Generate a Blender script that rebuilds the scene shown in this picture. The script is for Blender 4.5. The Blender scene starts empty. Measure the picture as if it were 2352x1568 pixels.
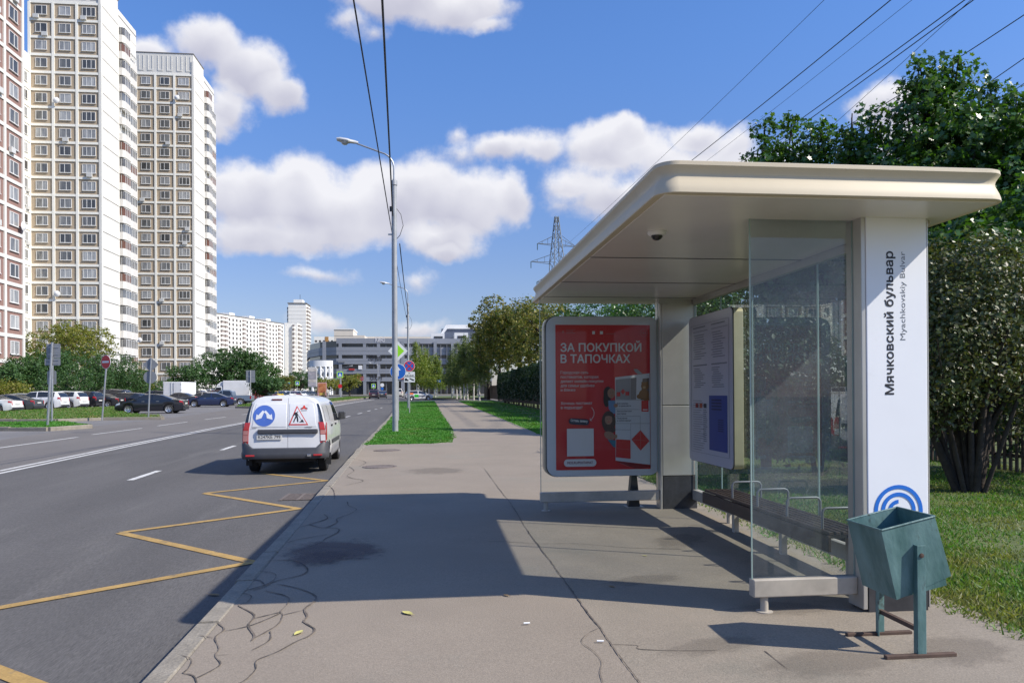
import bpy, bmesh, math, random
import numpy as np
from mathutils import Vector, Matrix
from mathutils.geometry import delaunay_2d_cdt

# ------------------------------------------------------------------ camera, sky, sun
PI = math.pi
R_ = math.radians
SC = bpy.context.scene
COL = SC.collection
FPX = 1767.0            # focal length in pixels of a 2352 px wide picture
HC = 1.5                # eye height above the pavement
SLOPE = 0.006           # the street climbs gently away from the camera
YAW = math.atan((1176 - 985) / FPX)
ROLL = -0.006
PITCH = 0.0035
SHIFT = 903 - 784 - FPX * math.tan(PITCH)

cam_d = bpy.data.cameras.new('camera')
cam = bpy.data.objects.new('camera', cam_d)
COL.objects.link(cam)
CAMROT = Matrix.Rotation(-YAW, 3, 'Z') @ Matrix.Rotation(PI / 2 + PITCH, 3, 'X') @ Matrix.Rotation(ROLL, 3, 'Z')
cam.matrix_world = Matrix.Translation((0, 0, HC)) @ CAMROT.to_4x4()
cam_d.sensor_width = 36
cam_d.lens = 36 * FPX / 2352
cam_d.shift_y = SHIFT / 2352
cam_d.clip_start = 0.05
cam_d.clip_end = 9000
SC.camera = cam

SUN_STRENGTH = 5.0
SKY_STRENGTH = 0.108
SUN_TO = Vector((-1.06, 0.47, -1.0)).normalized()      # the way the light travels
SUN_EL = math.asin(-SUN_TO.z)
SUN_AZ = math.atan2(-SUN_TO.x, -SUN_TO.y)               # clockwise from +Y

SC.view_settings.view_transform = 'Standard'
SC.view_settings.look = 'None'
SC.view_settings.gamma = 1
SC.view_settings.use_curve_mapping = False
SC.view_settings.exposure = 0.25
SC.cycles.use_denoising = True
SC.cycles.max_bounces = 6
SC.cycles.transparent_max_bounces = 12
SC.cycles.caustics_reflective = False
SC.cycles.caustics_refractive = False

sd = bpy.data.lights.new('sun', 'SUN')
sd.energy = SUN_STRENGTH
sd.angle = R_(0.55)
sd.color = (1.0, 0.93, 0.82)
sun = bpy.data.objects.new('sun', sd)
COL.objects.link(sun)
sun.rotation_euler = SUN_TO.to_track_quat('-Z', 'Y').to_euler()
sun.location = (30, -20, 60)

# pixels (2352 x 1568 grid) to rays and points
def ray(u, v):
    return CAMROT @ Vector(((u - 1176) / FPX, (784 - v + SHIFT) / FPX, -1))
def gz(y):
    return SLOPE * min(y, 240)
def gp(u, v, off=0.0):
    d = ray(u, v)
    t = (off - HC) / (d.z - SLOPE * d.y)
    p = d * t
    d.z = min(d.z, -0.0004) if (t < 0 or p.y > 240) else d.z
    if t < 0 or p.y > 240:
        p = d * ((off + SLOPE * 240 - HC) / d.z)
    return Vector((p.x, p.y, p.z + HC))
def aY(u, v, y):
    d = ray(u, v); p = d * (y / d.y)
    return Vector((p.x, p.y, p.z + HC))
def aX(u, v, x):
    d = ray(u, v); p = d * (x / d.x)
    return Vector((p.x, p.y, p.z + HC))

# ---- world: Nishita sky with fair-weather clouds
wd = bpy.data.worlds.new('World')
SC.world = wd
wd.use_nodes = True
def build_world():
    nt = wd.node_tree; N = nt.nodes; L = nt.links
    N.clear()
    def node(t, **k):
        n = N.new(t)
        for a, b in k.items(): setattr(n, a, b)
        return n
    def put(s, v):
        if hasattr(v, 'is_output'): L.new(v, s)
        else: s.default_value = v
    def math_(op, a, b=None, c=None, clamp=False):
        n = node('ShaderNodeMath', operation=op, use_clamp=clamp)
        put(n.inputs[0], a)
        if b is not None: put(n.inputs[1], b)
        if c is not None: put(n.inputs[2], c)
        return n.outputs[0]
    def vmath(op, a, b=None):
        n = node('ShaderNodeVectorMath', operation=op)
        put(n.inputs[0], a)
        if b is not None: put(n.inputs[1], b)
        return n.outputs['Value'] if op == 'LENGTH' else n.outputs['Vector']
    def sstep(x, a, b, lo=0.0, hi=1.0):
        n = node('ShaderNodeMapRange', interpolation_type='SMOOTHSTEP')
        put(n.inputs['Value'], x); n.inputs['From Min'].default_value = a; n.inputs['From Max'].default_value = b
        n.inputs['To Min'].default_value = lo; n.inputs['To Max'].default_value = hi
        return n.outputs[0]
    tc = node('ShaderNodeTexCoord')
    dirv = tc.outputs['Generated']
    sky = node('ShaderNodeTexSky', sky_type='NISHITA')
    sky.sun_disc = False
    sky.sun_elevation = SUN_EL
    sky.sun_rotation = SUN_AZ
    sky.altitude = 150
    sky.air_density = 1.0
    sky.dust_density = 0.6
    sky.ozone_density = 3.0
    sep = node('ShaderNodeSeparateXYZ'); L.new(dirv, sep.inputs[0])
    # clear autumn air: a deeper blue overhead than the model gives
    deep = sstep(sep.outputs[2], 0.03, 0.48)
    tint = node('ShaderNodeMix', data_type='RGBA'); L.new(deep, tint.inputs[0])
    tint.inputs[6].default_value = (0.86, 0.80, 0.94, 1); tint.inputs[7].default_value = (0.84, 1.16, 1.62, 1)
    skyc = vmath('MULTIPLY', sky.outputs[0], tint.outputs[2])
    bg = node('ShaderNodeBackground')
    L.new(skyc, bg.inputs[0]); bg.inputs[1].default_value = SKY_STRENGTH
    az = math_('ARCTAN2', sep.outputs[0], sep.outputs[1])
    el = math_('ARCSINE', sep.outputs[2])
    cmb = node('ShaderNodeCombineXYZ'); L.new(az, cmb.inputs[0]); L.new(el, cmb.inputs[1])
    def noise(vec, scale, detail, rough=0.55):
        n = node('ShaderNodeTexNoise'); L.new(vec, n.inputs['Vector'])
        n.inputs['Scale'].default_value = scale; n.inputs['Detail'].default_value = detail
        n.inputs['Roughness'].default_value = rough
        return n
    n1 = noise(dirv, 11.0, 5)
    n2 = noise(dirv, 34.0, 3, 0.55)
    off = vmath('MULTIPLY', vmath('SUBTRACT', n1.outputs['Color'], (0.5, 0.5, 0.5)), (0.055, 0.04, 0.0))
    off2 = vmath('MULTIPLY', vmath('SUBTRACT', n2.outputs['Color'], (0.5, 0.5, 0.5)), (0.014, 0.012, 0.0))
    pos = vmath('ADD', vmath('ADD', cmb.outputs[0], off), off2)
    blobs = [  # picture position and radius, weight
        (575, 465, 120, 85, 1), (690, 440, 120, 85, 1), (760, 500, 150, 75, 1), (880, 470, 130, 95, 1), (985, 440, 110, 85, 1),
        (1075, 470, 110, 85, 1), (1170, 462, 62, 70, .95), (600, 545, 150, 45, .9), (1010, 555, 95, 55, .85), (1020, 590, 50, 24, .7), (520, 440, 70, 70, .9),
        (490, 105, 95, 62, .95), (580, 160, 95, 70, 1), (650, 215, 60, 50, .95), (525, 245, 62, 48, .7), (340, 122, 60, 34, .75), (500, 290, 40, 30, .5),
        (930, 5, 180, 45, .85), (1060, 12, 130, 48, .9), (1130, 60, 45, 18, .45), (790, 60, 60, 25, .35), (860, 85, 45, 20, .25),
        (1145, 340, 62, 36, .85), (1245, 352, 80, 36, .7), (1375, 325, 85, 52, .9), (1440, 305, 52, 36, .9), (1600, 322, 75, 42, .85), (1690, 335, 62, 44, .8),
        (1410, 350, 150, 62, .8), (1190, 335, 120, 40, .6), (1520, 365, 120, 50, .62), (1350, 425, 110, 52, .6), (1440, 455, 130, 60, .7), (1620, 390, 160, 70, .7), (1760, 400, 120, 60, .5), (2040, 240, 66, 42, .95), (2120, 300, 100, 60, .9), (2300, 330, 140, 70, .8),
        (740, 632, 90, 16, .3), (735, 742, 60, 22, .4), (965, 752, 65, 22, .5), (950, 655, 45, 32, .4), (1055, 310, 22, 22, .3), (1060, 350, 60, 26, .28),
        (1300, 470, 60, 30, .3)]
    acc = None; num = None; den = None
    for (u, v, ru, rv, w) in blobs:
        d = ray(u, v).normalized()
        a0 = math.atan2(d.x, d.y); e0 = math.asin(d.z)
        q = vmath('MULTIPLY', vmath('SUBTRACT', pos, (a0, e0, 0)), (FPX / ru * 0.96, FPX / rv * 0.96, 0))
        f = math_('MULTIPLY_ADD', vmath('LENGTH', q), -w, w)
        acc = f if acc is None else math_('SMOOTH_MAX', acc, f, 0.22)
        fp = math_('MAXIMUM', f, 0.0); sq = node('ShaderNodeSeparateXYZ'); L.new(q, sq.inputs[0])
        num = math_('MULTIPLY', fp, sq.outputs[1]) if num is None else math_('MULTIPLY_ADD', fp, sq.outputs[1], num)
        den = fp if den is None else math_('ADD', den, fp)
    n3 = noise(dirv, 15.0, 7, 0.62)
    dens = math_('MULTIPLY_ADD', n3.outputs['Fac'], 1.0, math_('ADD', acc, -0.5))
    # the rest of the sky carries the same kind of scattered clouds
    strv = vmath('MULTIPLY', dirv, (1, 1, 2.2))
    n4 = noise(strv, 3.2, 5, 0.55)
    wide = math_('MULTIPLY_ADD', n4.outputs['Fac'], 4.0, -2.5)
    da = math_('DIVIDE', math_('ABSOLUTE', math_('SUBTRACT', az, YAW)), 0.62)
    de = math_('DIVIDE', math_('ABSOLUTE', el), 0.5)
    out = sstep(math_('MAXIMUM', da, de), 1.0, 1.3)
    dens = math_('ADD', math_('MULTIPLY', dens, math_('SUBTRACT', 1.0, out)), math_('MULTIPLY', wide, out))
    mask = sstep(dens, -0.06, 0.40)
    up = sstep(el, 0.0, 0.03)
    mask = math_('MULTIPLY', mask, up)
    mask = math_('MULTIPLY', mask, 0.92)
    # cloud brightness: thin rims are white, thick undersides grey-lilac, with billow relief
    sh = vmath('ADD', dirv, (0.018, -0.006, 0.026))
    n6 = noise(dirv, 9.0, 2.5, 0.5)
    n5 = noise(sh, 9.0, 2.5, 0.5)
    rel = math_('MULTIPLY', math_('SUBTRACT', n6.outputs['Fac'], n5.outputs['Fac']), 1.4)
    thick = sstep(math_('ADD', math_('MULTIPLY', acc, math_('SUBTRACT', 1.0, out)), math_('MULTIPLY', wide, out)), 0.18, 0.85)
    lit = math_('MULTIPLY', math_('DIVIDE', num, math_('ADD', den, 0.12)), math_('SUBTRACT', 1.0, out))     # sunlit tops, shaded bases
    val = math_('ADD', math_('MULTIPLY_ADD', lit, 1.0, math_('SUBTRACT', 0.76, math_('MULTIPLY', thick, 0.22))), rel, clamp=True)
    ramp = node('ShaderNodeMix', data_type='RGBA')
    L.new(val, ramp.inputs[0]); ramp.inputs[6].default_value = (0.44, 0.435, 0.53, 1); ramp.inputs[7].default_value = (0.82, 0.81, 0.83, 1)
    bgc = node('ShaderNodeBackground'); L.new(ramp.outputs[2], bgc.inputs[0]); bgc.inputs[1].default_value = 0.98
    mix = node('ShaderNodeMixShader')
    L.new(mask, mix.inputs[0]); L.new(bg.outputs[0], mix.inputs[1]); L.new(bgc.outputs[0], mix.inputs[2])
    outn = node('ShaderNodeOutputWorld'); L.new(mix.outputs[0], outn.inputs[0])
build_world()
wd.cycles.sampling_method = 'MANUAL'
wd.cycles.sample_map_resolution = 512

# ------------------------------------------------------------------ materials
MATS = {}
def principled(name):
    m = bpy.data.materials.new(name); m.use_nodes = True
    nt = m.node_tree
    return m, nt, nt.nodes['Principled BSDF']
def mat(name, col, rough=0.6, metal=0.0, var=0.0, vscale=3.0, bump=0.0, bscale=30.0, spec=0.5, coat=0.0, stretch=None, col2=None, speck=0.0, sscale=200.0, dirt=None):
    if name in MATS: return MATS[name]
    m, nt, b = principled(name); N = nt.nodes; L = nt.links
    b.inputs['Roughness'].default_value = rough
    b.inputs['Metallic'].default_value = metal
    b.inputs['Specular IOR Level'].default_value = spec
    if coat: b.inputs['Coat Weight'].default_value = coat; b.inputs['Coat Roughness'].default_value = 0.04
    c = (*col, 1)
    b.inputs['Base Color'].default_value = c
    if var or bump or speck or dirt:
        tc = N.new('ShaderNodeTexCoord'); vec = tc.outputs['Object']
        if stretch:
            mp = N.new('ShaderNodeMapping'); mp.inputs['Scale'].default_value = stretch; L.new(vec, mp.inputs[0]); vec = mp.outputs[0]
    last = None
    if var:
        n = N.new('ShaderNodeTexNoise'); n.inputs['Scale'].default_value = vscale; n.inputs['Detail'].default_value = 6; n.inputs['Roughness'].default_value = 0.62
        L.new(vec, n.inputs['Vector'])
        mr = N.new('ShaderNodeMapRange'); mr.inputs['From Min'].default_value = 0.3; mr.inputs['From Max'].default_value = 0.7
        L.new(n.outputs['Fac'], mr.inputs['Value'])
        mx = N.new('ShaderNodeMix'); mx.data_type = 'RGBA'
        L.new(mr.outputs[0], mx.inputs[0])
        mx.inputs[6].default_value = tuple(min(1, x * (1 - var)) for x in col) + (1,)
        mx.inputs[7].default_value = (*(col2 if col2 else tuple(min(1, x * (1 + var)) for x in col)), 1)
        last = mx.outputs[2]
    if dirt:
        dc, dscale, lo, hi = dirt
        n = N.new('ShaderNodeTexNoise'); n.inputs['Scale'].default_value = dscale; n.inputs['Detail'].default_value = 8; n.inputs['Roughness'].default_value = 0.7
        L.new(vec, n.inputs['Vector'])
        mr = N.new('ShaderNodeMapRange'); mr.interpolation_type = 'SMOOTHSTEP'; mr.inputs['From Min'].default_value = lo; mr.inputs['From Max'].default_value = hi
        L.new(n.outputs['Fac'], mr.inputs['Value'])
        mx = N.new('ShaderNodeMix'); mx.data_type = 'RGBA'; L.new(mr.outputs[0], mx.inputs[0])
        if last: L.new(last, mx.inputs[6])
        else: mx.inputs[6].default_value = c
        mx.inputs[7].default_value = (*dc, 1)
        last = mx.outputs[2]
    if speck:
        n = N.new('ShaderNodeTexNoise'); n.inputs['Scale'].default_value = sscale; n.inputs['Detail'].default_value = 3
        L.new(vec, n.inputs['Vector'])
        mr = N.new('ShaderNodeMapRange'); mr.inputs['From Min'].default_value = 0.25; mr.inputs['From Max'].default_value = 0.75
        mr.inputs['To Min'].default_value = 1 - speck; mr.inputs['To Max'].default_value = 1 + speck
        L.new(n.outputs['Fac'], mr.inputs['Value'])
        vm = N.new('ShaderNodeVectorMath'); vm.operation = 'SCALE'
        if last: L.new(last, vm.inputs[0])
        else: vm.inputs[0].default_value = col
        L.new(mr.outputs[0], vm.inputs['Scale'])
        last = vm.outputs[0]
    if last: L.new(last, b.inputs['Base Color'])
    if bump:
        n = N.new('ShaderNodeTexNoise'); n.inputs['Scale'].default_value = bscale; n.inputs['Detail'].default_value = 5
        L.new(vec, n.inputs['Vector'])
        bp = N.new('ShaderNodeBump'); bp.inputs['Strength'].default_value = bump; bp.inputs['Distance'].default_value = 0.02
        L.new(n.outputs['Fac'], bp.inputs['Height']); L.new(bp.outputs[0], b.inputs['Normal'])
    MATS[name] = m
    return m
def glass_mat(name, tint=(0.93, 0.97, 0.95), refl=0.5, rough=0.0, dirt=0.0, dcol=(0.5, 0.5, 0.48)):
    """thin sheet: clear transmission plus Fresnel mirror"""
    if name in MATS: return MATS[name]
    m = bpy.data.materials.new(name); m.use_nodes = True
    nt = m.node_tree; N = nt.nodes; L = nt.links; N.clear()
    tr = N.new('ShaderNodeBsdfTransparent'); tr.inputs[0].default_value = (*tint, 1)
    gl = N.new('ShaderNodeBsdfGlossy'); gl.inputs['Roughness'].default_value = rough; gl.inputs[0].default_value = (1, 1, 1, 1)
    fr = N.new('ShaderNodeFresnel'); fr.inputs[0].default_value = 1.5
    mu = N.new('ShaderNodeMath'); mu.operation = 'MULTIPLY'; mu.use_clamp = True; L.new(fr.outputs[0], mu.inputs[0]); mu.inputs[1].default_value = refl
    mx = N.new('ShaderNodeMixShader'); L.new(mu.outputs[0], mx.inputs[0]); L.new(tr.outputs[0], mx.inputs[1]); L.new(gl.outputs[0], mx.inputs[2])
    last = mx
    if dirt:
        df = N.new('ShaderNodeBsdfDiffuse'); df.inputs[0].default_value = (*dcol, 1)
        tc = N.new('ShaderNodeTexCoord'); n = N.new('ShaderNodeTexNoise'); n.inputs['Scale'].default_value = 2.3; n.inputs['Detail'].default_value = 9; n.inputs['Roughness'].default_value = .72
        L.new(tc.outputs['Object'], n.inputs['Vector'])
        mr = N.new('ShaderNodeMapRange'); mr.inputs['From Min'].default_value = .35; mr.inputs['From Max'].default_value = .8
        mr.inputs['To Min'].default_value = dirt * .25; mr.inputs['To Max'].default_value = dirt
        L.new(n.outputs['Fac'], mr.inputs['Value'])
        m2 = N.new('ShaderNodeMixShader'); L.new(mr.outputs[0], m2.inputs[0]); L.new(mx.outputs[0], m2.inputs[1]); L.new(df.outputs[0], m2.inputs[2])
        last = m2
    o = N.new('ShaderNodeOutputMaterial'); L.new(last.outputs[0], o.inputs[0])
    MATS[name] = m
    return m
def leaf_mat(name, cols, transl=0.35, rough=0.5, spec=0.35, patch=None):
    if name in MATS: return MATS[name]
    m, nt, b = principled(name); N = nt.nodes; L = nt.links
    g = N.new('ShaderNodeNewGeometry')
    r = N.new('ShaderNodeValToRGB'); r.color_ramp.interpolation = 'LINEAR'
    els = r.color_ramp.elements
    while len(els) < len(cols): els.new(0.5)
    for i, c in enumerate(cols):
        els[i].position = i / max(1, len(cols) - 1); els[i].color = (*c, 1)
    L.new(g.outputs['Random Per Island'], r.inputs[0])
    rc = r.outputs[0]
    if patch:      # drier patches with a shape of their own
        tc = N.new('ShaderNodeTexCoord'); n = N.new('ShaderNodeTexNoise'); n.inputs['Scale'].default_value = patch[1]; n.inputs['Detail'].default_value = 4; L.new(tc.outputs['Object'], n.inputs['Vector'])
        mr = N.new('ShaderNodeMapRange'); mr.interpolation_type = 'SMOOTHSTEP'; mr.inputs['From Min'].default_value = .48; mr.inputs['From Max'].default_value = .70; mr.inputs['To Max'].default_value = .6; L.new(n.outputs['Fac'], mr.inputs['Value'])
        px = N.new('ShaderNodeMix'); px.data_type = 'RGBA'; L.new(mr.outputs[0], px.inputs[0]); L.new(rc, px.inputs[6]); px.inputs[7].default_value = (*patch[0], 1); rc = px.outputs[2]
    L.new(rc, b.inputs['Base Color'])
    b.inputs['Roughness'].default_value = rough; b.inputs['Specular IOR Level'].default_value = spec
    t = N.new('ShaderNodeBsdfTranslucent')
    vm = N.new('ShaderNodeVectorMath'); vm.operation = 'MULTIPLY'; L.new(rc, vm.inputs[0]); vm.inputs[1].default_value = (1.25, 1.35, 0.5)
    L.new(vm.outputs[0], t.inputs[0])
    mx = N.new('ShaderNodeMixShader'); mx.inputs[0].default_value = transl
    L.new(b.outputs[0], mx.inputs[1]); L.new(t.outputs[0], mx.inputs[2])
    L.new(mx.outputs[0], N['Material Output'].inputs[0])
    MATS[name] = m
    return m
def paint_mat():
    if 'car paint' in MATS: return MATS['car paint']
    m, nt, b = principled('car paint'); N = nt.nodes; L = nt.links
    oi = N.new('ShaderNodeObjectInfo'); L.new(oi.outputs['Color'], b.inputs['Base Color'])
    b.inputs['Roughness'].default_value = 0.32; b.inputs['Coat Weight'].default_value = 1.0; b.inputs['Coat Roughness'].default_value = 0.05
    MATS['car paint'] = m
    return m

# ------------------------------------------------------------------ mesh helpers
class MB:
    def __init__(s): s.v = []; s.f = []
    def add(s, vs, fs):
        o = len(s.v); s.v += [tuple(p) for p in vs]; s.f += [tuple(i + o for i in f) for f in fs]; return s
    def box(s, x0, y0, z0, x1, y1, z1):
        return s.add([(x0, y0, z0), (x1, y0, z0), (x1, y1, z0), (x0, y1, z0), (x0, y0, z1), (x1, y0, z1), (x1, y1, z1), (x0, y1, z1)],
                     [(0, 3, 2, 1), (4, 5, 6, 7), (0, 1, 5, 4), (1, 2, 6, 5), (2, 3, 7, 6), (3, 0, 4, 7)])
    def quad(s, *p): return s.add(p, [tuple(range(len(p)))])
    def prism(s, pts, axis, a, b):
        """extrude a 2D polygon: axis 'y' -> (x, z) outline, 'x' -> (y, z), 'z' -> (x, y)"""
        def P(p, t):
            return (p[0], t, p[1]) if axis == 'y' else (t, p[0], p[1]) if axis == 'x' else (p[0], p[1], t)
        n = len(pts)
        vs = [P(p, a) for p in pts] + [P(p, b) for p in pts]
        fs = [tuple(range(n)), tuple(range(2 * n - 1, n - 1, -1))] + [(i, i + n, (i + 1) % n + n, (i + 1) % n) for i in range(n)]
        return s.add(vs, fs)
    def tube(s, pts, r, n=8, cap=True):
        pts = [Vector(p) for p in pts]
        rs = r if isinstance(r, (list, tuple)) else [r] * len(pts)
        o = len(s.v); up = None
        for i, p in enumerate(pts):
            t = (pts[min(i + 1, len(pts) - 1)] - pts[max(i - 1, 0)]).normalized()
            if up is None:
                up = Vector((0, 0, 1)) if abs(t.z) < 0.9 else Vector((1, 0, 0))
            a = t.cross(up).normalized(); b2 = a.cross(t).normalized(); up = b2
            for k in range(n):
                q = p + (a * math.cos(2 * PI * k / n) + b2 * math.sin(2 * PI * k / n)) * rs[i]
                s.v.append(tuple(q))
        for i in range(len(pts) - 1):
            for k in range(n):
                s.f.append((o + i * n + k, o + i * n + (k + 1) % n, o + (i + 1) * n + (k + 1) % n, o + (i + 1) * n + k))
        if cap:
            s.f.append(tuple(o + k for k in range(n - 1, -1, -1)))
            s.f.append(tuple(o + (len(pts) - 1) * n + k for k in range(n)))
        return s
    def lathe(s, prof, n=24, axis='z', c=(0, 0, 0)):
        o = len(s.v); m = len(prof)
        for k in range(n):
            a = 2 * PI * k / n
            for (r, h) in prof:
                x, y = r * math.cos(a), r * math.sin(a)
                p = (x, y, h) if axis == 'z' else (x, h, y) if axis == 'y' else (h, x, y)
                s.v.append((p[0] + c[0], p[1] + c[1], p[2] + c[2]))
        for k in range(n):
            for j in range(m - 1):
                s.f.append((o + k * m + j, o + ((k + 1) % n) * m + j, o + ((k + 1) % n) * m + j + 1, o + k * m + j + 1))
        return s
    def ribbon(s, pts, w, z=None):
        """flat strip along a line of points, w wide"""
        pts = [Vector(p) for p in pts]; o = len(s.v)
        ws = w if isinstance(w, (list, tuple)) else [w] * len(pts)
        for i, p in enumerate(pts):
            t = pts[min(i + 1, len(pts) - 1)] - pts[max(i - 1, 0)]
            n = Vector((-t.y, t.x, 0)).normalized() * ws[i] / 2
            s.v += [tuple(p + n), tuple(p - n)]
        for i in range(len(pts) - 1):
            s.f.append((o + 2 * i, o + 2 * i + 1, o + 2 * i + 3, o + 2 * i + 2))
        return s
    def mesh(s, name, m=None, smooth=False):
        me = bpy.data.meshes.new(name); me.from_pydata(s.v, [], s.f)
        if m: me.materials.append(m)
        if smooth:
            bm = bmesh.new(); bm.from_mesh(me); bmesh.ops.recalc_face_normals(bm, faces=bm.faces); bm.to_mesh(me); bm.free()
            me.shade_smooth(); me.set_sharp_from_angle(angle=R_(smooth if smooth > 1 else 40))
        me.update()
        return me
    def build(s, name, m, parent=None, smooth=False, loc=None, bevel=0):
        return link(name, s.mesh(name, m, smooth), parent, loc, bevel)
def link(name, me, parent=None, loc=None, bevel=0):
    o = bpy.data.objects.new(name, me); COL.objects.link(o)
    if parent: o.parent = parent
    if loc: o.location = loc
    if bevel:
        b = o.modifiers.new('bevel', 'BEVEL'); b.width = bevel; b.segments = 2; b.limit_method = 'ANGLE'
    return o
def tag(o, label, cat, group=None):
    o['label'] = label; o['category'] = cat
    if group: o['group'] = group
    return o
def thing(name, label, cat, loc=(0, 0, 0), rz=0.0, group=None):
    o = bpy.data.objects.new(name, None); COL.objects.link(o); o.empty_display_size = 0.2
    o.location = loc; o.rotation_euler = (0, 0, rz)
    return tag(o, label, cat, group)
def struct(o): o['kind'] = 'structure'; return o
def stuff(o): o['kind'] = 'stuff'; return o
def copy_tree(o, parent=None):
    c = o.copy(); COL.objects.link(c); c.parent = parent
    for ch in o.children: copy_tree(ch, c)
    return c
def rrect(w, h, r, n=6, cx=0, cy=0):
    out = []
    for (sx, sy, a0) in ((1, 1, 0), (-1, 1, 90), (-1, -1, 180), (1, -1, 270)):
        for k in range(n + 1):
            a = R_(a0 + 90 * k / n)
            out.append((cx + sx * (w / 2 - r) + r * math.cos(a), cy + sy * (h / 2 - r) + r * math.sin(a)))
    return out
def disc(cx, cy, r, n=32, ry=None):
    return [(cx + r * math.cos(2 * PI * k / n), cy + (ry or r) * math.sin(2 * PI * k / n)) for k in range(n)]
def text_mesh(body, size, bold=0.0, align='LEFT', fit=None, space=1.0):
    """lettering as a flat mesh in the XY plane"""
    c = bpy.data.curves.new('lettering', 'FONT'); c.body = body; c.size = 10.0; c.align_x = align; c.space_character = space
    c.resolution_u = 3; c.fill_mode = 'NONE'
    o = bpy.data.objects.new('lettering', c); COL.objects.link(o)
    bpy.context.view_layer.update()
    ol = bpy.data.meshes.new_from_object(o.evaluated_get(bpy.context.evaluated_depsgraph_get()))
    bpy.data.objects.remove(o); bpy.data.curves.remove(c)
    # fill the outlines by winding number, so that overlapping strokes stay solid
    V2 = [Vector(v.co[:2]) for v in ol.vertices]; E2 = [tuple(e.vertices) for e in ol.edges]
    bpy.data.meshes.remove(ol)
    vo, eo, fo = delaunay_2d_cdt(V2, E2, [], 0, 1e-5)[:3]
    A = np.array([V2[a] for a, b in E2]); B = np.array([V2[b] for a, b in E2])
    T = np.array(fo); W = np.array([tuple(v) for v in vo]); C = W[T].mean(1)
    wind = np.zeros(len(C), int)
    for k0 in range(0, len(C), 500):
        cx, cy = C[k0:k0 + 500, 0][:, None], C[k0:k0 + 500, 1][:, None]
        side = (B[:, 0] - A[:, 0]) * (cy - A[:, 1]) - (cx - A[:, 0]) * (B[:, 1] - A[:, 1])
        wind[k0:k0 + 500] = (((A[:, 1] <= cy) & (B[:, 1] > cy) & (side > 0)).sum(1) - ((A[:, 1] > cy) & (B[:, 1] <= cy) & (side < 0)).sum(1))
    me = bpy.data.meshes.new('lettering'); me.from_pydata([(x, y, 0) for x, y in W], [], [tuple(t) for t in T[wind != 0]])
    bm = bmesh.new(); bm.from_mesh(me); bmesh.ops.delete(bm, geom=[v for v in bm.verts if not v.link_faces], context='VERTS'); bm.to_mesh(me); bm.free()
    me.transform(Matrix.Scale(size / 10.0, 4))
    if bold:                                  # heavier strokes: the outline doubled a little to each side
        bm = bmesh.new()
        for k, (dx, dy) in enumerate(((0, 0), (1, 0), (-1, 0), (0, 1), (0, -1), (.7, .7), (-.7, .7), (.7, -.7), (-.7, -.7))):
            c2 = me.copy(); c2.transform(Matrix.Translation((dx * bold, dy * bold, k * 0.00012))); bm.from_mesh(c2); bpy.data.meshes.remove(c2)
        bm.to_mesh(me); bm.free()
    if fit:
        xs = [v.co.x for v in me.vertices]; k = fit / (max(xs) - min(xs)); x0 = min(xs) if align == 'LEFT' else 0
        for v in me.vertices: v.co.x = (v.co.x - x0) * k
    return me
def place_text(name, body, size, m, parent, M, bold=0.0, align='LEFT', fit=None):
    me = text_mesh(body, size, bold, align, fit); me.transform(M); me.materials.clear(); me.materials.append(m)
    return link(name, me, parent)

# shared plain materials
WHITE = mat('white paint', (0.78, 0.78, 0.77), 0.45)
BLACK = mat('black rubber', (0.018, 0.018, 0.02), 0.75)
GLASS_DARK = mat('dark window glass', (0.02, 0.024, 0.03), 0.05, spec=0.8)
STEEL = mat('galvanised steel', (0.42, 0.43, 0.44), 0.42, 0.75, var=0.12, vscale=6)
GREYPOLE = mat('grey painted pole', (0.36, 0.37, 0.38), 0.5, 0.2, var=0.12, vscale=4)
RED = mat('red lamp plastic', (0.42, 0.012, 0.015), 0.22, coat=0.5)
CHROME = mat('bright metal', (0.75, 0.76, 0.78), 0.18, 0.95)
# ------------------------------------------------------------------ ground, road, pavement
random.seed(4)
ROADZ = -0.17
def sheet(name, outline, off, m, cut=None):
    """flat sheet that follows the slope of the street"""
    me = bpy.data.meshes.new(name); bm = bmesh.new()
    vs = [bm.verts.new((p[0], p[1], 0)) for p in outline]; bm.faces.new(vs)
    for y in (-60, 240):
        bmesh.ops.bisect_plane(bm, geom=bm.verts[:] + bm.edges[:] + bm.faces[:], plane_co=(0, y, 0), plane_no=(0, 1, 0))
    for v in bm.verts: v.co.z = SLOPE * min(max(v.co.y, -60), 240) + off
    bmesh.ops.triangulate(bm, faces=bm.faces[:])
    bmesh.ops.recalc_face_normals(bm, faces=bm.faces[:])
    if sum(f.normal.z for f in bm.faces) < 0: bmesh.ops.reverse_faces(bm, faces=bm.faces[:])
    bm.to_mesh(me); bm.free(); me.materials.append(m)
    return link(name, me)
def on(x, y, off=0.0): return Vector((x, y, gz(y) + off))

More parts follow.
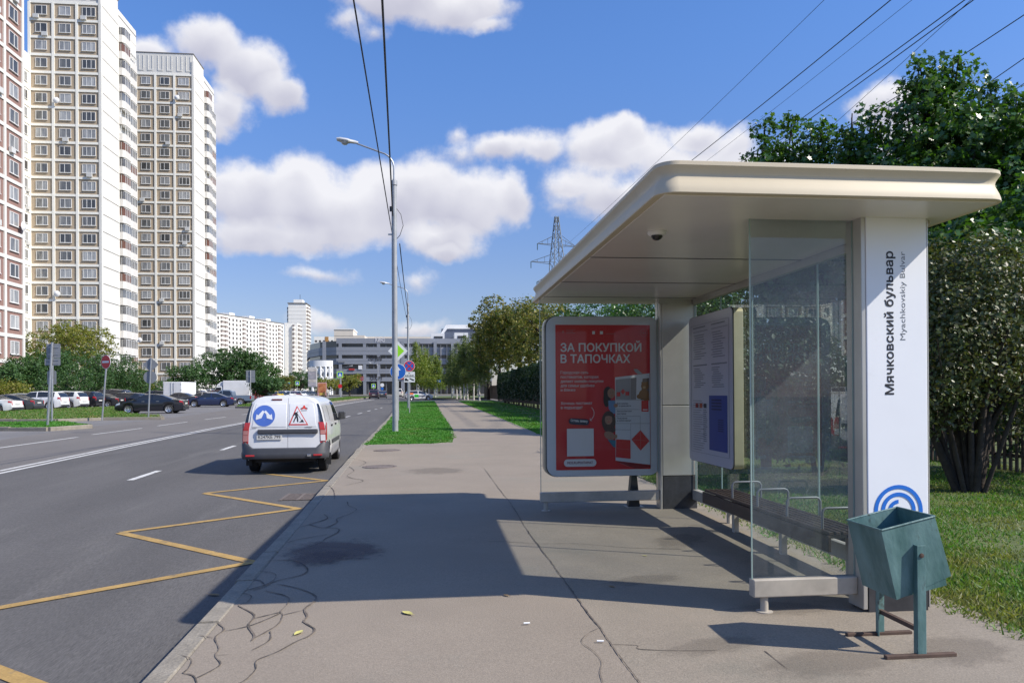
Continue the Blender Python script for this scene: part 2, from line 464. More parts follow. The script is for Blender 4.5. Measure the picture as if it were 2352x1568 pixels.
M_SOIL = mat('dry grass and soil', (0.13, 0.13, 0.055), 0.95, var=0.35, vscale=0.6, col2=(0.20, 0.17, 0.085), bump=0.5, bscale=12)
M_ROAD = mat('road asphalt', (0.100, 0.094, 0.089), 0.85, var=0.17, vscale=0.5, stretch=(1.6, 0.22, 1), dirt=((0.135, 0.127, 0.118), 0.9, 0.5, 0.75), speck=0.34, sscale=75, bump=0.25, bscale=160)
M_ROAD_OLD = mat('older road asphalt', (0.150, 0.137, 0.126), 0.88, var=0.10, vscale=0.4, stretch=(1.4, 0.35, 1), speck=0.25, sscale=75, bump=0.2, bscale=150)
M_LOT = mat('car park asphalt', (0.165, 0.158, 0.155), 0.9, var=0.15, vscale=0.3, speck=0.15, sscale=60)
M_PAVE = mat('worn pavement asphalt', (0.258, 0.216, 0.170), 0.88, var=0.085, vscale=0.8, speck=0.20, sscale=95, bump=0.22, bscale=120, dirt=((0.235, 0.212, 0.172), 0.45, 0.52, 0.72))
M_PATH = mat('footpath asphalt', (0.24, 0.20, 0.18), 0.9, var=0.10, vscale=0.9, speck=0.16, sscale=90)
M_KERB = mat('concrete kerb', (0.25, 0.222, 0.18), 0.9, var=0.18, vscale=4, speck=0.22, sscale=60, bump=0.35, bscale=40)
M_LAWN = mat('lawn soil', (0.055, 0.15, 0.03), 0.95, var=0.4, vscale=3, bump=0.5, bscale=40)
M_VERGE = mat('trodden verge soil', (0.07, 0.15, 0.03), 0.95, var=0.45, vscale=1.4, col2=(0.14, 0.15, 0.055), bump=0.5, bscale=40)

struct(sheet('ground', [(-4000, -300), (4000, -300), (4000, 5000), (-4000, 5000)], -0.34, M_SOIL))

# right-hand kerb line and the carriageway
KERB = [(-1.36, -40), (-1.38, -5), (-1.46, 3), (-1.55, 8.4), (-1.82, 19.9), (-2.15, 40.6), (-2.7, 62), (-3.6, 85), (-4.6, 97)]
def kerb_x(y):
    for a, b in zip(KERB, KERB[1:]):
        if a[1] <= y <= b[1]: return a[0] + (b[0] - a[0]) * (y - a[1]) / (b[1] - a[1])
    return KERB[-1][0]
DL = [gp(*p, ROADZ) for p in ((0, 1084), (280, 1026), (480, 986), (565, 970), (700, 945), (790, 928), (860, 917))]   # the double centre line
d0 = (DL[1] - DL[0]).normalized()
DL = [DL[0] - d0 * 40] + DL
END = [(-12.5, 150), (-18, 185), (-40, 215)]
road_out = [(x, y) for x, y in KERB] + [(-3, 100), (-4, 128), (-8, 190), (-30, 235)] + [(p[0], p[1]) for p in reversed(END)] + [(p.x, p.y) for p in reversed(DL)]
struct(sheet('road', road_out, ROADZ, M_ROAD))
left_edge = [gp(*p, ROADZ) for p in ((0, 1010), (180, 982), (375, 962), (545, 938), (690, 931), (800, 918), (890, 908))]
e0 = (left_edge[1] - left_edge[0]).normalized()
left_edge = [left_edge[0] - e0 * 45] + left_edge
far_out = [(p.x, p.y) for p in DL] + END + [(-60, 225), (-62, 200), (-30, 178)] + [(p.x, p.y) for p in reversed(left_edge)]
o = struct(sheet('opposite_lanes', far_out, ROADZ, M_ROAD_OLD))
lot = [(p.x, p.y) for p in left_edge] + [(-30, 178), (-62, 200), (-95, 150), (-95, 20), (-60, 5)]
struct(sheet('car_park', lot, ROADZ, M_LOT))
struct(sheet('side_street', [(-4.6, 97.02), (-3, 100), (-4, 128), (40, 128), (40, 97.02)], ROADZ + 0.004, M_ROAD_OLD))
struct(sheet('far_junction', [(-4.02, 128.1), (-8, 190), (-30, 235), (-60, 226), (-60, 246), (60, 246), (60, 128.1)], ROADZ + 0.002, M_ROAD_OLD))

# pavement by the shelter (the near kerb stones carry its edge)
VERGE_X = 3.62
pave = [(kerb_x(y) + 0.14, y) for y in (-40, -5, 3, 8.4, 19.9)] + [(kerb_x(21.2) + 0.14, 21.05), (0.15, 21.3), (0.62, 21.7), (0.78, 24), (0.86, 29), (0.78, 60), (0.7, 96.9),
        (3.6, 96.9), (3.55, 60), (3.5, 24.3), (3.5, 12), (VERGE_X, 10.5), (VERGE_X, -40)]
PAVEMENT = struct(sheet('pavement', pave, 0.0, M_PAVE))

# kerb stones, each a piece of the kerb
kerb = struct(bpy.data.objects.new('kerb', None)); COL.objects.link(kerb)
def kerb_run(parent, line, length=1.0, w=0.15, top=0.004, bottom=-0.33, jit=0.006, rough=1.0):
    """line of ground points; stones laid end to end with open joints"""
    pts = [Vector((p[0], p[1], 0)) for p in line]
    segs = []
    for a, b in zip(pts, pts[1:]):
        n = max(1, round((b - a).length / length))
        for i in range(n): segs.append((a.lerp(b, i / n), a.lerp(b, (i + 1) / n)))
    for a, b in segs:
        t = (b - a).normalized(); nn = Vector((-t.y, t.x, 0)) * (w / 2)
        a2 = a + t * 0.007; b2 = b - t * 0.007
        da, db = random.uniform(-jit, jit), random.uniform(-jit, jit)
        off = nn.normalized() * random.uniform(-jit, jit) * 1.5
        m = MB(); c = 0.018
        ring = [(-1, bottom), (-1, top - c), (-1 + 2 * c / w, top), (1 - 2 * c / w, top), (1, top - c), (1, bottom)]
        vs = []
        for p, dz in ((a2, da), (b2, db)):
            for (k, z) in ring:
                q = p + nn * k + off; vs.append((q.x, q.y, gz(p.y) + z + (dz if z > -0.3 else 0)))
        k = len(ring)
        m.add(vs, [tuple(range(k)), tuple(range(2 * k - 1, k - 1, -1))] + [(i, i + k, (i + 1) % k + k, (i + 1) % k) for i in range(k)])
        m.build('kerb_stone', M_KERB, parent)
kerb_run(kerb, [(kerb_x(y) + 0.07, y) for y in (-6, 3, 8.4, 19.9, 40.6, 62, 85, 96)], 1.0)
path_kerb = struct(bpy.data.objects.new('path_edging', None)); COL.objects.link(path_kerb)
kerb_run(path_kerb, [(3.56, 12.5), (3.56, 24.3), (3.61, 60)], 1.0, 0.09, 0.008, -0.2, 0.005)
kerb_run(path_kerb, [(0.9, 30), (0.72, 60)], 1.0, 0.09, 0.008, -0.2, 0.005)
kerb_run(path_kerb, [(kerb_x(21.2) + 0.2, 21.1), (0.12, 21.35), (0.55, 21.72), (0.72, 24), (0.8, 29)], 1.0, 0.09, 0.006, -0.2, 0.004)

# grass bases
lawn_strip = [(kerb_x(y) + 0.15, y) for y in (21.2, 40.6, 62, 85, 96)] + [(0.66, 96), (0.74, 60), (0.82, 29), (0.72, 24), (0.56, 21.75), (0.12, 21.4)]
struct(sheet('lawn_strip', lawn_strip, -0.012, M_LAWN))
verge = [(VERGE_X, -40), (VERGE_X, 10.5), (3.56, 12), (3.56, 24.3), (3.61, 60), (3.66, 96.9), (60, 96.9), (60, -40)]
struct(sheet('verge', verge, -0.012, M_VERGE))
struct(sheet('far_verge', [(-2.5, 128.2), (60, 128.2), (60, 175), (-4, 172)], 0.0, M_VERGE))
islands = {
    'verge_patch': [(-60, 981), (110, 981.5), (206, 975.5), (150, 968.5), (-60, 971)],
    'grass_island': [(-60, 963), (130, 962.5), (232, 959), (372, 957.5), (366, 952), (300, 951), (272, 940), (262, 934), (-60, 945)],
    'roadside_lawn': [(543, 933), (600, 934), (690, 930.5), (770, 921), (838, 913.5), (850, 911), (800, 910.5), (715, 918.5), (620, 924.5), (575, 926)],
}
ISL = {}
for nm, px in islands.items():
    pts = [gp(u, v, -0.02) for u, v in px]
    ISL[nm] = pts
    struct(sheet(nm, [(p.x, p.y) for p in pts], -0.02, M_LAWN if nm == 'verge_patch' else M_VERGE))
isl_kerb = struct(bpy.data.objects.new('island_kerb', None)); COL.objects.link(isl_kerb)
M_KERB_PALE = mat('whitewashed kerb', (0.5, 0.49, 0.45), 0.85, var=0.25, vscale=0.5)
_k = M_KERB
kerb_run(isl_kerb, [(p.x, p.y) for p in ISL['grass_island'][:5]], 2.0, 0.22, 0.0, -0.33, 0.02)
kerb_run(isl_kerb, [(p.x, p.y) for p in ISL['verge_patch'][:4]], 2.0, 0.2, -0.005, -0.33, 0.02)
kerb_run(isl_kerb, [(p.x, p.y) for p in ISL['roadside_lawn'][:6]], 3.0, 0.3, 0.0, -0.33, 0.02)

# ------------------------------------------------------------------ road markings
M_YELLOW = mat('worn yellow road paint', (0.40, 0.255, 0.085), 0.85, var=0.2, vscale=5, speck=0.2, sscale=60, dirt=((0.16, 0.135, 0.10), 7.0, 0.54, 0.70))
M_WLINE = mat('worn white road paint', (0.58, 0.57, 0.54), 0.8, var=0.15, vscale=3, speck=0.2, sscale=60, dirt=((0.2, 0.19, 0.185), 6.0, 0.54, 0.68))
mark_y = struct(bpy.data.objects.new('bus_stop_marking', None)); COL.objects.link(mark_y)
def road_pt(u, v): return gp(u, v, ROADZ + 0.006)
zz = [(600, 1086), (752, 1103), (470, 1132), (688, 1167.5), (276, 1222.5), (582, 1290), (-260, 1441), (128, 1590)]
ZP = [road_pt(*p) for p in zz]
# extend the nearest zig-zag with the rhythm of the others
for i, (a, b) in enumerate(zip(ZP, ZP[1:])):
    t = (b - a).normalized(); n = max(2, int((b - a).length / 0.5))
    pts = [a.lerp(b, k / n) for k in range(n + 1)]
    dz = Vector((0, 0, 0.0015 * (i % 2)))
    MB().ribbon([p + dz for p in pts], 0.115).build('yellow_line', M_YELLOW, mark_y)
mark_w = struct(bpy.data.objects.new('lane_marking', None)); COL.objects.link(mark_w)
dash = [((299, 1102), (381, 1080)), ((509, 1033), (553, 1022))]
A = road_pt(299, 1102); B = road_pt(381, 1080); C_ = road_pt(509, 1033); D_ = road_pt(553, 1022)
dd = (C_ - A).length; ln = (B - A).length; dr = (C_ - A).normalized()
lane = [A - dr * dd, A, C_] + [C_ + dr * dd * k for k in range(1, 2)]
far_dashes = [((640, 999), (666, 992)), ((706, 980), (727, 975)), ((755, 967), (770, 964)), ((793, 957.5), (804, 955)), ((822, 950), (831, 948)), ((844, 944), (851, 942.3)), ((861, 939.8), (866, 938.6)), ((874, 936.6), (878, 935.6))]
for p in (A - dr * dd, A, C_):
    MB().ribbon([p, p + dr * ln], 0.13).build('lane_dash', M_WLINE, mark_w)
for a, b in far_dashes:
    MB().ribbon([road_pt(*a), road_pt(*b)], 0.15).build('lane_dash', M_WLINE, mark_w)
for side in (-0.13, 0.13):
    pts = []
    for i, p in enumerate(DL):
        t = (DL[min(i + 1, len(DL) - 1)] - DL[max(i - 1, 0)]); n = Vector((-t.y, t.x, 0)).normalized()
        q = p + n * side; pts.append(Vector((q.x, q.y, gz(q.y) + ROADZ + 0.006)))
    MB().ribbon(pts, 0.12).build('centre_line', M_WLINE, mark_w)
for a, b in (((-60, 1036), (178, 1003.5)), ((212, 997.5), (326, 983)), ((362, 977.5), (430, 968.5)), ((470, 963), (520, 957)), ((556, 952), (600, 946.5))):
    MB().ribbon([road_pt(*a), road_pt(*b)], 0.13).build('lane_dash', M_WLINE, mark_w)

# ------------------------------------------------------------------ wear of the pavement: cracks, stains, covers
M_CRACK = mat('crack in asphalt', (0.085, 0.072, 0.06), 0.95, var=0.5, vscale=6, col2=(0.22, 0.18, 0.145))
def crack(px, w=0.012, wig=0.02, name='crack'):
    P = [gp(u, v, 0.0055) for u, v in px]; out = []
    for i, (a, b) in enumerate(zip(P, P[1:])):
        n = max(3, int((b - a).length / 0.035)); p0 = P[max(0, i - 1)]; p3 = P[min(len(P) - 1, i + 2)]
        for k in range(n):
            f = k / n; s = wig * min(1, (b - a).length)
            q = 0.5 * (2 * a + (b - p0) * f + (2 * p0 - 5 * a + 4 * b - p3) * f * f + (3 * a - p0 - 3 * b + p3) * f ** 3)
            q += Vector((random.uniform(-s, s), random.uniform(-s, s), 0)) * 0.22
            out.append(Vector((q.x, q.y, gz(q.y) + 0.0055)))
    out.append(P[-1])
    ws = [w * (0.72 + 0.25 * math.sin(i * 0.11 + len(out)) + random.uniform(-0.28, 0.28)) for i in range(len(out))]
    if len(out) > 2: ws[0] = ws[-1] = w * 0.2
    MB().ribbon(out, ws).build(name, M_CRACK, PAVEMENT)
def C8(*pts): return [((400 + x / 1.96) / 1.3265, (1300 + y / 1.96) / 1.3265) for x, y in pts]
def C9(*pts): return [((1300 + x / 2.138) / 1.3265, (1400 + y / 2.138) / 1.3265) for x, y in pts]
CR8 = [[(1290, 445), (1300, 470), (1345, 490), (1300, 520), (1230, 545), (1225, 570), (1150, 600), (1060, 580)],
       [(1150, 600), (1230, 605), (1235, 625), (1160, 665), (1130, 690), (1040, 720), (960, 745)],
       [(770, 800), (960, 795), (1050, 840), (1020, 880), (870, 915), (800, 950), (720, 975)],
       [(760, 860), (850, 870), (860, 900), (800, 940), (640, 985)], [(700, 905), (770, 915), (800, 945)],
       [(640, 985), (715, 1005), (690, 1045), (640, 1062), (735, 1120), (700, 1180), (735, 1245), (715, 1275)],
       [(800, 975), (930, 1010), (935, 1050), (890, 1100), (905, 1120), (870, 1180), (740, 1255)],
       [(870, 935), (1010, 965), (1100, 1005), (1090, 1040), (1035, 1085), (1050, 1130), (1030, 1160), (1095, 1205), (1060, 1245), (990, 1275), (870, 1340), (750, 1390), (745, 1440), (690, 1500), (620, 1540)],
       [(830, 1215), (825, 1270), (720, 1330)], [(520, 1170), (555, 1205), (500, 1255), (525, 1320), (500, 1360), (535, 1410), (480, 1450), (390, 1495)],
       [(400, 1240), (490, 1255)], [(300, 1360), (360, 1385), (340, 1440), (310, 1465), (370, 1480), (395, 1529)], [(560, 1215), (720, 1180), (890, 1110)],
       [(500, 1360), (590, 1355)], [(735, 1140), (900, 1100)], [(905, 1120), (1030, 1090)], [(1150, 520), (1170, 545), (1080, 575), (1000, 600)],
       [(1170, 640), (1000, 670), (930, 690)], [(1180, 350), (1210, 380), (1215, 430)], [(1280, 300), (1385, 320), (1270, 350)], [(1340, 190), (1400, 210), (1360, 235)], [(1300, 235), (1330, 260), (1290, 290), (1340, 310)]]
for c in CR8: crack(C8(*c), 0.0145, 0.024)
crack(C9((375, 55), (470, 185), (545, 280), (610, 385), (650, 450), (720, 545), (800, 650), (880, 760), (990, 910), (1070, 1020), (1130, 1090), (1190, 1180), (1290, 1320), (1400, 1460), (1480, 1560)), 0.011, 0.028)
crack(C9((1060, 1120), (1010, 1180), (1095, 1250), (1140, 1310), (1130, 1380), (1150, 1454)), 0.007, 0.02)
crack(C9((1130, 1090), (1060, 1120)), 0.006)
crack(C9((1190, 1200), (1370, 1205), (1385, 1230), (1640, 1240), (1900, 1238)), 0.007, 0.015)
crack(C9((395, 530), (600, 535), (730, 545), (1000, 545), (1300, 570), (1660, 580)), 0.010, 0.01)
crack(C9((1660, 420), (1900, 440), (2110, 505)), 0.008, 0.01)
crack(C9((2200, 1240), (2352, 1360)), 0.008, 0.01)
crack(C9((640, 470), (860, 460)), 0.006)
edge_ = [gp(u, v) for u, v in C9((545, 280), (610, 385), (650, 450), (720, 545), (800, 650), (880, 760), (990, 910), (1070, 1020), (1130, 1090), (1190, 1180), (1290, 1320), (1400, 1460), (1480, 1560))]
M_PAVE2 = mat('greyer relaid pavement asphalt', (0.250, 0.212, 0.166), 0.88, var=0.10, vscale=1.1, speck=0.22, sscale=90, bump=0.22, bscale=110, dirt=((0.215, 0.19, 0.15), 0.8, 0.5, 0.7))
relaid = sheet('relaid_pavement', [(p.x, p.y) for p in edge_] + [(edge_[-1].x + .5, -6), (3.6, -6), (3.6, 10.4), (3.5, edge_[0].y)], 0.0025, M_PAVE2); struct(relaid)
M_STAIN = mat('oily stain', (0.105, 0.085, 0.085), 0.7, var=0.3, vscale=9)
def stain_mat(name, col, k):
    m, nt, b = principled(name); N = nt.nodes; L = nt.links
    b.inputs['Base Color'].default_value = (*col, 1); b.inputs['Roughness'].default_value = 0.8
    tc = N.new('ShaderNodeTexCoord'); g = N.new('ShaderNodeTexGradient'); g.gradient_type = 'SPHERICAL'
    n = N.new('ShaderNodeTexNoise'); n.inputs['Scale'].default_value = 3.1; n.inputs['Detail'].default_value = 8; n.inputs['Roughness'].default_value = 0.7
    L.new(tc.outputs['Object'], g.inputs[0]); L.new(tc.outputs['Object'], n.inputs['Vector'])
    a = N.new('ShaderNodeMath'); a.operation = 'MULTIPLY_ADD'; L.new(n.outputs['Fac'], a.inputs[0]); a.inputs[1].default_value = 1.3; L.new(g.outputs['Fac'], a.inputs[2])
    r = N.new('ShaderNodeMapRange'); r.interpolation_type = 'SMOOTHSTEP'; r.inputs['From Min'].default_value = 0.85; r.inputs['From Max'].default_value = 1.25; r.inputs['To Max'].default_value = k
    L.new(a.outputs[0], r.inputs['Value']); L.new(r.outputs[0], b.inputs['Alpha'])
    return m
M_ST1 = stain_mat('dark oil stain', (0.12, 0.09, 0.09), 0.55)
M_ST2 = stain_mat('damp dirt stain', (0.16, 0.135, 0.11), 0.24)
def stain(u, v, rx, ry, m, rz=0, name='stain', off=0.0075, par=PAVEMENT):
    p = gp(u, v, off)
    me = MB().add([(math.cos(a * PI / 8), math.sin(a * PI / 8), 0) for a in range(16)], [tuple(range(16))]).mesh(name, m)
    o = link(name, me, par); o.location = p; o.scale = (rx, ry, 1); o.rotation_euler = (math.atan(SLOPE), 0, rz)
stain(770, 1262, 0.62, 0.75, M_ST1, 0.5)
stain(735, 1280, 0.45, 0.4, M_ST1, 1.2, off=0.0083)
for (u, v, a, b, r) in ((1480, 1330, .5, .22, .3), (1800, 1395, .5, .25, 0), (1560, 1240, .6, .35, 1), (1900, 1520, .6, .3, .2), (2200, 1490, .5, .35, .4), (1000, 1080, .8, .9, 0), (1640, 1480, .5, .2, .3)):
    stain(u, v, a, b, M_ST2, r, off=0.007 + random.random() * 0.001)
# covers and drain
M_IRON = mat('rusty cast iron', (0.17, 0.14, 0.125), 0.85, 0.1, var=0.3, vscale=14, bump=0.6, bscale=60)
for (u, v, lab) in ((872, 1071.5, 'round iron manhole cover in the pavement nearer the parked van'), (889, 1034, 'round iron manhole cover in the pavement just before the lawn strip')):
    p = gp(u, v, 0.002)
    t = thing('manhole_cover', lab, 'manhole cover', p, 0, 'pavement manhole covers')
    MB().lathe([(0.0, 0.006), (0.27, 0.006), (0.275, 0.0)], 28).build('lid', M_IRON, t)
    MB().lathe([(0.285, -0.01), (0.285, 0.008), (0.33, 0.008), (0.335, -0.01)], 28).build('rim', M_IRON, t)
p = gp(692, 1141, ROADZ)
t = thing('storm_drain', 'iron storm drain grate in the gutter at the kerb by the zigzag line', 'drain grate', p, 0)
M_DRAIN_DARK = mat('painted drain dark', (0.02, 0.02, 0.02), 0.9)
MB().box(-0.24, -0.36, 0.001, 0.24, 0.36, 0.004).build('drain_dark_plate', M_DRAIN_DARK, t)  # flat black plate, painted in for the shade down in the drain
for k in range(9):
    y = -0.34 + k * 0.085
    MB().box(-0.24, y - 0.022, 0.004, 0.24, y + 0.022, 0.012).build('bar', M_IRON, t)
for s in (-0.25, 0, 0.25): MB().box(s - 0.02, -0.38, 0.003, s + 0.02, 0.38, 0.013).build('frame_rail', M_IRON, t)

# litter and fallen leaves
M_LEAFY = mat('yellow fallen leaf', (0.55, 0.50, 0.16), 0.7, var=0.2, vscale=30)
M_LEAFB = mat('brown fallen leaf', (0.24, 0.16, 0.08), 0.8, var=0.2, vscale=30)
def fallen(u, v, s, m, lab, off=0.0):
    p = gp(u, v, 0.004 + off); a = random.uniform(0, 6.28)
    outline = [(1, 0), (.55, .3), (.1, .42), (-.5, .3), (-.95, .05), (-1.35, .03), (-1.35, -.03), (-.95, -.05), (-.5, -.32), (.1, -.44), (.55, -.28)]
    vs = [(x * s, y * s, 0.25 * s * (abs(y) + 0.25 * x * x) + 0.002) for x, y in outline] + [(0, 0, 0.002)]
    k = len(outline); fs = [(i, (i + 1) % k, k) for i in range(k)]
    o = MB().add(vs, fs).build('fallen_leaf', m); o.location = p; o.rotation_euler = (0, 0, a)
    tag(o, lab, 'leaf', 'fallen leaves')
fallen(936, 1408, 0.058, M_LEAFY, 'pale yellow fallen leaf on the sunlit pavement below the shelter shadow')
fallen(686, 1453, 0.05, M_LEAFY, 'pale yellow fallen leaf lying among the curved cracks')
fallen(492, 1366, 0.06, M_LEAFB, 'brown fallen leaf in the shaded gutter by the kerb', ROADZ)
fallen(1163, 1367, 0.035, M_LEAFB, 'small brown leaf scrap at the edge of the shelter shadow')
fallen(1405, 1347, 0.035, M_LEAFB, 'small brown leaf on the shadow band in front of the shelter')
fallen(1481, 1276, 0.025, M_LEAFY, 'tiny pale scrap on the ground inside the shelter')
M_PAPER = mat('paper scrap', (0.8, 0.8, 0.78), 0.8)
for (u, v, lab) in ((1379, 1471, 'white cigarette end on the sunlit pavement left of the litter bin'), (1210, 1430, 'tiny white paper fleck on the open pavement')):
    p = gp(u, v, 0.012); a = random.uniform(-.5, .5)
    d = Vector((math.cos(a), math.sin(a), 0)) * 0.02
    o = MB().tube([-d, d], 0.006, 8).build('cigarette_end', M_PAPER); o.location = p
    tag(o, lab, 'litter', 'scraps of litter')
# ------------------------------------------------------------------ bus shelter
M_ALU = mat('satin aluminium', (0.50, 0.48, 0.44), 0.38, 0.55, var=0.07, vscale=3)
M_ALU_DK = mat('weathered aluminium rail', (0.44, 0.40, 0.34), 0.5, 0.1, var=0.18, vscale=5, dirt=((0.30, 0.20, 0.12), 5, 0.66, 0.8))
M_FASCIA = mat('champagne enamel fascia', (0.60, 0.515, 0.37), 0.5, 0.0, spec=0.35, var=0.05, vscale=1.5, dirt=((0.45, 0.38, 0.27), 1.6, 0.56, 0.85))
M_CEIL = mat('pale ceiling panel', (0.79, 0.74, 0.68), 0.25, 0.0, var=0.06, vscale=1.0)
M_SIGNW = mat('white sign panel', (0.87, 0.88, 0.91), 0.35, var=0.02, vscale=2, dirt=((0.72, 0.71, 0.70), 3.0, 0.62, 0.85))
M_PLINTH = mat('charcoal plinth', (0.035, 0.035, 0.038), 0.6, var=0.35, vscale=9)
M_GLASS = glass_mat('shelter glass', (0.945, 0.975, 0.96), 0.55, 0.0, 0.025)
M_GLASSB = glass_mat('blue veiled dusty back glass', (0.86, 0.92, 0.93), 0.16, 0.0, 0.22, (0.24, 0.31, 0.44))  # dust coat tinted blue: the bluish light veil is put into its colour
M_GLASSN = glass_mat('grimy end glass', (0.86, 0.915, 0.90), 1.1, 0.0, 0.24, (0.36, 0.42, 0.46))
M_GEDGE = mat('glass edge', (0.30, 0.40, 0.36), 0.2)
M_BLUE = mat('blue print', (0.015, 0.16, 0.62), 0.45)
M_INK = mat('black print', (0.02, 0.02, 0.025), 0.5)
M_INKG = mat('grey print', (0.16, 0.17, 0.19), 0.5)
SX, SY = 2.9, 7.0
sh = thing('bus_shelter', 'glass and aluminium bus shelter with a flat pale roof beside the pavement', 'bus shelter', (SX, SY, gz(SY)), 0)
SZ = gz(SY)
def S(x, y, z): return (x - SX, y - SY, z - SZ)
def sbox(name, x0, y0, z0, x1, y1, z1, m, par=None, bevel=0):
    a = S(x0, y0, z0); b = S(x1, y1, z1)
    return MB().box(*a, *b).build(name, m, par or sh, bevel=bevel)
CZ = 2.66
RX0, RX1, RY0, RY1 = 1.33, 3.54, 4.33, 9.86
# roof edge: rounded plan, hollow profile
def roof():
    prof = [(-0.06, 0.0), (-0.004, 0.0), (0.0, 0.004), (-0.003, 0.025), (-0.011, 0.05), (-0.022, 0.074), (-0.031, 0.094), (-0.034, 0.110), (-0.029, 0.128), (-0.016, 0.148), (-0.004, 0.164), (-0.006, 0.186), (-0.03, 0.196), (-0.4, 0.21)]
    rings = []
    for d, z in prof:
        w, h = RX1 - RX0 + 2 * d, RY1 - RY0 + 2 * d
        pts = rrect(w, h, max(0.02, 0.13 + d), 7, (RX0 + RX1) / 2, (RY0 + RY1) / 2)
        rings.append([S(x, y, CZ + z) for x, y in pts])
    mb = MB(); n = len(rings[0])
    vs = [p for r in rings for p in r]; fs = []
    for j in range(len(rings) - 1):
        for i in range(n): fs.append((j * n + i, j * n + (i + 1) % n, (j + 1) * n + (i + 1) % n, (j + 1) * n + i))
    mb.add(vs, fs)
    rf = mb.build('roof', M_FASCIA, sh, smooth=40)
    top = MB(); top.prism([S(x, y, 0)[:2] for x, y in rrect(RX1 - RX0 - 0.78, RY1 - RY0 - 0.78, 0.05, 3, (RX0 + RX1) / 2, (RY0 + RY1) / 2)], 'z', CZ + 0.12 - SZ, CZ + 0.212 - SZ)
    top.build('roof_sheet', M_ALU, rf)
    seams = [RY0 + 0.05, 6.45, 7.91, 9.13, RY1 - 0.05]
    for a, b in zip(seams, seams[1:]):
        MB().box(*S(RX0 + 0.05, a + 0.006, CZ - 0.004), *S(RX1 - 0.05, b - 0.006, CZ + 0.03)).build('ceiling_panel', M_CEIL, rf, bevel=0.004)
    for y_ in seams[1:-1]: MB().box(*S(RX0 + 0.05, y_ - 0.014, CZ - 0.006), *S(RX1 - 0.05, y_ + 0.014, CZ - 0.003)).build('seam_dark_strip', M_PLINTH, rf)  # dark strips added over the joints to paint the seam gaps dark
    edge = MB().box(*S(RX0 + .05, RY0 + .05, CZ + 0.035), *S(RX1 - .05, RY1 - .05, CZ + 0.045)).build('dark_backing', M_PLINTH, rf)  # charcoal board added to paint the dark behind the panel gaps
    return rf
roof_o = roof()
# junk on the roof: a dry twig
MB().tube([S(1.62, 4.42, CZ + 0.2), S(1.7, 4.44, CZ + 0.215), S(1.80, 4.43, CZ + 0.21), S(1.9, 4.46, CZ + 0.222)], 0.006, 5).build('dry_twig', mat('dry twig', (0.06, 0.04, 0.03), 0.9), sh)

# columns
def column(x0, x1, y0, y1, near):
    if near:
        c = sbox('sign_column', x0, y0, 0.47, x1, y1, CZ, M_SIGNW, bevel=0.006)
        sbox('edge_profile', x0 - 0.032, y0 + 0.004, 0.05, x0 - 0.002, y1, CZ, M_ALU, c, 0.004)
        sbox('edge_profile', x1 + 0.002, y0 + 0.004, 0.05, x1 + 0.014, y1, CZ, M_ALU, c, 0.003)
    else:
        c = sbox('end_column', x0, y0, 0.47, x1, y1, 1.335, M_ALU, bevel=0.006)
        sbox('column_panel', x0, y0, 1.343, x1, y1, CZ, M_ALU, c, 0.006)
        sbox('edge_profile', x0 - 0.03, y0 + 0.004, 0.05, x0 - 0.002, y1, CZ, M_ALU, c, 0.004)
        sbox('edge_profile', x1 + 0.002, y0 + 0.004, 0.05, x1 + 0.014, y1, CZ, M_ALU, c, 0.003)
        sbox('top_bracket', x0 - 0.06, y0 - 0.04, CZ - 0.06, x0 + 0.06, y0 - 0.003, CZ - 0.003, M_ALU, c, 0.003)
    sbox('plinth', x0 + 0.003, y0 + 0.003, -0.02, x1 - 0.003, y1 - 0.003, 0.462, M_PLINTH, c, 0.004)
    return c
CX0, CX1, CY0, CY1 = 2.895, 3.325, 4.83, 5.02
signcol = column(CX0, CX1, CY0, CY1, True)
endcol = column(2.875, 3.305, 9.27, 9.46, False)
# lettering on the sign column, reading upwards
def col_text(name, body, u, v0, v1, size, m, bold):
    """baseline at picture column u, from v0 (start) up to v1"""
    a = aY(u, v0, CY0); b = aY(u, v1, CY0)
    L_ = (b - a).length; raw = text_mesh(body, size, bold); xs_ = [v.co.x for v in raw.vertices]; k_ = L_ / (max(xs_) - min(xs_))
    first = text_mesh(body.split()[0], size, bold); cut = max(v.co.x for v in first.vertices) + 0.004
    rot = Matrix(((0, -1, 0, 0), (0, 0, -1, 0), (1, 0, 0, 0), (0, 0, 0, 1)))   # text x -> up, text y -> -x
    for word in (0, 1):
        bm = bmesh.new(); bm.from_mesh(raw)
        bmesh.ops.delete(bm, geom=[v for v in bm.verts if (v.co.x > cut) != bool(word)], context='VERTS')
        for v in bm.verts: v.co.x = (v.co.x - min(xs_)) * k_
        me = bpy.data.meshes.new(name); bm.to_mesh(me); bm.free()
        me.transform(Matrix.Translation(S(a.x, CY0 - 0.0012, a.z)) @ rot)
        me.materials.append(m); link(name, me, signcol)
col_text('stop_name', 'Мячковский бульвар', 2053, 906, 577, 0.083, M_INK, 0.0017)
col_text('latin_stop_name', 'Myachkovskiy Bulvar', 2079.5, 781, 578, 0.052, M_INKG, 0.0)
def arc_band(cx, cz, r0, r1, a0, a1, y, n=40):
    m = MB(); o = []
    for k in range(n + 1):
        a = R_(a0 + (a1 - a0) * k / n)
        o += [(cx + r0 * math.cos(a), y, cz + r0 * math.sin(a)), (cx + r1 * math.cos(a), y, cz + r1 * math.sin(a))]
    m.add([S(*p) for p in o], [(2 * k, 2 * k + 1, 2 * k + 3, 2 * k + 2) for k in range(n)])
    return m
lc = aY(2063.6, 1172, CY0)
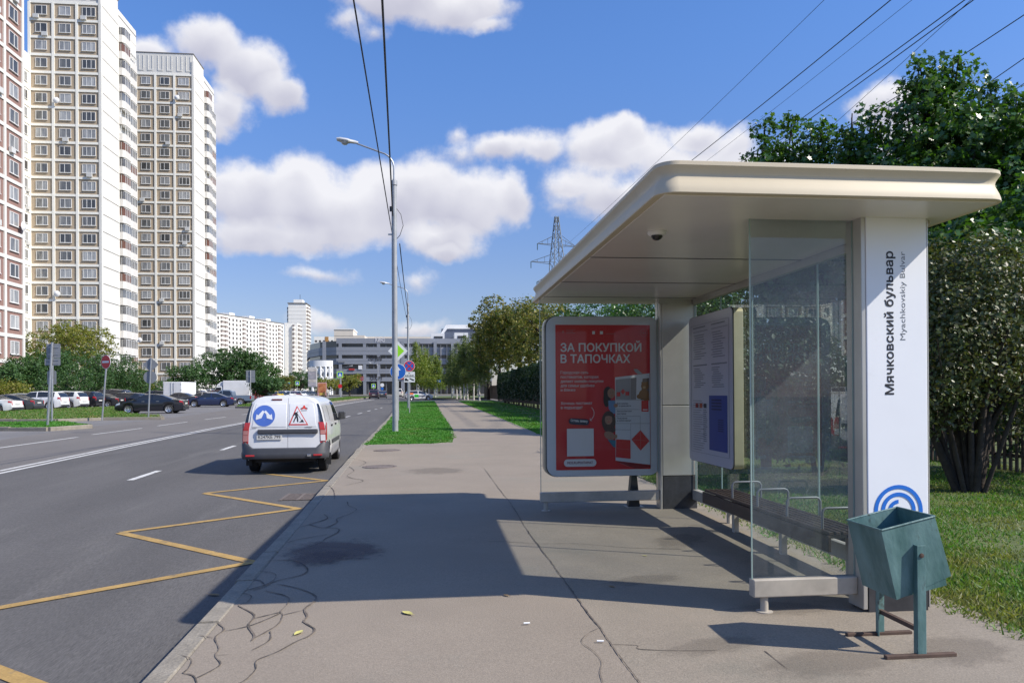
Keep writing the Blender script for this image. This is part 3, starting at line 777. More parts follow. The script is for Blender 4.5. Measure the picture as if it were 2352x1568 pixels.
for r0, r1, a0, a1 in ((0.146, 0.172, -180, 180), (0.096, 0.122, -180, 180), (0.048, 0.073, 90, 300)):
    arc_band(lc.x, lc.z, r0, r1, a0, a1, CY0 - 0.003).build('logo_ring', M_BLUE, signcol)

# glass panes: each pane is a thin sheet with visible edges
def pane(name, p0, p1, z0, z1, par=None, edge=(True, True), gm=None):
    """vertical sheet between two plan points"""
    a, b = Vector(p0), Vector(p1); t = (b - a).normalized(); n = Vector((-t.y, t.x)) * 0.005
    m = MB(); m.quad(S(a.x, a.y, z0), S(b.x, b.y, z0), S(b.x, b.y, z1), S(a.x, a.y, z1))
    g = m.build(name, gm or M_GLASS, par or sh)
    for q, e in ((a, edge[0]), (b, edge[1])):
        if e:
            c = [q + n - t * 0.004, q - n - t * 0.004, q - n + t * 0.004, q + n + t * 0.004]
            MB().prism([S(k.x, k.y, 0)[:2] for k in c], 'z', z0 - SZ, z1 - SZ).build('glass_edge', M_GEDGE, g)
    return g
NX0 = aY(1724, 900, 4.94).x
pane('near_end_pane', (NX0, 4.94), (CX0 - 0.034, 4.94), 0.25, CZ - 0.004, gm=M_GLASSN)
sbox('near_end_rail', NX0 - 0.005, 4.90, 0.135, CX0 - 0.03, 4.98, 0.255, M_ALU_DK, bevel=0.008)
MB().lathe([(0.0, 0.0), (0.055, 0.0), (0.055, 0.008), (0.026, 0.01), (0.026, 0.14), (0.0, 0.14)], 16, 'z', S(NX0 + 0.085, 4.94, gz(4.94))).build('rail_foot', M_ALU_DK, sh, smooth=40)
FX0 = aY(1241, 900, 9.34).x
pane('far_end_pane', (FX0, 9.34), (2.843, 9.34), 0.29, CZ - 0.004)
sbox('far_end_rail', FX0 - 0.01, 9.30, 0.165, 2.843, 9.38, 0.285, M_ALU_DK, bevel=0.008)
MB().lathe([(0.0, 0.0), (0.055, 0.0), (0.055, 0.008), (0.026, 0.01), (0.026, 0.16), (0.0, 0.16)], 16, 'z', S(FX0 + 0.06, 9.34, gz(9.34))).build('rail_foot', M_ALU_DK, sh, smooth=40)
BX = 3.29
ys = [5.03, 6.22, 7.55, 8.4, 9.26]
for a, b in zip(ys, ys[1:]):
    pane('back_pane', (BX, a + 0.006), (BX, b - 0.006), 0.30, CZ - 0.05, gm=M_GLASSB)
sbox('back_rail', BX - 0.045, 5.03, 0.17, BX + 0.045, 9.26, 0.295, M_ALU_DK, bevel=0.008)
sbox('back_header', BX - 0.03, 5.03, CZ - 0.075, BX + 0.03, 9.26, CZ - 0.004, M_ALU, bevel=0.004)
sbox('gutter_bracket', 3.33, 4.9, CZ - 0.035, 3.40, 5.02, CZ - 0.006, M_ALU_DK)
for y in (5.6, 6.9, 8.2):
    MB().lathe([(0.026, 0.0), (0.026, 0.18)], 12, 'z', S(BX, y, gz(y))).build('rail_foot', M_ALU_DK, sh)

# bench
M_SLAT = mat('dark brown bench slat', (0.055, 0.036, 0.026), 0.55, var=0.3, vscale=4, stretch=(9, 0.6, 9))
bx, by = 3.05, 6.6
bench = thing('bench', 'slatted brown bench with three metal armrest hoops inside the glass shelter', 'bench', (bx, by, gz(by)))
def bbox(name, x0, y0, z0, x1, y1, z1, m, bevel=0, par=None):
    return MB().box(x0 - bx, y0 - by, z0 - gz(by), x1 - bx, y1 - by, z1 - gz(by)).build(name, m, par or bench, bevel=bevel)
for k in range(6):
    x = 2.885 + k * 0.055
    bbox('slat', x, 5.32, 0.452, x + 0.038, 7.86, 0.478, M_SLAT, 0.004)
bbox('front_beam', 2.87, 5.30, 0.335, 2.895, 7.88, 0.45, M_SLAT, 0.004)
bbox('back_beam', 3.19, 5.30, 0.335, 3.215, 7.88, 0.45, M_SLAT, 0.004)
for y in (5.5, 6.62, 7.7):
    bbox('leg', 3.13, y - 0.03, 0.0, 3.185, y + 0.03, 0.45, M_ALU_DK, 0.004)
    bbox('bracket', 2.956, y - 0.025, 0.40, 3.129, y + 0.025, 0.45, M_ALU_DK)
for y in (5.46, 6.03, 6.6, 7.17):
    pts = [(2.913 - bx, 0, .478), (2.913 - bx, 0, .60), (2.925 - bx, 0, .622), (2.945 - bx, 0, .63), (3.165 - bx, 0, .63), (3.185 - bx, 0, .622), (3.2 - bx, 0, .60), (3.2 - bx, 0, .478)]
    MB().tube([(p[0], y - by, p[2] - gz(by)) for p in pts], 0.010, 10).build('armrest_hoop', mat('dull armrest steel', (0.22, 0.22, 0.225), 0.5, 0.4), bench, smooth=50)

# dome camera under the roof
p = aY(1508, 521, 5.37)
dc = thing('security_camera', 'white dome security camera hanging from the shelter ceiling', 'camera', (1.635, 5.38, CZ - 0.003))
MB().lathe([(0, 0), (0.066, 0), (0.068, -0.012), (0.060, -0.026), (0.05, -0.032), (0, -0.032)], 28).build('housing', WHITE, dc, smooth=40)
MB().lathe([(0.042, -0.030), (0.04, -0.043), (0.03, -0.056), (0.016, -0.064), (0, -0.067)], 24).build('dome', mat('smoked dome', (0.02, 0.018, 0.018), 0.08), dc, smooth=60)

# ---- advertising light box behind the far pane
M_FRAME = mat('light box enamel frame', (0.74, 0.76, 0.82), 0.4)
M_CASE = mat('light box casing', (0.36, 0.33, 0.29), 0.4, 0.5)
LY = 9.40
pc = (aY(1386, 908, LY)); lw = (aY(1515, 908, LY) - aY(1257, 908, LY)).x
lz0 = aY(1386, 1092.5, LY).z; lz1 = aY(1386, 727, LY).z; lh = lz1 - lz0
ad = thing('advertising_light_box', 'rounded light box with a red parcel poster behind the far glass pane', 'advertising board', (pc.x, LY, gz(LY)))
lc0 = (lz0 + lz1) / 2 - gz(LY)
MB().prism(rrect(lw, lh, 0.13, 7, -0.03, lc0), 'y', 0.035, 0.20).build('casing', M_CASE, ad, smooth=40)
fr = MB(); fo = rrect(lw, lh, 0.13, 7, 0, lc0)
PW, PH = 1.2, 1.8
pz = lc0 - 0.012
fr.prism(fo, 'y', 0.012, 0.034); fr.build('frame', M_FRAME, ad, smooth=40)
MB().prism(rrect(lw + 0.012, lh + 0.012, 0.135, 7, -0.004, lc0), 'y', 0.03, 0.05).build('gasket', BLACK, ad)
foot = MB(); foot.prism([(-0.075, -gz(0)), (0.075, 0), (0.035, lz0 - gz(LY) + .02), (-0.03, lz0 - gz(LY) + .02)], 'y', 0.06, 0.16)
foot.build('pedestal', M_PLINTH, ad, loc=(0.40, 0, 0.0))
MB().box(0.3, 0.02, 0.0, 0.52, 0.2, 0.012).build('foot_plate', M_ALU_DK, ad)
M_PRED = mat('red poster print', (0.66, 0.010, 0.020), 0.4)
M_PWHITE = mat('white poster print', (0.82, 0.78, 0.80), 0.5)
M_PGREY = mat('pale locker print', (0.72, 0.73, 0.80), 0.5)
M_PSHADE = mat('grey locker print', (0.33, 0.33, 0.37), 0.5)
M_PNAVY = mat('navy print', (0.015, 0.02, 0.07), 0.5)
M_SKIN = mat('skin tone print', (0.42, 0.23, 0.16), 0.6)
M_HAIRD = mat('dark hair print', (0.025, 0.016, 0.016), 0.6)
M_HAIRB = mat('brown hair print', (0.085, 0.045, 0.035), 0.6)
M_CLOTH = mat('pale blue cloth print', (0.18, 0.30, 0.52), 0.6)
M_TEAL = mat('teal cloth print', (0.04, 0.20, 0.32), 0.6)
M_BEAR = mat('brown toy print', (0.26, 0.12, 0.035), 0.7)
poster = MB().quad((-PW / 2, 0.008, pz - PH / 2), (PW / 2, 0.008, pz - PH / 2), (PW / 2, 0.008, pz + PH / 2), (-PW / 2, 0.008, pz + PH / 2)).build('poster', M_PRED, ad)
LAY = [0]
def PX(px, py): return ((px - 275) / 1275 - PW / 2, pz + PH / 2 - (py - 190) / 1275)
def pshape(name, pts, m, lift=None):
    LAY[0] += 1; y = 0.006 - LAY[0] * 0.00025 if lift is None else lift
    q = [PX(*p) for p in pts]
    return MB().add([(a, y, b) for a, b in q], [tuple(range(len(q)))]).build(name, m, poster)
def ptext(body, px, base, size_px, m, bold=0.0, width_px=None, rot=0.0, align='LEFT'):
    x, z = PX(px, base); LAY[0] += 1
    M4 = Matrix.Translation((x, 0.006 - LAY[0] * 0.00025, z)) @ Matrix.Rotation(PI / 2, 4, 'X') @ Matrix.Rotation(rot, 4, 'Z')
    return place_text('print_line', body, size_px / 1275, m, poster, M4, bold, align, width_px / 1275 if width_px else None)
def pell(cx, cy, rx, ry, n=20, a=0.0):
    return [(cx + rx * math.cos(t) * math.cos(a) - ry * math.sin(t) * math.sin(a), cy + rx * math.cos(t) * math.sin(a) + ry * math.sin(t) * math.cos(a)) for t in [2 * PI * k / n for k in range(n)]]
ptext('ЗА ПОКУПКОЙ', 355, 612, 178, M_PWHITE, 0.0035, 1310)
ptext('В ТАПОЧКАХ', 355, 790, 178, M_PWHITE, 0.0035, 1125)
for s, b, w in (('Городская сеть', 965, 445), ('постаматов, которая', 1035, 605), ('делает онлайн-покупки', 1103, 685), ('для семьи удобнее', 1172, 545), ('и ближе', 1240, 235), ('Хочешь постамат', 1450, 505), ('в подъезде?', 1518, 345)):
    ptext(s, 355, b, 62, M_PWHITE, 0.0004, w)
# small marks along the top
for a, b in ((865, 910), (990, 1040)): pshape('print_mark', [(a, 340), (b, 340), (b, 290), (a, 290)], M_PWHITE)
M_PPINK = mat('faint poster print', (0.55, 0.12, 0.13), 0.5)
for k in range(3): pshape('print_mark', [(450, 275 + 26 * k), (590 - 30 * (k % 2), 275 + 26 * k), (590 - 30 * (k % 2), 265 + 26 * k), (450, 265 + 26 * k)], M_PPINK)
pshape('print_mark', [(1085, 338), (1230, 338), (1230, 325), (1085, 325)], M_PPINK)
pshape('print_mark', [(380, 320), (415, 320), (410, 290), (397, 270), (385, 290)], M_PPINK)
LAY[0] += 1
rg = MB()
for k in range(32):
    a0, a1 = 2 * PI * k / 32, 2 * PI * (k + 1) / 32
    rg.add([(lambda q: (q[0], 0.006 - LAY[0] * 0.00025, q[1]))(PX(1703 + r * math.cos(a), 315 + r * math.sin(a))) for r, a in ((56, a0), (62, a0), (62, a1), (56, a1))], [(0, 1, 2, 3)])
rg.build('print_ring', M_PPINK, poster)
ptext('16+', 1703, 335, 58, M_PPINK, 0.0008, None, 0, 'CENTER')
# parcel locker
pshape('print_locker', [(1230, 1022), (1795, 960), (1795, 2420), (1230, 2345)], M_PGREY)
pshape('print_shade', [(1240, 1060), (1480, 1035), (1480, 1378), (1240, 1372)], M_PSHADE)
pshape('print_shade', [(1482, 1035), (1580, 1025), (1570, 1375), (1482, 1378)], mat('darker locker print', (0.24, 0.23, 0.25), 0.5))
pshape('print_recess', [(1680, 1045), (1785, 1035), (1785, 1400), (1640, 1385)], mat('recess print', (0.16, 0.12, 0.11), 0.6))
pshape('print_door', [(1530, 895), (1590, 890), (1680, 970), (1600, 975), (1555, 935)], M_PSHADE)
pshape('print_toy', pell(1715, 1165, 62, 65), M_BEAR); pshape('print_toy', pell(1700, 1300, 85, 85), M_BEAR)
pshape('print_toy', pell(1625, 1330, 45, 38), M_BEAR); pshape('print_toy', pell(1740, 1370, 48, 40), M_BEAR); pshape('print_toy', pell(1660, 1262, 45, 22, a=-.4), M_BEAR)
pshape('print_toy', pell(1675, 1115, 18, 18), M_BEAR); pshape('print_toy', pell(1752, 1110, 18, 18), M_BEAR)
pshape('print_toy', pell(1702, 1185, 24, 20), mat('toy muzzle print', (0.5, 0.32, 0.16), 0.7))
for x0, x1, y in ((1235, 1640, 1378), (1235, 1630, 1527), (1235, 1630, 1635), (1235, 1790, 1752), (1235, 1480, 1850)):
    pshape('print_joint', [(x0, y), (x1, y + 6), (x1, y + 12), (x0, y + 6)], M_PSHADE)
for x, y0, y1 in ((1480, 1755, 2010), (1635, 1635, 1880), (1795, 960, 2420)): pshape('print_joint', [(x - 4, y0), (x + 1, y0), (x + 1, y1), (x - 4, y1)], M_PSHADE)
for s, x, y, w in (('Все заказы', 1258, 1450, 180), ('в одном месте', 1290, 1488, 195), ('Бесконтактная', 1258, 1572, 235), ('доставка', 1258, 1612, 145), ('Получение', 1258, 1684, 165), ('в любое время', 1258, 1722, 225)):
    ptext(s, x, y, 34, M_PNAVY, 0.0003, w)
pshape('print_screen', [(1655, 1395), (1770, 1393), (1770, 1572), (1655, 1568)], M_PRED)
pshape('print_mark', [(1675, 1548), (1755, 1548), (1755, 1534), (1675, 1534)], M_PWHITE)
for x0, x1, y0, y1 in ((1255, 1312, 1258, 1325), (1395, 1455, 1252, 1312)): pshape('print_block', [(x0, y0), (x1, y0), (x1, y1), (x0, y1)], M_PRED)
pshape('print_block', [(1355, 1205), (1392, 1250), (1355, 1297), (1318, 1250)], M_PRED)
pshape('print_block', [(1240, 2005), (1472, 2022), (1472, 2318), (1232, 2290)], M_PRED)
pshape('print_block', [(1635, 1865), (1782, 2040), (1635, 2190), (1488, 2012)], M_PRED)
for q in ([(1235, 2142), (1472, 2172), (1472, 2178), (1235, 2148)], [(1492, 2010), (1778, 2036), (1778, 2042), (1492, 2016)], [(1632, 1870), (1638, 1870), (1638, 2185), (1632, 2185)], [(1290, 2385), (1500, 2470), (1510, 2470), (1320, 2385)]):
    pshape('print_joint', q, M_PPINK)
pshape('print_shadow', [(1230, 2350), (1800, 2425), (1800, 2460), (1560, 2480)], mat('darker red print', (0.26, 0.008, 0.015), 0.5))
# three people peeping round the locker
pshape('print_person', pell(1100, 1330, 62, 165, a=.1), M_HAIRD); pshape('print_person', pell(1110, 1260, 70, 88), M_HAIRD)
pshape('print_person', pell(1165, 1275, 62, 78), M_SKIN); pshape('print_person', [(1115, 1390), (1228, 1390), (1228, 1600), (1180, 1600), (1120, 1520)], M_CLOTH)
pshape('print_person', pell(1235, 1470, 35, 30), M_SKIN)
pshape('print_person', pell(1120, 1720, 112, 165), M_HAIRB); pshape('print_person', pell(1118, 1690, 60, 82), M_SKIN); pshape('print_person', [(1058, 1640), (1085, 1600), (1150, 1600), (1178, 1645), (1118, 1632)], M_HAIRB)
pshape('print_person', pell(1135, 1845, 95, 60, a=.2), M_HAIRB); pshape('print_person', pell(1130, 1945, 92, 62, a=.45), M_SKIN); pshape('print_person', [(1100, 2010), (1230, 2020), (1225, 2140), (1190, 2125)], M_TEAL)
pshape('print_person', pell(1230, 1960, 28, 32), M_SKIN)
for (x, y) in ((1150, 1265), (1190, 1262), (1100, 1680), (1138, 1680), (1105, 1935), (1150, 1945)): pshape('print_person', pell(x, y, 7, 5, 8), M_HAIRD)
for (x, y) in ((1172, 1315), (1120, 1728), (1150, 1985)): pshape('print_person', pell(x, y, 16, 5, 10), M_PRED)
# arrow, button, blank code square, address pill
def parrow(pts, w):
    LAY[0] += 1; q = [PX(*p) for p in pts]; m = MB(); y = 0.006 - LAY[0] * 0.00025
    for a, b in zip(q, q[1:]):
        d = Vector((b[0] - a[0], b[1] - a[1])).normalized() * (w / 2 / 1275); n = (-d.y, d.x)
        m.add([(a[0] + n[0], y, a[1] + n[1]), (a[0] - n[0], y, a[1] - n[1]), (b[0] - n[0], y, b[1] - n[1]), (b[0] + n[0], y, b[1] + n[1])], [(0, 1, 2, 3)])
    m.build('print_arrow', M_PWHITE, poster)
parrow([(842, 1497), (868, 1530), (885, 1575), (880, 1625), (855, 1670), (822, 1698)], 8)
parrow([(818, 1668), (820, 1700), (850, 1708)], 8)
LAY[0] += 1
bt = rrect(325 / 1275, 96 / 1275, 0.035, 5); x, z = PX(640, 1722); ca, sa = math.cos(-.07), math.sin(-.07)
MB().add([(x + a * ca - b * sa, 0.006 - LAY[0] * .00025, z + a * sa + b * ca) for a, b in bt], [tuple(range(len(bt)))]).build('print_button', M_PNAVY, poster)
ptext('Оставь заявку', 505, 1715, 52, M_PWHITE, 0.0012, 275, -0.07)
pshape('print_square', [(445, 1830), (875, 1830), (875, 2265), (445, 2265)], M_PWHITE)
LAY[0] += 1
x, z = PX(655, 2370); q = rrect(520 / 1275, 118 / 1275, 0.045, 6, x, z)
MB().add([(a, 0.006 - LAY[0] * .00025, b) for a, b in q], [tuple(range(len(q)))]).build('print_pill', M_PWHITE, poster)
ptext('MOS.RU/POSTAMAT', 450, 2385, 52, mat('dark red lettering', (0.2, 0.02, 0.05), 0.5), 0.0012, 410)

# ---- timetable case on the back wall
M_GOLD = mat('yellowish anodised case', (0.48, 0.44, 0.28), 0.4, 0.4, var=0.08, vscale=4)
M_TT = mat('white timetable sheet', (0.40, 0.40, 0.45), 0.3)
TX = 3.155
y1 = aX(1583, 890, TX).y; y0 = aX(1682, 890, TX).y
tz0 = aX(1682, 1078, TX).z; tz1 = aX(1682, 704, TX).z
tw, th = y1 - y0, tz1 - tz0
tt = thing('timetable_case', 'tall yellowish case with a bus timetable and blue notice on the shelter back wall', 'notice board', (TX, (y0 + y1) / 2, gz(y0)))
tcz = (tz0 + tz1) / 2 - gz(y0)
MB().prism(rrect(tw, th, 0.06, 6, 0, tcz), 'x', 0.016, 0.125).build('case', M_GOLD, tt, smooth=40, bevel=0.006)
MB().prism(rrect(tw + .012, th + .012, 0.066, 6, 0, tcz), 'x', 0.010, 0.018).build('gasket', BLACK, tt)
MB().prism(rrect(tw, th, 0.06, 6, 0, tcz), 'x', 0.0, 0.012).build('sheet', M_TT, tt)
def tt_rect(name, a0, a1, b0, b1, m, x=-0.003):
    """a across from the far edge (0) to the near edge (1), b down from the top"""
    ya, yb = tw / 2 - a0 * tw, tw / 2 - a1 * tw; za, zb = tcz + th / 2 - b0 * th, tcz + th / 2 - b1 * th
    return [(x, ya, zb), (x, yb, zb), (x, yb, za), (x, ya, za)]
pr = MB(); random.seed(11)
def tline(a0, a1, b, h=0.004): pr.add(tt_rect('', a0, a1, b, b + h, None), [(0, 1, 2, 3)])
for col in (0.12, 0.56):
    tline(col, col + .30, 0.075, .008); tline(col, col + .36, 0.105, .004)
    for k in range(11): tline(col + random.uniform(0, .04), col + random.uniform(.2, .33), 0.13 + k * .016, .005)
    tline(col, col + .34, 0.335, .008)
    for k in range(10): tline(col + random.uniform(0, .05), col + random.uniform(.15, .3), 0.36 + k * .014, .005)
for k in range(22): tline(0.10 + random.uniform(0, .02), 0.10 + random.uniform(.18, .30), 0.58 + k * .016, .004)
for k in range(16): tline(0.36, 0.36 + random.uniform(.07, .1), 0.64 + k * .014, .006)
for (a0, a1, b0, b1) in ((.06, .94, .060, .062), (.06, .94, .935, .937)): pr.add(tt_rect('', a0, a1, b0, b1, None), [(0, 1, 2, 3)])
for (a0, a1) in ((.06, .066), (.934, .94)): pr.add(tt_rect('', a0, a1, .06, .937, None), [(0, 1, 2, 3)])
pr.build('timetable_print', M_INKG, tt)
MB().add(tt_rect('', .50, .90, .545, .905, None, -0.002), [(0, 1, 2, 3)]).build('blue_notice', mat('blue notice print', (0.018, 0.045, 0.21), 0.4), tt)
b2 = MB()
for k in range(4): b2.add(tt_rect('', .56, .56 + .22, .57 + .02 * k, .58 + .02 * k, None, -0.004), [(0, 1, 2, 3)])
for k in range(6): b2.add(tt_rect('', .70, .82, .70 + .014 * k, .706 + .014 * k, None, -0.004), [(0, 1, 2, 3)])
b2.build('notice_print', M_PNAVY, tt)
for i, c in enumerate(((0.3, .03, .03), (.4, .08, .03), (.03, .03, .04))):
    MB().add(tt_rect('', .17 + .1 * i, .24 + .1 * i, .60, .63, None, -0.003), [(0, 1, 2, 3)]).build('route_badge', mat('route badge %d' % i, c, .5), tt)

# ------------------------------------------------------------------ litter bin
M_TEAL_P = mat('weathered teal paint', (0.05, 0.145, 0.135), 0.5, var=0.3, vscale=5, col2=(0.15, 0.26, 0.255), bump=0.5, bscale=9, dirt=((0.06, 0.07, 0.06), 8, 0.60, 0.72), stretch=(1, 1, 0.45))
M_RUST = mat('rusty bar', (0.10, 0.065, 0.05), 0.85, 0.2, var=0.3, vscale=12)
b1p = gp(2118, 1509); b2p = gp(2020, 1458)
bc = (b1p + b2p) / 2; half = (b2p.y - b1p.y) / 2
lb = thing('litter_bin', 'dented teal metal litter bin tilted on two posts in front of the sign column', 'litter bin', (bc.x, bc.y, gz(bc.y)))
def open_box(w, d, h, t=0.004, taper=0.88, dent=True):
    """open-topped sheet metal box centred on its pivot"""
    m = MB()
    def ring(k, z, o): return [(-w / 2 * k + o, -d / 2 * k + o, z), (w / 2 * k - o, -d / 2 * k + o, z), (w / 2 * k - o, d / 2 * k - o, z), (-w / 2 * k + o, d / 2 * k - o, z)]
    a = ring(taper, -h / 2, 0); b = ring(1, h / 2, 0); c = ring(1, h / 2, t); e = ring(taper, -h / 2 + t, t)
    if dent: a[1] = (a[1][0] + 0.03, a[1][1], a[1][2] + 0.05)
    m.add(a + b + c + e, [(3, 2, 1, 0)] + [(i, (i + 1) % 4, (i + 1) % 4 + 4, i + 4) for i in range(4)] + [(i + 4, (i + 1) % 4 + 4, (i + 1) % 4 + 8, i + 8) for i in range(4)] + [(i + 8, (i + 1) % 4 + 8, (i + 1) % 4 + 12, i + 12) for i in range(4)] + [(12, 13, 14, 15)])
    return m
bw = 0.325; bh = 0.40; bd = 2 * half - 0.02
box = open_box(bw, bd - 0.02, bh, taper=0.97).build('hopper', M_TEAL_P, lb, loc=(-0.015, 0, aY(2112, 1283, b1p.y).z - gz(bc.y)))
box.rotation_euler = (0, -R_(12.5), 0)
for s, nm in ((-1, 'post'), (1, 'post')):
    y = s * (half + 0.004)
    topz = 0.62
    MB().box(-0.026, y - 0.006, 0.0, 0.026, y + 0.0, topz).build(nm, M_TEAL_P, lb, bevel=0.002)
    MB().box(-0.026, y, 0.0, -0.021, y + 0.03 * -s, topz).build('post_flange', M_TEAL_P, lb)
    MB().box(-0.215, y - 0.016, 0.0, 0.20, y + 0.016, 0.022).build('base_bar', M_RUST, lb, bevel=0.004)
MB().box(-0.012, -half, 0.135, 0.012, half, 0.16).build('cross_bar', M_RUST, lb)
for (a_, b_) in (((-1, -1), (1, -1)), ((1, -1), (1, 1)), ((1, 1), (-1, 1)), ((-1, 1), (-1, -1))):
    P0, P1 = [(k[0] * bw / 2, k[1] * (bd - .02) / 2, bh / 2) for k in (a_, b_)]
    MB().tube([P0, P1], .006, 6).build('folded_rim', M_TEAL_P, box)
for s in (-1, 1):
    MB().lathe([(0, .012 * s), (.012, .010 * s), (.015, 0)], 8, 'y', (0, s * (half + .006), .565)).build('pivot_bolt', M_RUST, lb)
M_BAG = mat('crumpled wrapper', (.5, .5, .48), .5, var=.3, vscale=20)
MB().add([(-.09, -.05, .02), (.02, -.1, .05), (.08, .0, .01), (.0, .09, .06), (-.08, .06, .03), (-.01, 0, .10)], [(0, 1, 5), (1, 2, 5), (2, 3, 5), (3, 4, 5), (4, 0, 5), (4, 3, 2, 1, 0)]).build('rubbish', M_BAG, box)
# ------------------------------------------------------------------ the white van
M_VWHITE = mat('white van paint', (0.74, 0.74, 0.74), 0.3, coat=0.8, var=0.05, vscale=3, dirt=((0.52, 0.49, 0.44), 2.2, 0.58, 0.85))
M_BUMP = mat('dark grey bumper plastic', (0.058, 0.060, 0.068), 0.5, var=0.1, vscale=5)
M_TYRE = mat('tyre rubber', (0.022, 0.021, 0.021), 0.85, var=0.25, vscale=12)
M_RIMST = mat('steel wheel', (0.16, 0.16, 0.17), 0.45, 0.5)
M_LAMPR = mat('red tail lamp', (0.48, 0.03, 0.035), 0.18, coat=0.6)
M_LAMPP = mat('pink tail lamp lens', (0.50, 0.22, 0.20), 0.2, coat=0.6)
M_LAMPC = mat('clear lamp lens', (0.72, 0.70, 0.70), 0.12, coat=0.8)
vr = gp(741.8, 1082.7, ROADZ); vl = gp(578, 1086, ROADZ)
VX = (gp(656, 1084, ROADZ).x); RW = 0.0
VROT = R_(1.6)
van = thing('van', 'white panel van with roadwork stickers on its rear doors parked at the kerb', 'van', (-2.90, 16.25 + 1.37, gz(17.6) + ROADZ), PI / 2 + VROT)
van.scale = (.925, .925, .925)
# van coordinates: +x forward, +y left, z up; rear axle at x = -1.45
SEC = [(0.800, 0.24), (0.855, 0.34), (0.872, 0.52), (0.875, 0.72), (0.868, 0.92), (0.835, 1.08), (0.795, 1.26), (0.75, 1.42), (0.70, 1.53), (0.615, 1.61), (0.44, 1.66), (0.2, 1.675), (0.0, 1.68)]
def vtop(x):
    pts = [(-2.3, 1.68), (0.2, 1.68), (0.75, 1.60), (1.35, 1.12), (1.55, 1.02), (2.0, 0.93), (2.2, 0.82), (2.27, 0.6)]
    for a, b in zip(pts, pts[1:]):
        if a[0] <= x <= b[0]: return a[1] + (b[1] - a[1]) * (x - a[0]) / (b[0] - a[0])
    return pts[-1][1]
def vbot(x):
    z = 0.24 if x > -1.83 else 0.36
    for c in (-1.45, 1.455):
        d = abs(x - c)
        if d < 0.37: z = max(z, 0.31 + math.sqrt(0.37 ** 2 - d * d))
    return z
def vplan(x):
    k = 1.0
    if x > 1.3: k -= 0.22 * ((x - 1.3) / 0.97) ** 2.2
    if x < -1.9: k -= 0.05 * ((-1.9 - x) / 0.32) ** 2
    return k
def vrear(z): return -2.17 + 0.16 * max(0, (z - 0.95) / 0.73) ** 1.8 + 0.03 * max(0, (0.4 - z))
def vsec(x):
    t = vtop(x); b = vbot(x); k = vplan(x); out = []
    for (y, z) in SEC:
        z2 = min(z, t - 0.02 * (y > 0.6)) if t < 1.67 else z * (t / 1.68) if False else min(z, t)
        out.append((x, y * k, max(z2, b)))
    return out
xs = [-2.17, -2.12, -2.02, -1.9, -1.82, -1.79, -1.74, -1.66, -1.56, -1.45, -1.34, -1.24, -1.16, -1.11, -1.08, -0.9, -0.4, 0, 0.2, 0.45, 0.75, 0.95, 1.085, 1.12, 1.2, 1.3, 1.45, 1.6, 1.71, 1.79, 1.825, 1.95, 2.1, 2.2, 2.27]
body = MB(); n = len(SEC)
rows = []
for i, x in enumerate(xs):
    s = vsec(x)
    if i == 0: s = [(vrear(p[2]) + 0.03 * (abs(p[1]) / 0.87) ** 4, p[1] * 0.985, p[2]) for p in s]
    elif x < -1.95:
        f = (x + 2.17) / 0.22; s = [(vrear(p[2]) * (1 - f) + -1.95 * f, p[1], p[2]) for p in s]
    full = s + [(p[0], -p[1], p[2]) for p in reversed(s[:-1])]
    rows.append(full)
nf = len(rows[0]); vs = [p for r in rows for p in r]; fs = []
for i in range(len(rows) - 1):
    for j in range(nf - 1): fs.append((i * nf + j, i * nf + j + 1, (i + 1) * nf + j + 1, (i + 1) * nf + j))
for j in range(n - 1): fs.append((j, j + 1, nf - 2 - j, nf - 1 - j) if j < n - 2 else (j, j + 1, nf - 1 - j))
e = (len(rows) - 1) * nf
for j in range(n - 1): fs.append((e + j, e + j + 1, e + nf - 2 - j, e + nf - 1 - j) if j < n - 2 else (e + j, e + j + 1, e + nf - 1 - j))
body.add(vs, fs)
vbody = body.build('body', M_VWHITE, van, smooth=42)
MB().box(-2.0, -0.62, 0.24, 2.1, 0.62, 0.45).build('underbody', BLACK, vbody)
# roof ribs
for y in (-0.4, -0.2, 0.0, 0.2, 0.4):
    z = 1.68 - 0.03 * abs(y)
    MB().box(-1.7, y - 0.03, z - 0.03, 0.1, y + 0.03, z + (0.006 if abs(y) < .3 else -0.008)).build('roof_rib', M_VWHITE, vbody, bevel=0.004)
def rear_pt(y, z, out=0.006): 
    return (vrear(z) + 0.03 * (abs(y) / 0.87) ** 4 - out, y, z)
def half_w(z):
    for a, b in zip(SEC, SEC[1:]):
        if a[1] <= z <= b[1]: return a[0] + (b[0] - a[0]) * (z - a[1]) / (b[1] - a[1])
    return 0.1
def rear_patch(y0f, y1f, z0, z1, out, nz=10, ny=6, th=0.006):
    """curved panel on the rear face; y limits are functions of z"""
    m = MB(); vs = []
    for i in range(nz + 1):
        z = z0 + (z1 - z0) * i / nz; a, b = y0f(z), y1f(z)
        for k in range(ny + 1):
            y = a + (b - a) * k / ny; vs.append(rear_pt(y, z, out))
    w = ny + 1; m.add(vs, [(i * w + k, i * w + k + 1, (i + 1) * w + k + 1, (i + 1) * w + k) for i in range(nz) for k in range(ny)])
    back = [(p[0] + th, p[1], p[2]) for p in vs]; o = len(vs)
    m.add(back, [])
    edge = [k for k in range(w)] + [i * w + ny for i in range(1, nz + 1)] + [nz * w + k for k in range(ny - 1, -1, -1)] + [i * w for i in range(nz - 1, 0, -1)]
    for a, b in zip(edge, edge[1:] + edge[:1]): m.f.append((a, b, b + o, a + o))
    return m
SPLIT = 0.07 * -1     # the doors meet a little right of the middle
def lim(z): return half_w(z) * 0.985 - (0.115 if z < 1.1 else 0.115 - 0.05 * min(1, (z - 1.1) / .4))
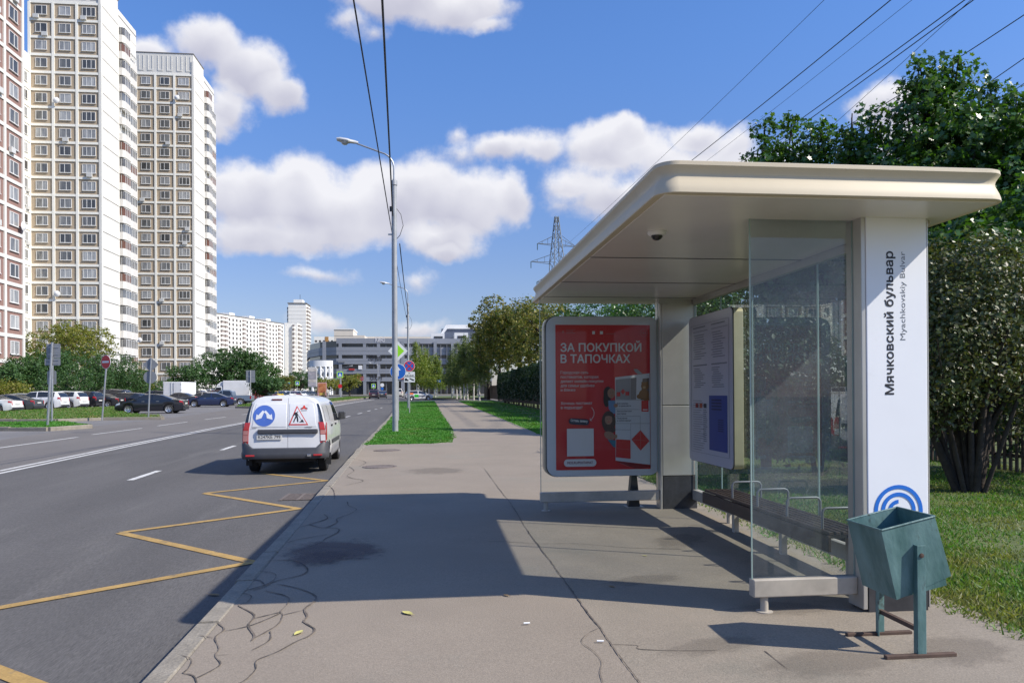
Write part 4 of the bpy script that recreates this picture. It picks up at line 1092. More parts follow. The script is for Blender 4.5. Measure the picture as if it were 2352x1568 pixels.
rear_patch(lambda z: SPLIT + 0.004, lambda z: min(lim(z), 0.66 + (z - 0.5) * .3 if z < .55 else 9), 0.54, 1.63, 0.008).build('rear_door', M_VWHITE, van, smooth=30)
rear_patch(lambda z: -min(lim(z), 9), lambda z: SPLIT - 0.004, 0.54, 1.63, 0.008).build('rear_door', M_VWHITE, van, smooth=30)
# pressed window panels
rear_patch(lambda z: SPLIT + 0.03, lambda z: lim(z) - 0.05, 1.0, 1.50, 0.014).build('pressed_panel', M_VWHITE, van, smooth=30, bevel=0.006)
rear_patch(lambda z: -(lim(z) - 0.05), lambda z: SPLIT - 0.03, 1.0, 1.50, 0.014).build('pressed_panel', M_VWHITE, van, smooth=30, bevel=0.006)
# tail lamps in three lenses, with a black pillar strip above
for s in (1, -1):
    def yo(z, s=s): return s * (half_w(z) * 0.985 - 0.005)
    def yi(z, s=s): return s * (half_w(z) * 0.985 - 0.105 + 0.045 * max(0, z - 1.0))
    for z0, z1, mt, nm in ((0.70, 0.83, M_LAMPP if s > 0 else M_LAMPC, 'tail_lamp'), (0.84, 0.93, M_LAMPP, 'tail_lamp'), (0.94, 1.09, M_LAMPR, 'tail_lamp')):
        rear_patch(yi, yo, z0, z1, 0.022, 3, 3, 0.03).build(nm, mt, van, smooth=30)
    rear_patch(lambda z: s * (half_w(z) * 0.985 - 0.115), lambda z: s * (half_w(z) * 0.985 - 0.002), 0.66, 1.10, 0.012, 3, 2, 0.03).build('lamp_housing', M_LAMPR, van)
    rear_patch(lambda z: s * (half_w(z) * 0.985 - 0.07 + 0.10 * (z - 1.1)), lambda z: s * (half_w(z) * 0.985 - 0.004), 1.10, 1.50, 0.012, 6, 2, 0.03).build('pillar_trim', GLASS_DARK, van, smooth=30)
    # lens wraps a little round the corner
    MB().prism([(-2.13, 0.70), (-1.97, 0.72), (-2.02, 1.05), (-2.08, 1.09)], 'y', s * 0.862, s * 0.876).build('lamp_wrap', M_LAMPR, van)
# bumper
def bump():
    plan = [(-1.86, 0.885), (-1.98, 0.89), (-2.10, 0.875), (-2.18, 0.81), (-2.215, 0.66), (-2.235, 0.4), (-2.24, 0.0)]
    plan = plan + [(x, -y) for x, y in reversed(plan[:-1])]
    prof = [(-0.02, 0.32), (0.012, 0.335), (0.028, 0.38), (0.03, 0.45), (0.012, 0.49), (0.02, 0.53), (0.004, 0.555), (-0.06, 0.56)]
    m = MB(); vs = []
    for d, z in prof:
        for i, (x, y) in enumerate(plan):
            a = Vector(plan[max(0, i - 1)]); b = Vector(plan[min(len(plan) - 1, i + 1)]); t = (b - a).normalized(); nn = Vector((t.y, -t.x))
            up = 0.0
            if abs(y) > 0.78 and z > 0.5: up = 0.125
            q = Vector((x, y)) - nn * (-d) if False else Vector((x, y)) + nn * (-d if (nn.x > 0 or (abs(nn.x) < 1e-6 and nn.y * y < 0)) else d)
            vs.append((q.x, q.y, z + up))
    w = len(plan); m.add(vs, [(i * w + k, i * w + k + 1, (i + 1) * w + k + 1, (i + 1) * w + k) for i in range(len(prof) - 1) for k in range(w - 1)])
    return m
vb = bump().build('rear_bumper', M_BUMP, van, smooth=45)
for s in (1, -1): MB().box(-2.262, s * 0.70 - 0.09, 0.385, -2.2, s * 0.70 + 0.09, 0.42).build('reflector', M_LAMPR, vb, bevel=0.004).rotation_euler = (0, 0, 0)
MB().box(-2.278, -0.56, 0.37, -2.24, -0.48, 0.42).build('tow_eye_cover', CHROME, vb, bevel=0.006)
# handle strip, plate, lamp, lettering
hs_ = MB().box(vrear(0.93) - 0.055, -0.70, 0.86, vrear(0.93) + 0.0, 0.55, 0.955).build('handle_strip', M_BUMP, van, bevel=0.018)
M_PLATE = mat('number plate', (0.62, 0.61, 0.57), 0.4)
px_ = vrear(0.8) - 0.02
pl = MB().box(px_ - 0.012, 0.05, 0.735, px_, 0.57, 0.85).build('number_plate', M_PLATE, van, bevel=0.003)
def rear_text(name, body_, yc, zc, size, m, par, x, bold=0, fit=None):
    M4 = Matrix.Translation((x, yc, zc)) @ Matrix(((0, 0, -1, 0), (-1, 0, 0, 0), (0, 1, 0, 0), (0, 0, 0, 1)))
    return place_text(name, body_, size, m, par, M4, bold, 'CENTER', fit)
rear_text('plate_number', 'К247КЕ 799', 0.31, 0.762, 0.095, M_INK, pl, px_ - 0.0135, 0.001, 0.46)
M_CHLET = mat('grey badge lettering', (0.22, 0.22, 0.23), 0.4, 0.5)
rear_text('badge_lettering', 'LADA', 0.62, 0.985, 0.035, M_CHLET, van, vrear(0.98) - 0.012, 0.001, 0.10)
rear_text('badge_lettering', 'LARGUS', -0.50, 0.985, 0.035, M_CHLET, van, vrear(0.98) - 0.012, 0.001, 0.15)
bl = MB().box(vrear(1.60) - 0.03, 0.06, 1.572, vrear(1.60) + 0.03, 0.275, 1.602).build('brake_light', mat('dark red lamp', (0.16, 0.025, 0.02), 0.3), van, bevel=0.006)
# stickers
M_SBLUE = mat('blue sticker', (0.07, 0.15, 0.50), 0.5)
M_SWHITE = mat('white sticker', (0.72, 0.73, 0.76), 0.5)
M_SRED = mat('red sticker', (0.62, 0.05, 0.035), 0.5)
def decal(name, pts, m, out, par=van):
    bm = bmesh.new(); bm.faces.new([bm.verts.new((0, y, z)) for y, z in pts])
    bmesh.ops.triangulate(bm, faces=bm.faces[:])
    for _ in range(3):
        ed = [e for e in bm.edges if e.calc_length() > 0.05]
        if ed: bmesh.ops.subdivide_edges(bm, edges=ed, cuts=1, use_grid_fill=True)
    bmesh.ops.triangulate(bm, faces=bm.faces[:])
    for v in bm.verts: v.co = rear_pt(v.co.y, v.co.z, out)
    me = bpy.data.meshes.new(name); bm.to_mesh(me); bm.free(); me.materials.append(m)
    return link(name, me, par)
cy, cz, rr = 0.42, 1.245, 0.225
circ = MB(); cc = [rear_pt(cy + rr * math.cos(2 * PI * k / 36), cz + rr * math.sin(2 * PI * k / 36), 0.0175) for k in range(36)] + [rear_pt(cy, cz, 0.0175)]
st1 = circ.add(cc, [(k, (k + 1) % 36, 36) for k in range(36)]).build('direction_sticker', M_SBLUE, van)
for s in (1, -1):
    p0, p1 = Vector((cy + s * .012, cz + .10)), Vector((cy + s * .175, cz - .085)); d = (p1 - p0).normalized(); n_ = Vector((-d.y, d.x)); e_ = p1 - d * .105
    A2 = [p0 + n_ * .024, e_ + n_ * .024, e_ + n_ * .068, p1, e_ - n_ * .068, e_ - n_ * .024, p0 - n_ * .024]
    decal('arrow_mark', [(q.x, q.y) for q in A2], M_SWHITE, 0.0205 + 0.0006 * (s > 0), st1)
tri = [(-0.255, 1.47), (-0.075, 1.045), (-0.475, 1.045)]
TW = [(-0.09, 1.04), (-0.50, 1.04), (-0.255, 1.455)]
st2 = decal('roadworks_sticker', TW, M_SRED, 0.019)
decal('sticker_field', [(-0.125, 1.065), (-0.465, 1.065), (-0.262, 1.412)], M_SWHITE, 0.0205, st2)
man = [[(-0.292, 1.325), (-0.276, 1.34), (-0.262, 1.325), (-0.276, 1.308)], [(-0.200, 1.27), (-0.215, 1.31), (-0.262, 1.318), (-0.282, 1.27), (-0.275, 1.225), (-0.232, 1.235)], [(-0.250, 1.235), (-0.278, 1.235), (-0.292, 1.165), (-0.292, 1.105), (-0.265, 1.105), (-0.265, 1.165)],
       [(-0.232, 1.24), (-0.262, 1.215), (-0.225, 1.16), (-0.205, 1.10), (-0.178, 1.105), (-0.205, 1.17)], [(-0.185, 1.265), (-0.178, 1.225), (-0.190, 1.222), (-0.205, 1.30), (-0.235, 1.312)], [(-0.300, 1.10), (-0.415, 1.10), (-0.375, 1.165), (-0.345, 1.13)], [(-0.275, 1.26), (-0.36, 1.135), (-0.367, 1.14), (-0.282, 1.268)]]
for q in man: decal('worker_mark', q, M_INK, 0.022, st2)
st3 = decal('company_sticker', [(-0.395, 1.462), (-0.418, 1.462), (-0.430, 1.415), (-0.480, 1.385), (-0.455, 1.372), (-0.407, 1.392), (-0.358, 1.372), (-0.333, 1.385), (-0.383, 1.415)], M_SRED, 0.019)
for s in (1, -1): decal('company_mark', [(-0.407 + s * .03, 1.405), (-0.407 + s * .075, 1.382), (-0.407 + s * .075, 1.398), (-0.407 + s * .035, 1.418)][::s], M_INK, 0.0205, st3)
decal('company_mark', [(-0.345, 1.358), (-0.470, 1.358), (-0.470, 1.348), (-0.345, 1.348)], M_INKG, 0.0205, st3)
# side: windows, sliding lines, moulding, mirrors, handles
def side_pt(x, z, s, out=0.006):
    y = 0; k = vplan(x)
    for a, b in zip(SEC, SEC[1:]):
        if a[1] <= z <= b[1]: y = (a[0] + (b[0] - a[0]) * (z - a[1]) / (b[1] - a[1])) * k
    return (x, s * (y + out), z + out * 0.3)
def side_patch(quadpts, s, out, n=6):
    """quadpts: four (x, z) corners, low-rear, low-front, high-front, high-rear"""
    m = MB(); vs = []
    for i in range(n + 1):
        for k in range(n + 1):
            f, g = i / n, k / n
            a = Vector(quadpts[0]).lerp(Vector(quadpts[1]), g); b = Vector(quadpts[3]).lerp(Vector(quadpts[2]), g); q = a.lerp(b, f)
            vs.append(side_pt(q.x, q.y, s, out))
    w = n + 1; m.add(vs, [(i * w + k, i * w + k + 1, (i + 1) * w + k + 1, (i + 1) * w + k) for i in range(n) for k in range(n)])
    return m
for s in (1, -1):
    side_patch([(0.05, 1.06), (1.18, 1.04), (0.62, 1.50), (0.12, 1.52)], s, 0.008).build('front_window', GLASS_DARK, van, smooth=30)
    side_patch([(-1.9, 1.12), (-1.02, 1.12), (-1.02, 1.46), (-1.82, 1.46)], s, 0.007).build('side_panel', M_VWHITE, van, smooth=30)
    side_patch([(-0.95, 1.10), (-0.03, 1.10), (-0.03, 1.48), (-0.95, 1.47)], s, 0.007).build('side_panel', M_VWHITE, van, smooth=30)
    for x in (-1.0, 0.0, 1.02):
        side_patch([(x - 0.004, 0.42), (x + 0.004, 0.42), (x + 0.004, 1.06), (x - 0.004, 1.06)], s, 0.003, 3).build('door_gap', BLACK, van)
    side_patch([(-0.95, 0.56), (0.95, 0.56), (0.95, 0.66), (-0.95, 0.66)], s, 0.014).build('side_moulding', M_BUMP, van, smooth=30)
    for x in (-0.85, 0.1):
        a = side_pt(x, 0.98, s, 0.012)
        MB().box(a[0] - 0.09, a[1] - 0.015, a[2] - 0.02, a[0] + 0.09, a[1] + 0.015, a[2] + 0.02).build('door_handle', BLACK, van, bevel=0.006)
    mr = MB().box(0.98, s * 0.94 - 0.09, 1.06, 1.10, s * 0.94 + 0.09, 1.26).build('door_mirror', M_BUMP, van, bevel=0.03)
    MB().box(1.0, s * 0.80, 1.04, 1.07, s * 0.90, 1.09).build('mirror_arm', M_BUMP, mr)
    MB().box(0.974, s * 0.94 - 0.07, 1.08, 0.979, s * 0.94 + 0.07, 1.24).build('mirror_glass', GLASS_DARK, mr)
wsx = [(1.32, 0.62, 1.12), (1.32, -0.62, 1.12), (0.80, -0.52, 1.57), (0.80, 0.52, 1.57)]
MB().quad(*[(p[0] + 0.02, p[1], p[2] + 0.025) for p in wsx]).build('windscreen', GLASS_DARK, van)
def wheel(par, x, y, r=0.31, w=0.19, rim=M_RIMST, name='wheel'):
    s = 1 if y > 0 else -1
    wh = MB().lathe([(r * 0.62, -w / 2 * s), (r * 0.9, -w / 2 * s), (r, -w * 0.38 * s), (r, w * 0.38 * s), (r * 0.9, w / 2 * s), (r * 0.64, w / 2 * s)], 28, 'y').build(name, M_TYRE, par, smooth=35, loc=(x, y - s * w / 2, r))
    MB().lathe([(0, w * 0.30 * s), (r * 0.2, w * 0.33 * s), (r * 0.3, w * 0.25 * s), (r * 0.56, w * 0.30 * s), (r * 0.64, w * 0.47 * s), (r * 0.66, w * 0.40 * s), (r * .66, -w / 2 * s), (0, -w / 2 * s)], 20, 'y').build('rim', rim, wh, smooth=35)
    return wh
for x in (-1.45, 1.455):
    for y in (0.835, -0.835): wheel(van, x, y)
for s in (1, -1): MB().box(-1.83, s * 0.84 - 0.10, 0.16, -1.815, s * 0.84 + 0.02, 0.42).build('mud_flap', BLACK, van)
# ------------------------------------------------------------------ cars
M_RIMAL = mat('alloy wheel', (0.55, 0.56, 0.58), 0.3, 0.8)
M_TRIM = mat('black trim plastic', (0.03, 0.03, 0.033), 0.55)
M_HEAD = mat('head lamp glass', (0.62, 0.64, 0.66), 0.08, coat=1.0)
SPEC = {
 'sedan': dict(L=4.75, W=1.82, top=[(-2.37, .62), (-2.33, .95), (-1.80, 1.04), (-1.60, 1.06), (-.80, 1.38), (-.25, 1.455), (.30, 1.43), (1.12, 1.01), (1.85, .88), (2.24, .74), (2.37, .52)], belt=.93, wb=(-1.40, 1.40), r=.325, win=((-1.35, -.30), (-.20, 1.0)), ws=(.36, 1.06), rg=(-1.55, -.86)),
 'hatch': dict(L=4.1, W=1.75, top=[(-2.05, .65), (-2.02, 1.0), (-1.82, 1.32), (-1.55, 1.46), (-.5, 1.52), (.25, 1.47), (1.05, 1.03), (1.65, .92), (1.98, .76), (2.05, .5)], belt=.95, wb=(-1.25, 1.28), r=.31, win=((-1.5, -.30), (-.20, .92)), ws=(.32, 1.0), rg=(-2.0, -1.70)),
 'suv': dict(L=4.55, W=1.88, top=[(-2.27, .75), (-2.24, 1.10), (-2.02, 1.50), (-1.75, 1.64), (-.5, 1.70), (.40, 1.64), (1.15, 1.15), (1.85, 1.05), (2.18, .90), (2.27, .6)], belt=1.08, wb=(-1.33, 1.36), r=.36, win=((-1.75, -.32), (-.22, 1.02)), ws=(.46, 1.10), rg=(-2.22, -1.95)),
 'mpv': dict(L=4.9, W=1.92, top=[(-2.45, .75), (-2.43, 1.1), (-2.30, 1.62), (-2.05, 1.80), (-.5, 1.88), (.75, 1.80), (1.55, 1.22), (2.1, 1.05), (2.4, .85), (2.45, .6)], belt=1.12, wb=(-1.5, 1.55), r=.34, win=((-2.1, -.75), (-.65, .45)), ws=(.82, 1.48), rg=(-2.41, -2.2)),
 'wagon': dict(L=4.7, W=1.82, top=[(-2.35, .68), (-2.32, 1.0), (-2.05, 1.34), (-1.7, 1.47), (-.3, 1.52), (.35, 1.46), (1.15, 1.02), (1.85, .9), (2.22, .75), (2.35, .5)], belt=.96, wb=(-1.38, 1.40), r=.32, win=((-1.95, -.32), (-.22, 1.0)), ws=(.42, 1.08), rg=(-2.3, -1.85)),
}
def car_funcs(sp):
    L, W = sp['L'], sp['W']
    def top(x):
        t = sp['top']
        for a, b in zip(t, t[1:]):
            if a[0] <= x <= b[0]: return a[1] + (b[1] - a[1]) * (x - a[0]) / (b[0] - a[0])
        return t[-1][1]
    def bot(x):
        z = 0.22; r = sp['r'] + 0.06
        for c in sp['wb']:
            d = abs(x - c)
            if d < r: z = max(z, sp['r'] + math.sqrt(r * r - d * d) * 0.98)
        e = abs(x) - (L / 2 - 0.35)
        if e > 0: z = max(z, 0.22 + 0.10 * e / 0.35)
        return z
    def ring(x):
        zt = top(x); zb = bot(x)
        e = max(0, abs(x) / (L / 2) - 0.55) / 0.45
        w = W / 2 * (1 - 0.17 * e ** 2.6)
        zs = min(sp['belt'] + 0.04 * max(0, -x / (L / 2)), zt - 0.035)
        hh = zt - zs
        q = [(w * .93, zb), (w * .985, max(zb, zb + .33 * (zs - zb))), (w, max(zb, zb + .68 * (zs - zb))), (w * .97, max(zs, zb))]
        inset = 0.34 * max(0, hh - 0.05)
        re = w * .955 - inset
        q += [((w * .97 + re) / 2 + 0.012, zs + hh * .48), (re, zt - min(.05, hh * .5)), (re * .78, zt - .012), (0, zt)]
        return q
    def S_(x, s):
        q = ring(x); i = min(int(s), len(q) - 2); f = s - i
        return Vector((x, q[i][0] + (q[i + 1][0] - q[i][0]) * f, q[i][1] + (q[i + 1][1] - q[i][1]) * f))
    return top, bot, ring, S_
def car_mesh_set(kind):
    sp = SPEC[kind]; L = sp['L']; top, bot, ring, S_ = car_funcs(sp); out = {}
    xs = set(round(p[0], 3) for p in sp['top'])
    for c in sp['wb']:
        r = sp['r'] + .06
        for k in (-1.02, -1, -.92, -.75, -.5, -.25, 0, .25, .5, .75, .92, 1, 1.02): xs.add(round(c + r * k, 3))
    xs |= {round(-L / 2 + L * k / 22, 3) for k in range(23)}
    xs = sorted(x for x in xs if sp['top'][0][0] <= x <= sp['top'][-1][0])
    m = MB(); rows = []
    for x in xs:
        q = ring(x); rows.append([(x, y, z) for y, z in q] + [(x, -y, z) for y, z in reversed(q[:-1])])
    n = len(rows[0]); fs = []
    for i in range(len(rows) - 1):
        for j in range(n - 1): fs.append((i * n + j, i * n + j + 1, (i + 1) * n + j + 1, (i + 1) * n + j))
    fs.append(tuple(range(n))); e = (len(rows) - 1) * n; fs.append(tuple(e + k for k in range(n)))
    out['body'] = m.add([p for r in rows for p in r], fs).mesh('car_body', paint_mat(), 38)
    def patch(x0, x1, s0, s1, side, off, nx=8, ns=4, trim=0.0):
        mb = MB(); vs = []
        for i in range(nx + 1):
            x = x0 + (x1 - x0) * i / nx
            for k in range(ns + 1):
                s = s0 + (s1 - s0) * k / ns
                p = S_(x, s); dx = S_(min(x + .02, L / 2), s) - S_(max(x - .02, -L / 2), s); ds = S_(x, min(s + .02, 7)) - S_(x, max(s - .02, 0))
                nn = dx.cross(ds); nn = nn.normalized() if nn.length > 1e-9 else Vector((0, 1, 0))
                if nn.y < -1e-6 or (abs(nn.y) < 1e-6 and nn.z < 0): nn = -nn
                p = p + nn * off; vs.append((p.x, p.y * side, p.z))
        w = ns + 1; mb.add(vs, [(i * w + k, i * w + k + 1, (i + 1) * w + k + 1, (i + 1) * w + k) for i in range(nx) for k in range(ns)])
        return mb
    def both(*a, **k):
        mb = MB(); p = patch(*a[:4], 1, *a[4:], **k); q = patch(*a[:4], -1, *a[4:], **k)
        mb.add(p.v, p.f); mb.add(q.v, q.f); return mb
    for i, (a, b) in enumerate(sp['win']):
        for sd in (1, -1): out['side_window', i, sd] = patch(a, b, 3.15, 4.88, sd, .006).mesh('side_window', GLASS_DARK, 30)
    out['windscreen'] = both(*sp['ws'], 5.12, 7, .006).mesh('windscreen', GLASS_DARK, 30)
    out['rear_window'] = both(*sp['rg'], 5.12, 7, .006).mesh('rear_window', GLASS_DARK, 30)
    xf, xr = sp['top'][-1][0], sp['top'][0][0]
    for sd in (1, -1):
        out['headlight', sd] = patch(xf - .42, xf - .10, 2.25, 3.3 if kind != 'mpv' else 3.0, sd, .01, 6, 5).mesh('headlight', M_HEAD, 40)
        a = patch(xr + .035, xr + .24, 2.45, 3.05, sd, .012, 5, 5)
        b = patch(xr + .004, xr + .04, 4.9, 5.5, sd, .014, 3, 5); a.add(b.v, b.f)
        out['tail_light', sd] = a.mesh('tail_light', RED, 40)
    g = MB(); zf = .5
    g.box(xf - .03, -.42, .34, xf + .012, .42, .50); out['grille'] = g.mesh('grille', M_TRIM)
    out['front_plate'] = MB().box(xf + .012, -.26, .38, xf + .02, .26, .48).mesh('number_plate', M_PLATE)
    out['rear_plate'] = MB().box(xr - .03, -.26, .68, xr - .005, .26, .79).mesh('number_plate', M_PLATE)
    out['rear_bumper'] = MB().box(xr - .02, -.7, .28, xr + .10, .7, .46).mesh('bumper_trim', M_TRIM)
    out['underbody'] = MB().box(-L / 2 + .2, -.62, .17, L / 2 - .25, .62, .5).mesh('underbody', M_TRIM)
    for sd in (1, -1):
        out['mirror', sd] = MB().box(.86, sd * (sp['W'] / 2 + .08) - .09, sp['belt'] + .02, .98, sd * (sp['W'] / 2 + .08) + .09, sp['belt'] + .15).mesh('door_mirror', paint_mat())
        h = MB()
        for x in (-.65, .35):
            p = S_(x, 2.8); h.box(x - .1, p.y * sd - .012, p.z - .012, x + .1, p.y * sd + .02, p.z + .012)
        out['handles', sd] = h.mesh('door_handle', CHROME)
        gg = MB()
        for x in (-.25, .98):
            for k in range(4):
                a, b = S_(x, .6 + .6 * k), S_(x, 1.2 + .6 * k if k < 3 else 2.95)
                gg.add([(x - .006, a.y * sd + .004 * sd, a.z), (x + .006, a.y * sd + .004 * sd, a.z), (x + .006, b.y * sd + .004 * sd, b.z), (x - .006, b.y * sd + .004 * sd, b.z)], [(0, 1, 2, 3)])
        out['door_seam', sd] = gg.mesh('door_seam', M_TRIM)
    return out
CARSETS = {}
def whl(r, w=0.2):
    t = MB().lathe([(r * .62, -w / 2), (r * .9, -w / 2), (r, -w * .36), (r, w * .36), (r * .9, w / 2), (r * .66, w / 2)], 24, 'y').mesh('wheel', M_TYRE, 35)
    rim = MB().lathe([(0, w * .40), (r * .16, w * .44), (r * .2, w * .34), (r * .56, w * .38), (r * .66, w * .5), (r * .68, w * .4), (r * .68, -w / 2), (0, -w / 2)], 20, 'y').mesh('rim', M_RIMAL, 35)
    sp = MB()
    for k in range(5):
        a = 2 * PI * k / 5 + .3; c, s = math.cos(a), math.sin(a)
        for d in (.25,):
            c2, s2 = math.cos(a + PI / 5), math.sin(a + PI / 5)
            sp.add([(r * .24 * math.cos(a + .5), w * .39, r * .24 * math.sin(a + .5)), (r * .54 * math.cos(a + .38), w * .395, r * .54 * math.sin(a + .38)), (r * .54 * math.cos(a + .88), w * .395, r * .54 * math.sin(a + .88)), (r * .24 * math.cos(a + .76), w * .39, r * .24 * math.sin(a + .76))], [(0, 1, 2, 3)])
    spk = sp.mesh('spoke_gap', M_TRIM)
    return t, rim, spk
def make_car(kind, label, color, loc, rz, group='cars in the car park', detail=2, cat='car'):
    if kind not in CARSETS: CARSETS[kind] = (car_mesh_set(kind), whl(SPEC[kind]['r']))
    ms, (t, rim, spk) = CARSETS[kind]
    root = thing('parked_car' if 'park' in group else 'car', label, cat, loc, rz, group)
    for key, me in ms.items():
        nm = me.name.split('.')[0].replace('car_', '')
        if detail < 2 and nm in ('door_handle', 'door_seam', 'front_plate'): continue
        o = link(nm, me, root); o.color = (*color, 1)
    sp = SPEC[kind]
    for x in sp['wb']:
        for sd in (1, -1):
            w = link('wheel', t, root, (x, sd * (sp['W'] / 2 - .12), sp['r'])); w.rotation_euler = (0, 0, 0 if sd > 0 else PI)
            link('rim', rim, w); link('spoke_gap', spk, w)
    return root
def car_at(kind, label, color, u, v, heading, **k):
    """u, v: picture point under the middle of the car; heading in degrees, 0 = facing right (+X), 90 = away, 180 = left"""
    p = gp(u, v, ROADZ)
    return make_car(kind, label, color, (p.x, p.y, p.z), R_(heading), **k)
CW = (.72, .72, .72); CS = (.42, .43, .44); CK = (.012, .012, .015); CG = (.06, .065, .075); CN = (.012, .022, .075); CM = (.11, .012, .018)
car_at('sedan', 'black sedan with bright wheels parked side-on by the verge tip', (.008, .009, .016), 350, 949, 181)
car_at('sedan', 'dark blue sedan parked behind the black sedan beside the pickup', CN, 484, 934, 182)
car_at('sedan', 'white car cut off by the left picture edge, tail to the road', CW, -32, 949, 176)
car_at('sedan', 'dark grey sedan with red tail lamp at the far left of the car park', CG, 22, 945.5, 176)
car_at('wagon', 'silver estate car behind the dark grey sedan at far left', CS, 40, 941, 176)
car_at('suv', 'white crossover with dark windows left of the double signpost', CW, 90, 941, 177)
car_at('suv', 'white off-roader with red tail lamp right of the double signpost', (.66, .67, .64), 140, 938.5, 172)
car_at('suv', 'black off-roader with a tall red tail lamp next to the white one', CK, 180, 936.5, 170)
car_at('sedan', 'black sedan with red tail lamp left of the no entry sign', (.02, .02, .022), 226, 935.5, 174)
car_at('mpv', 'big black people carrier behind the no entry sign', (.014, .014, .02), 248, 932, 174)
car_at('sedan', 'silver white sedan roof showing behind the black sedan', (.6, .6, .6), 312, 931, 172)
car_at('suv', 'dark blue off-roader behind the black sedan and the round signpost', (.02, .025, .05), 352, 926, 172)
car_at('sedan', 'dark grey sedan in the second row right of the white container', (.05, .052, .058), 413, 929, 174)
car_at('suv', 'black off-roader with large red lamp in the second row', (.02, .012, .015), 437, 925, 168)
car_at('hatch', 'pale silver hatchback behind the dark blue sedan', (.38, .38, .39), 466, 928, 172)
car_at('suv', 'maroon off-roader in front of the white box lorry', CM, 489, 922, 172)
car_at('sedan', 'pale grey car roof in the rear row below the hedge', (.3, .31, .33), 300, 924, 156)
car_at('hatch', 'yellow taxi roof in the rear row beside the white container', (.55, .36, .02), 362, 921, 160)
car_at('wagon', 'black estate car in the gap right of the big people carrier', (.02, .022, .03), 282, 934, 173)
car_at('suv', 'dark off-roader roof behind the white crossover', (.03, .032, .036), 112, 931, 174)
car_at('sedan', 'bronze grey sedan behind the dark grey one at far left', (.12, .11, .1), -5, 937, 175)
far = [('suv', 'maroon car just right of the pickup tail', CM, 589, 919, 78), ('suv', 'black off-roader next to the maroon car behind the square signpost', CK, 603, 918.5, 76), ('sedan', 'dark red car left of the yellow car', (.09, .02, .02), 616, 918, 72),
       ('hatch', 'bright yellow car in the far row of parked cars', (.60, .42, .01), 631, 917.5, 70), ('hatch', 'black car right of the yellow car', CK, 645, 917, 70), ('hatch', 'white and silver car in the far row', (.62, .62, .62), 660, 916, 68), ('sedan', 'dark red sedan in the far row', (.12, .02, .02), 673, 915.5, 70),
       ('hatch', 'white hatchback in the far row between dark cars', CW, 685, 915, 66), ('sedan', 'grey blue sedan near the end of the far row', (.07, .08, .1), 699, 914, 60), ('sedan', 'dark car at the end of the far row by the lawn', (.03, .03, .035), 713, 913, 50)]
for k, l, c, u, v, h in far: car_at(k, l, c, u, v, h, detail=1)
traf = [('suv', 'red-lamped dark car waiting at the junction ahead', (.05, .012, .012), 859.5, 915.5, 92), ('sedan', 'dark saloon beside the red-lamped car at the junction', (.02, .02, .022), 878, 914, 92), ('hatch', 'pale grey car turning in the distant junction', (.4, .4, .42), 830, 905.5, 300), ('sedan', 'dark sedan crossing far left of the junction', (.03, .035, .045), 795, 906, 185)]
for k, l, c, u, v, h in traf: car_at(k, l, c, u, v, h, group='traffic at the junction', detail=1)
cs = car_at('hatch', 'white shared car with orange and green livery pulling out of the side street', CW, 962, 918.5, 12, group='traffic at the junction')
_, _, _, S_ = car_funcs(SPEC['hatch'])
def livery(name, x0, x1, s0, s1, m, side=-1):
    mb = MB(); vs = []
    for i in range(7):
        for k in range(5):
            p = S_(x0 + (x1 - x0) * i / 6, s0 + (s1 - s0) * k / 4); vs.append((p.x, (p.y + .008) * side, p.z))
    mb.add(vs, [(i * 5 + k, i * 5 + k + 1, (i + 1) * 5 + k + 1, (i + 1) * 5 + k) for i in range(6) for k in range(4)])
    mb.build(name, m, cs)
M_ORANGE = mat('orange livery', (.62, .14, .02), .4); M_GREENL = mat('green livery', (.02, .42, .03), .4)
for sd in (-1, 1):
    livery('orange_livery', -1.85, -1.0, 1.9, 3.6, M_ORANGE, sd); livery('green_livery', -.85, -.2, .9, 2.6, M_GREENL, sd); livery('dark_livery', .05, .75, 1.2, 2.0, M_INKG, sd)
car_at('mpv', 'pale cream van behind the shared car in the side street', (.62, .58, .5), 917, 912, 88, group='traffic at the junction', detail=1, cat='van')

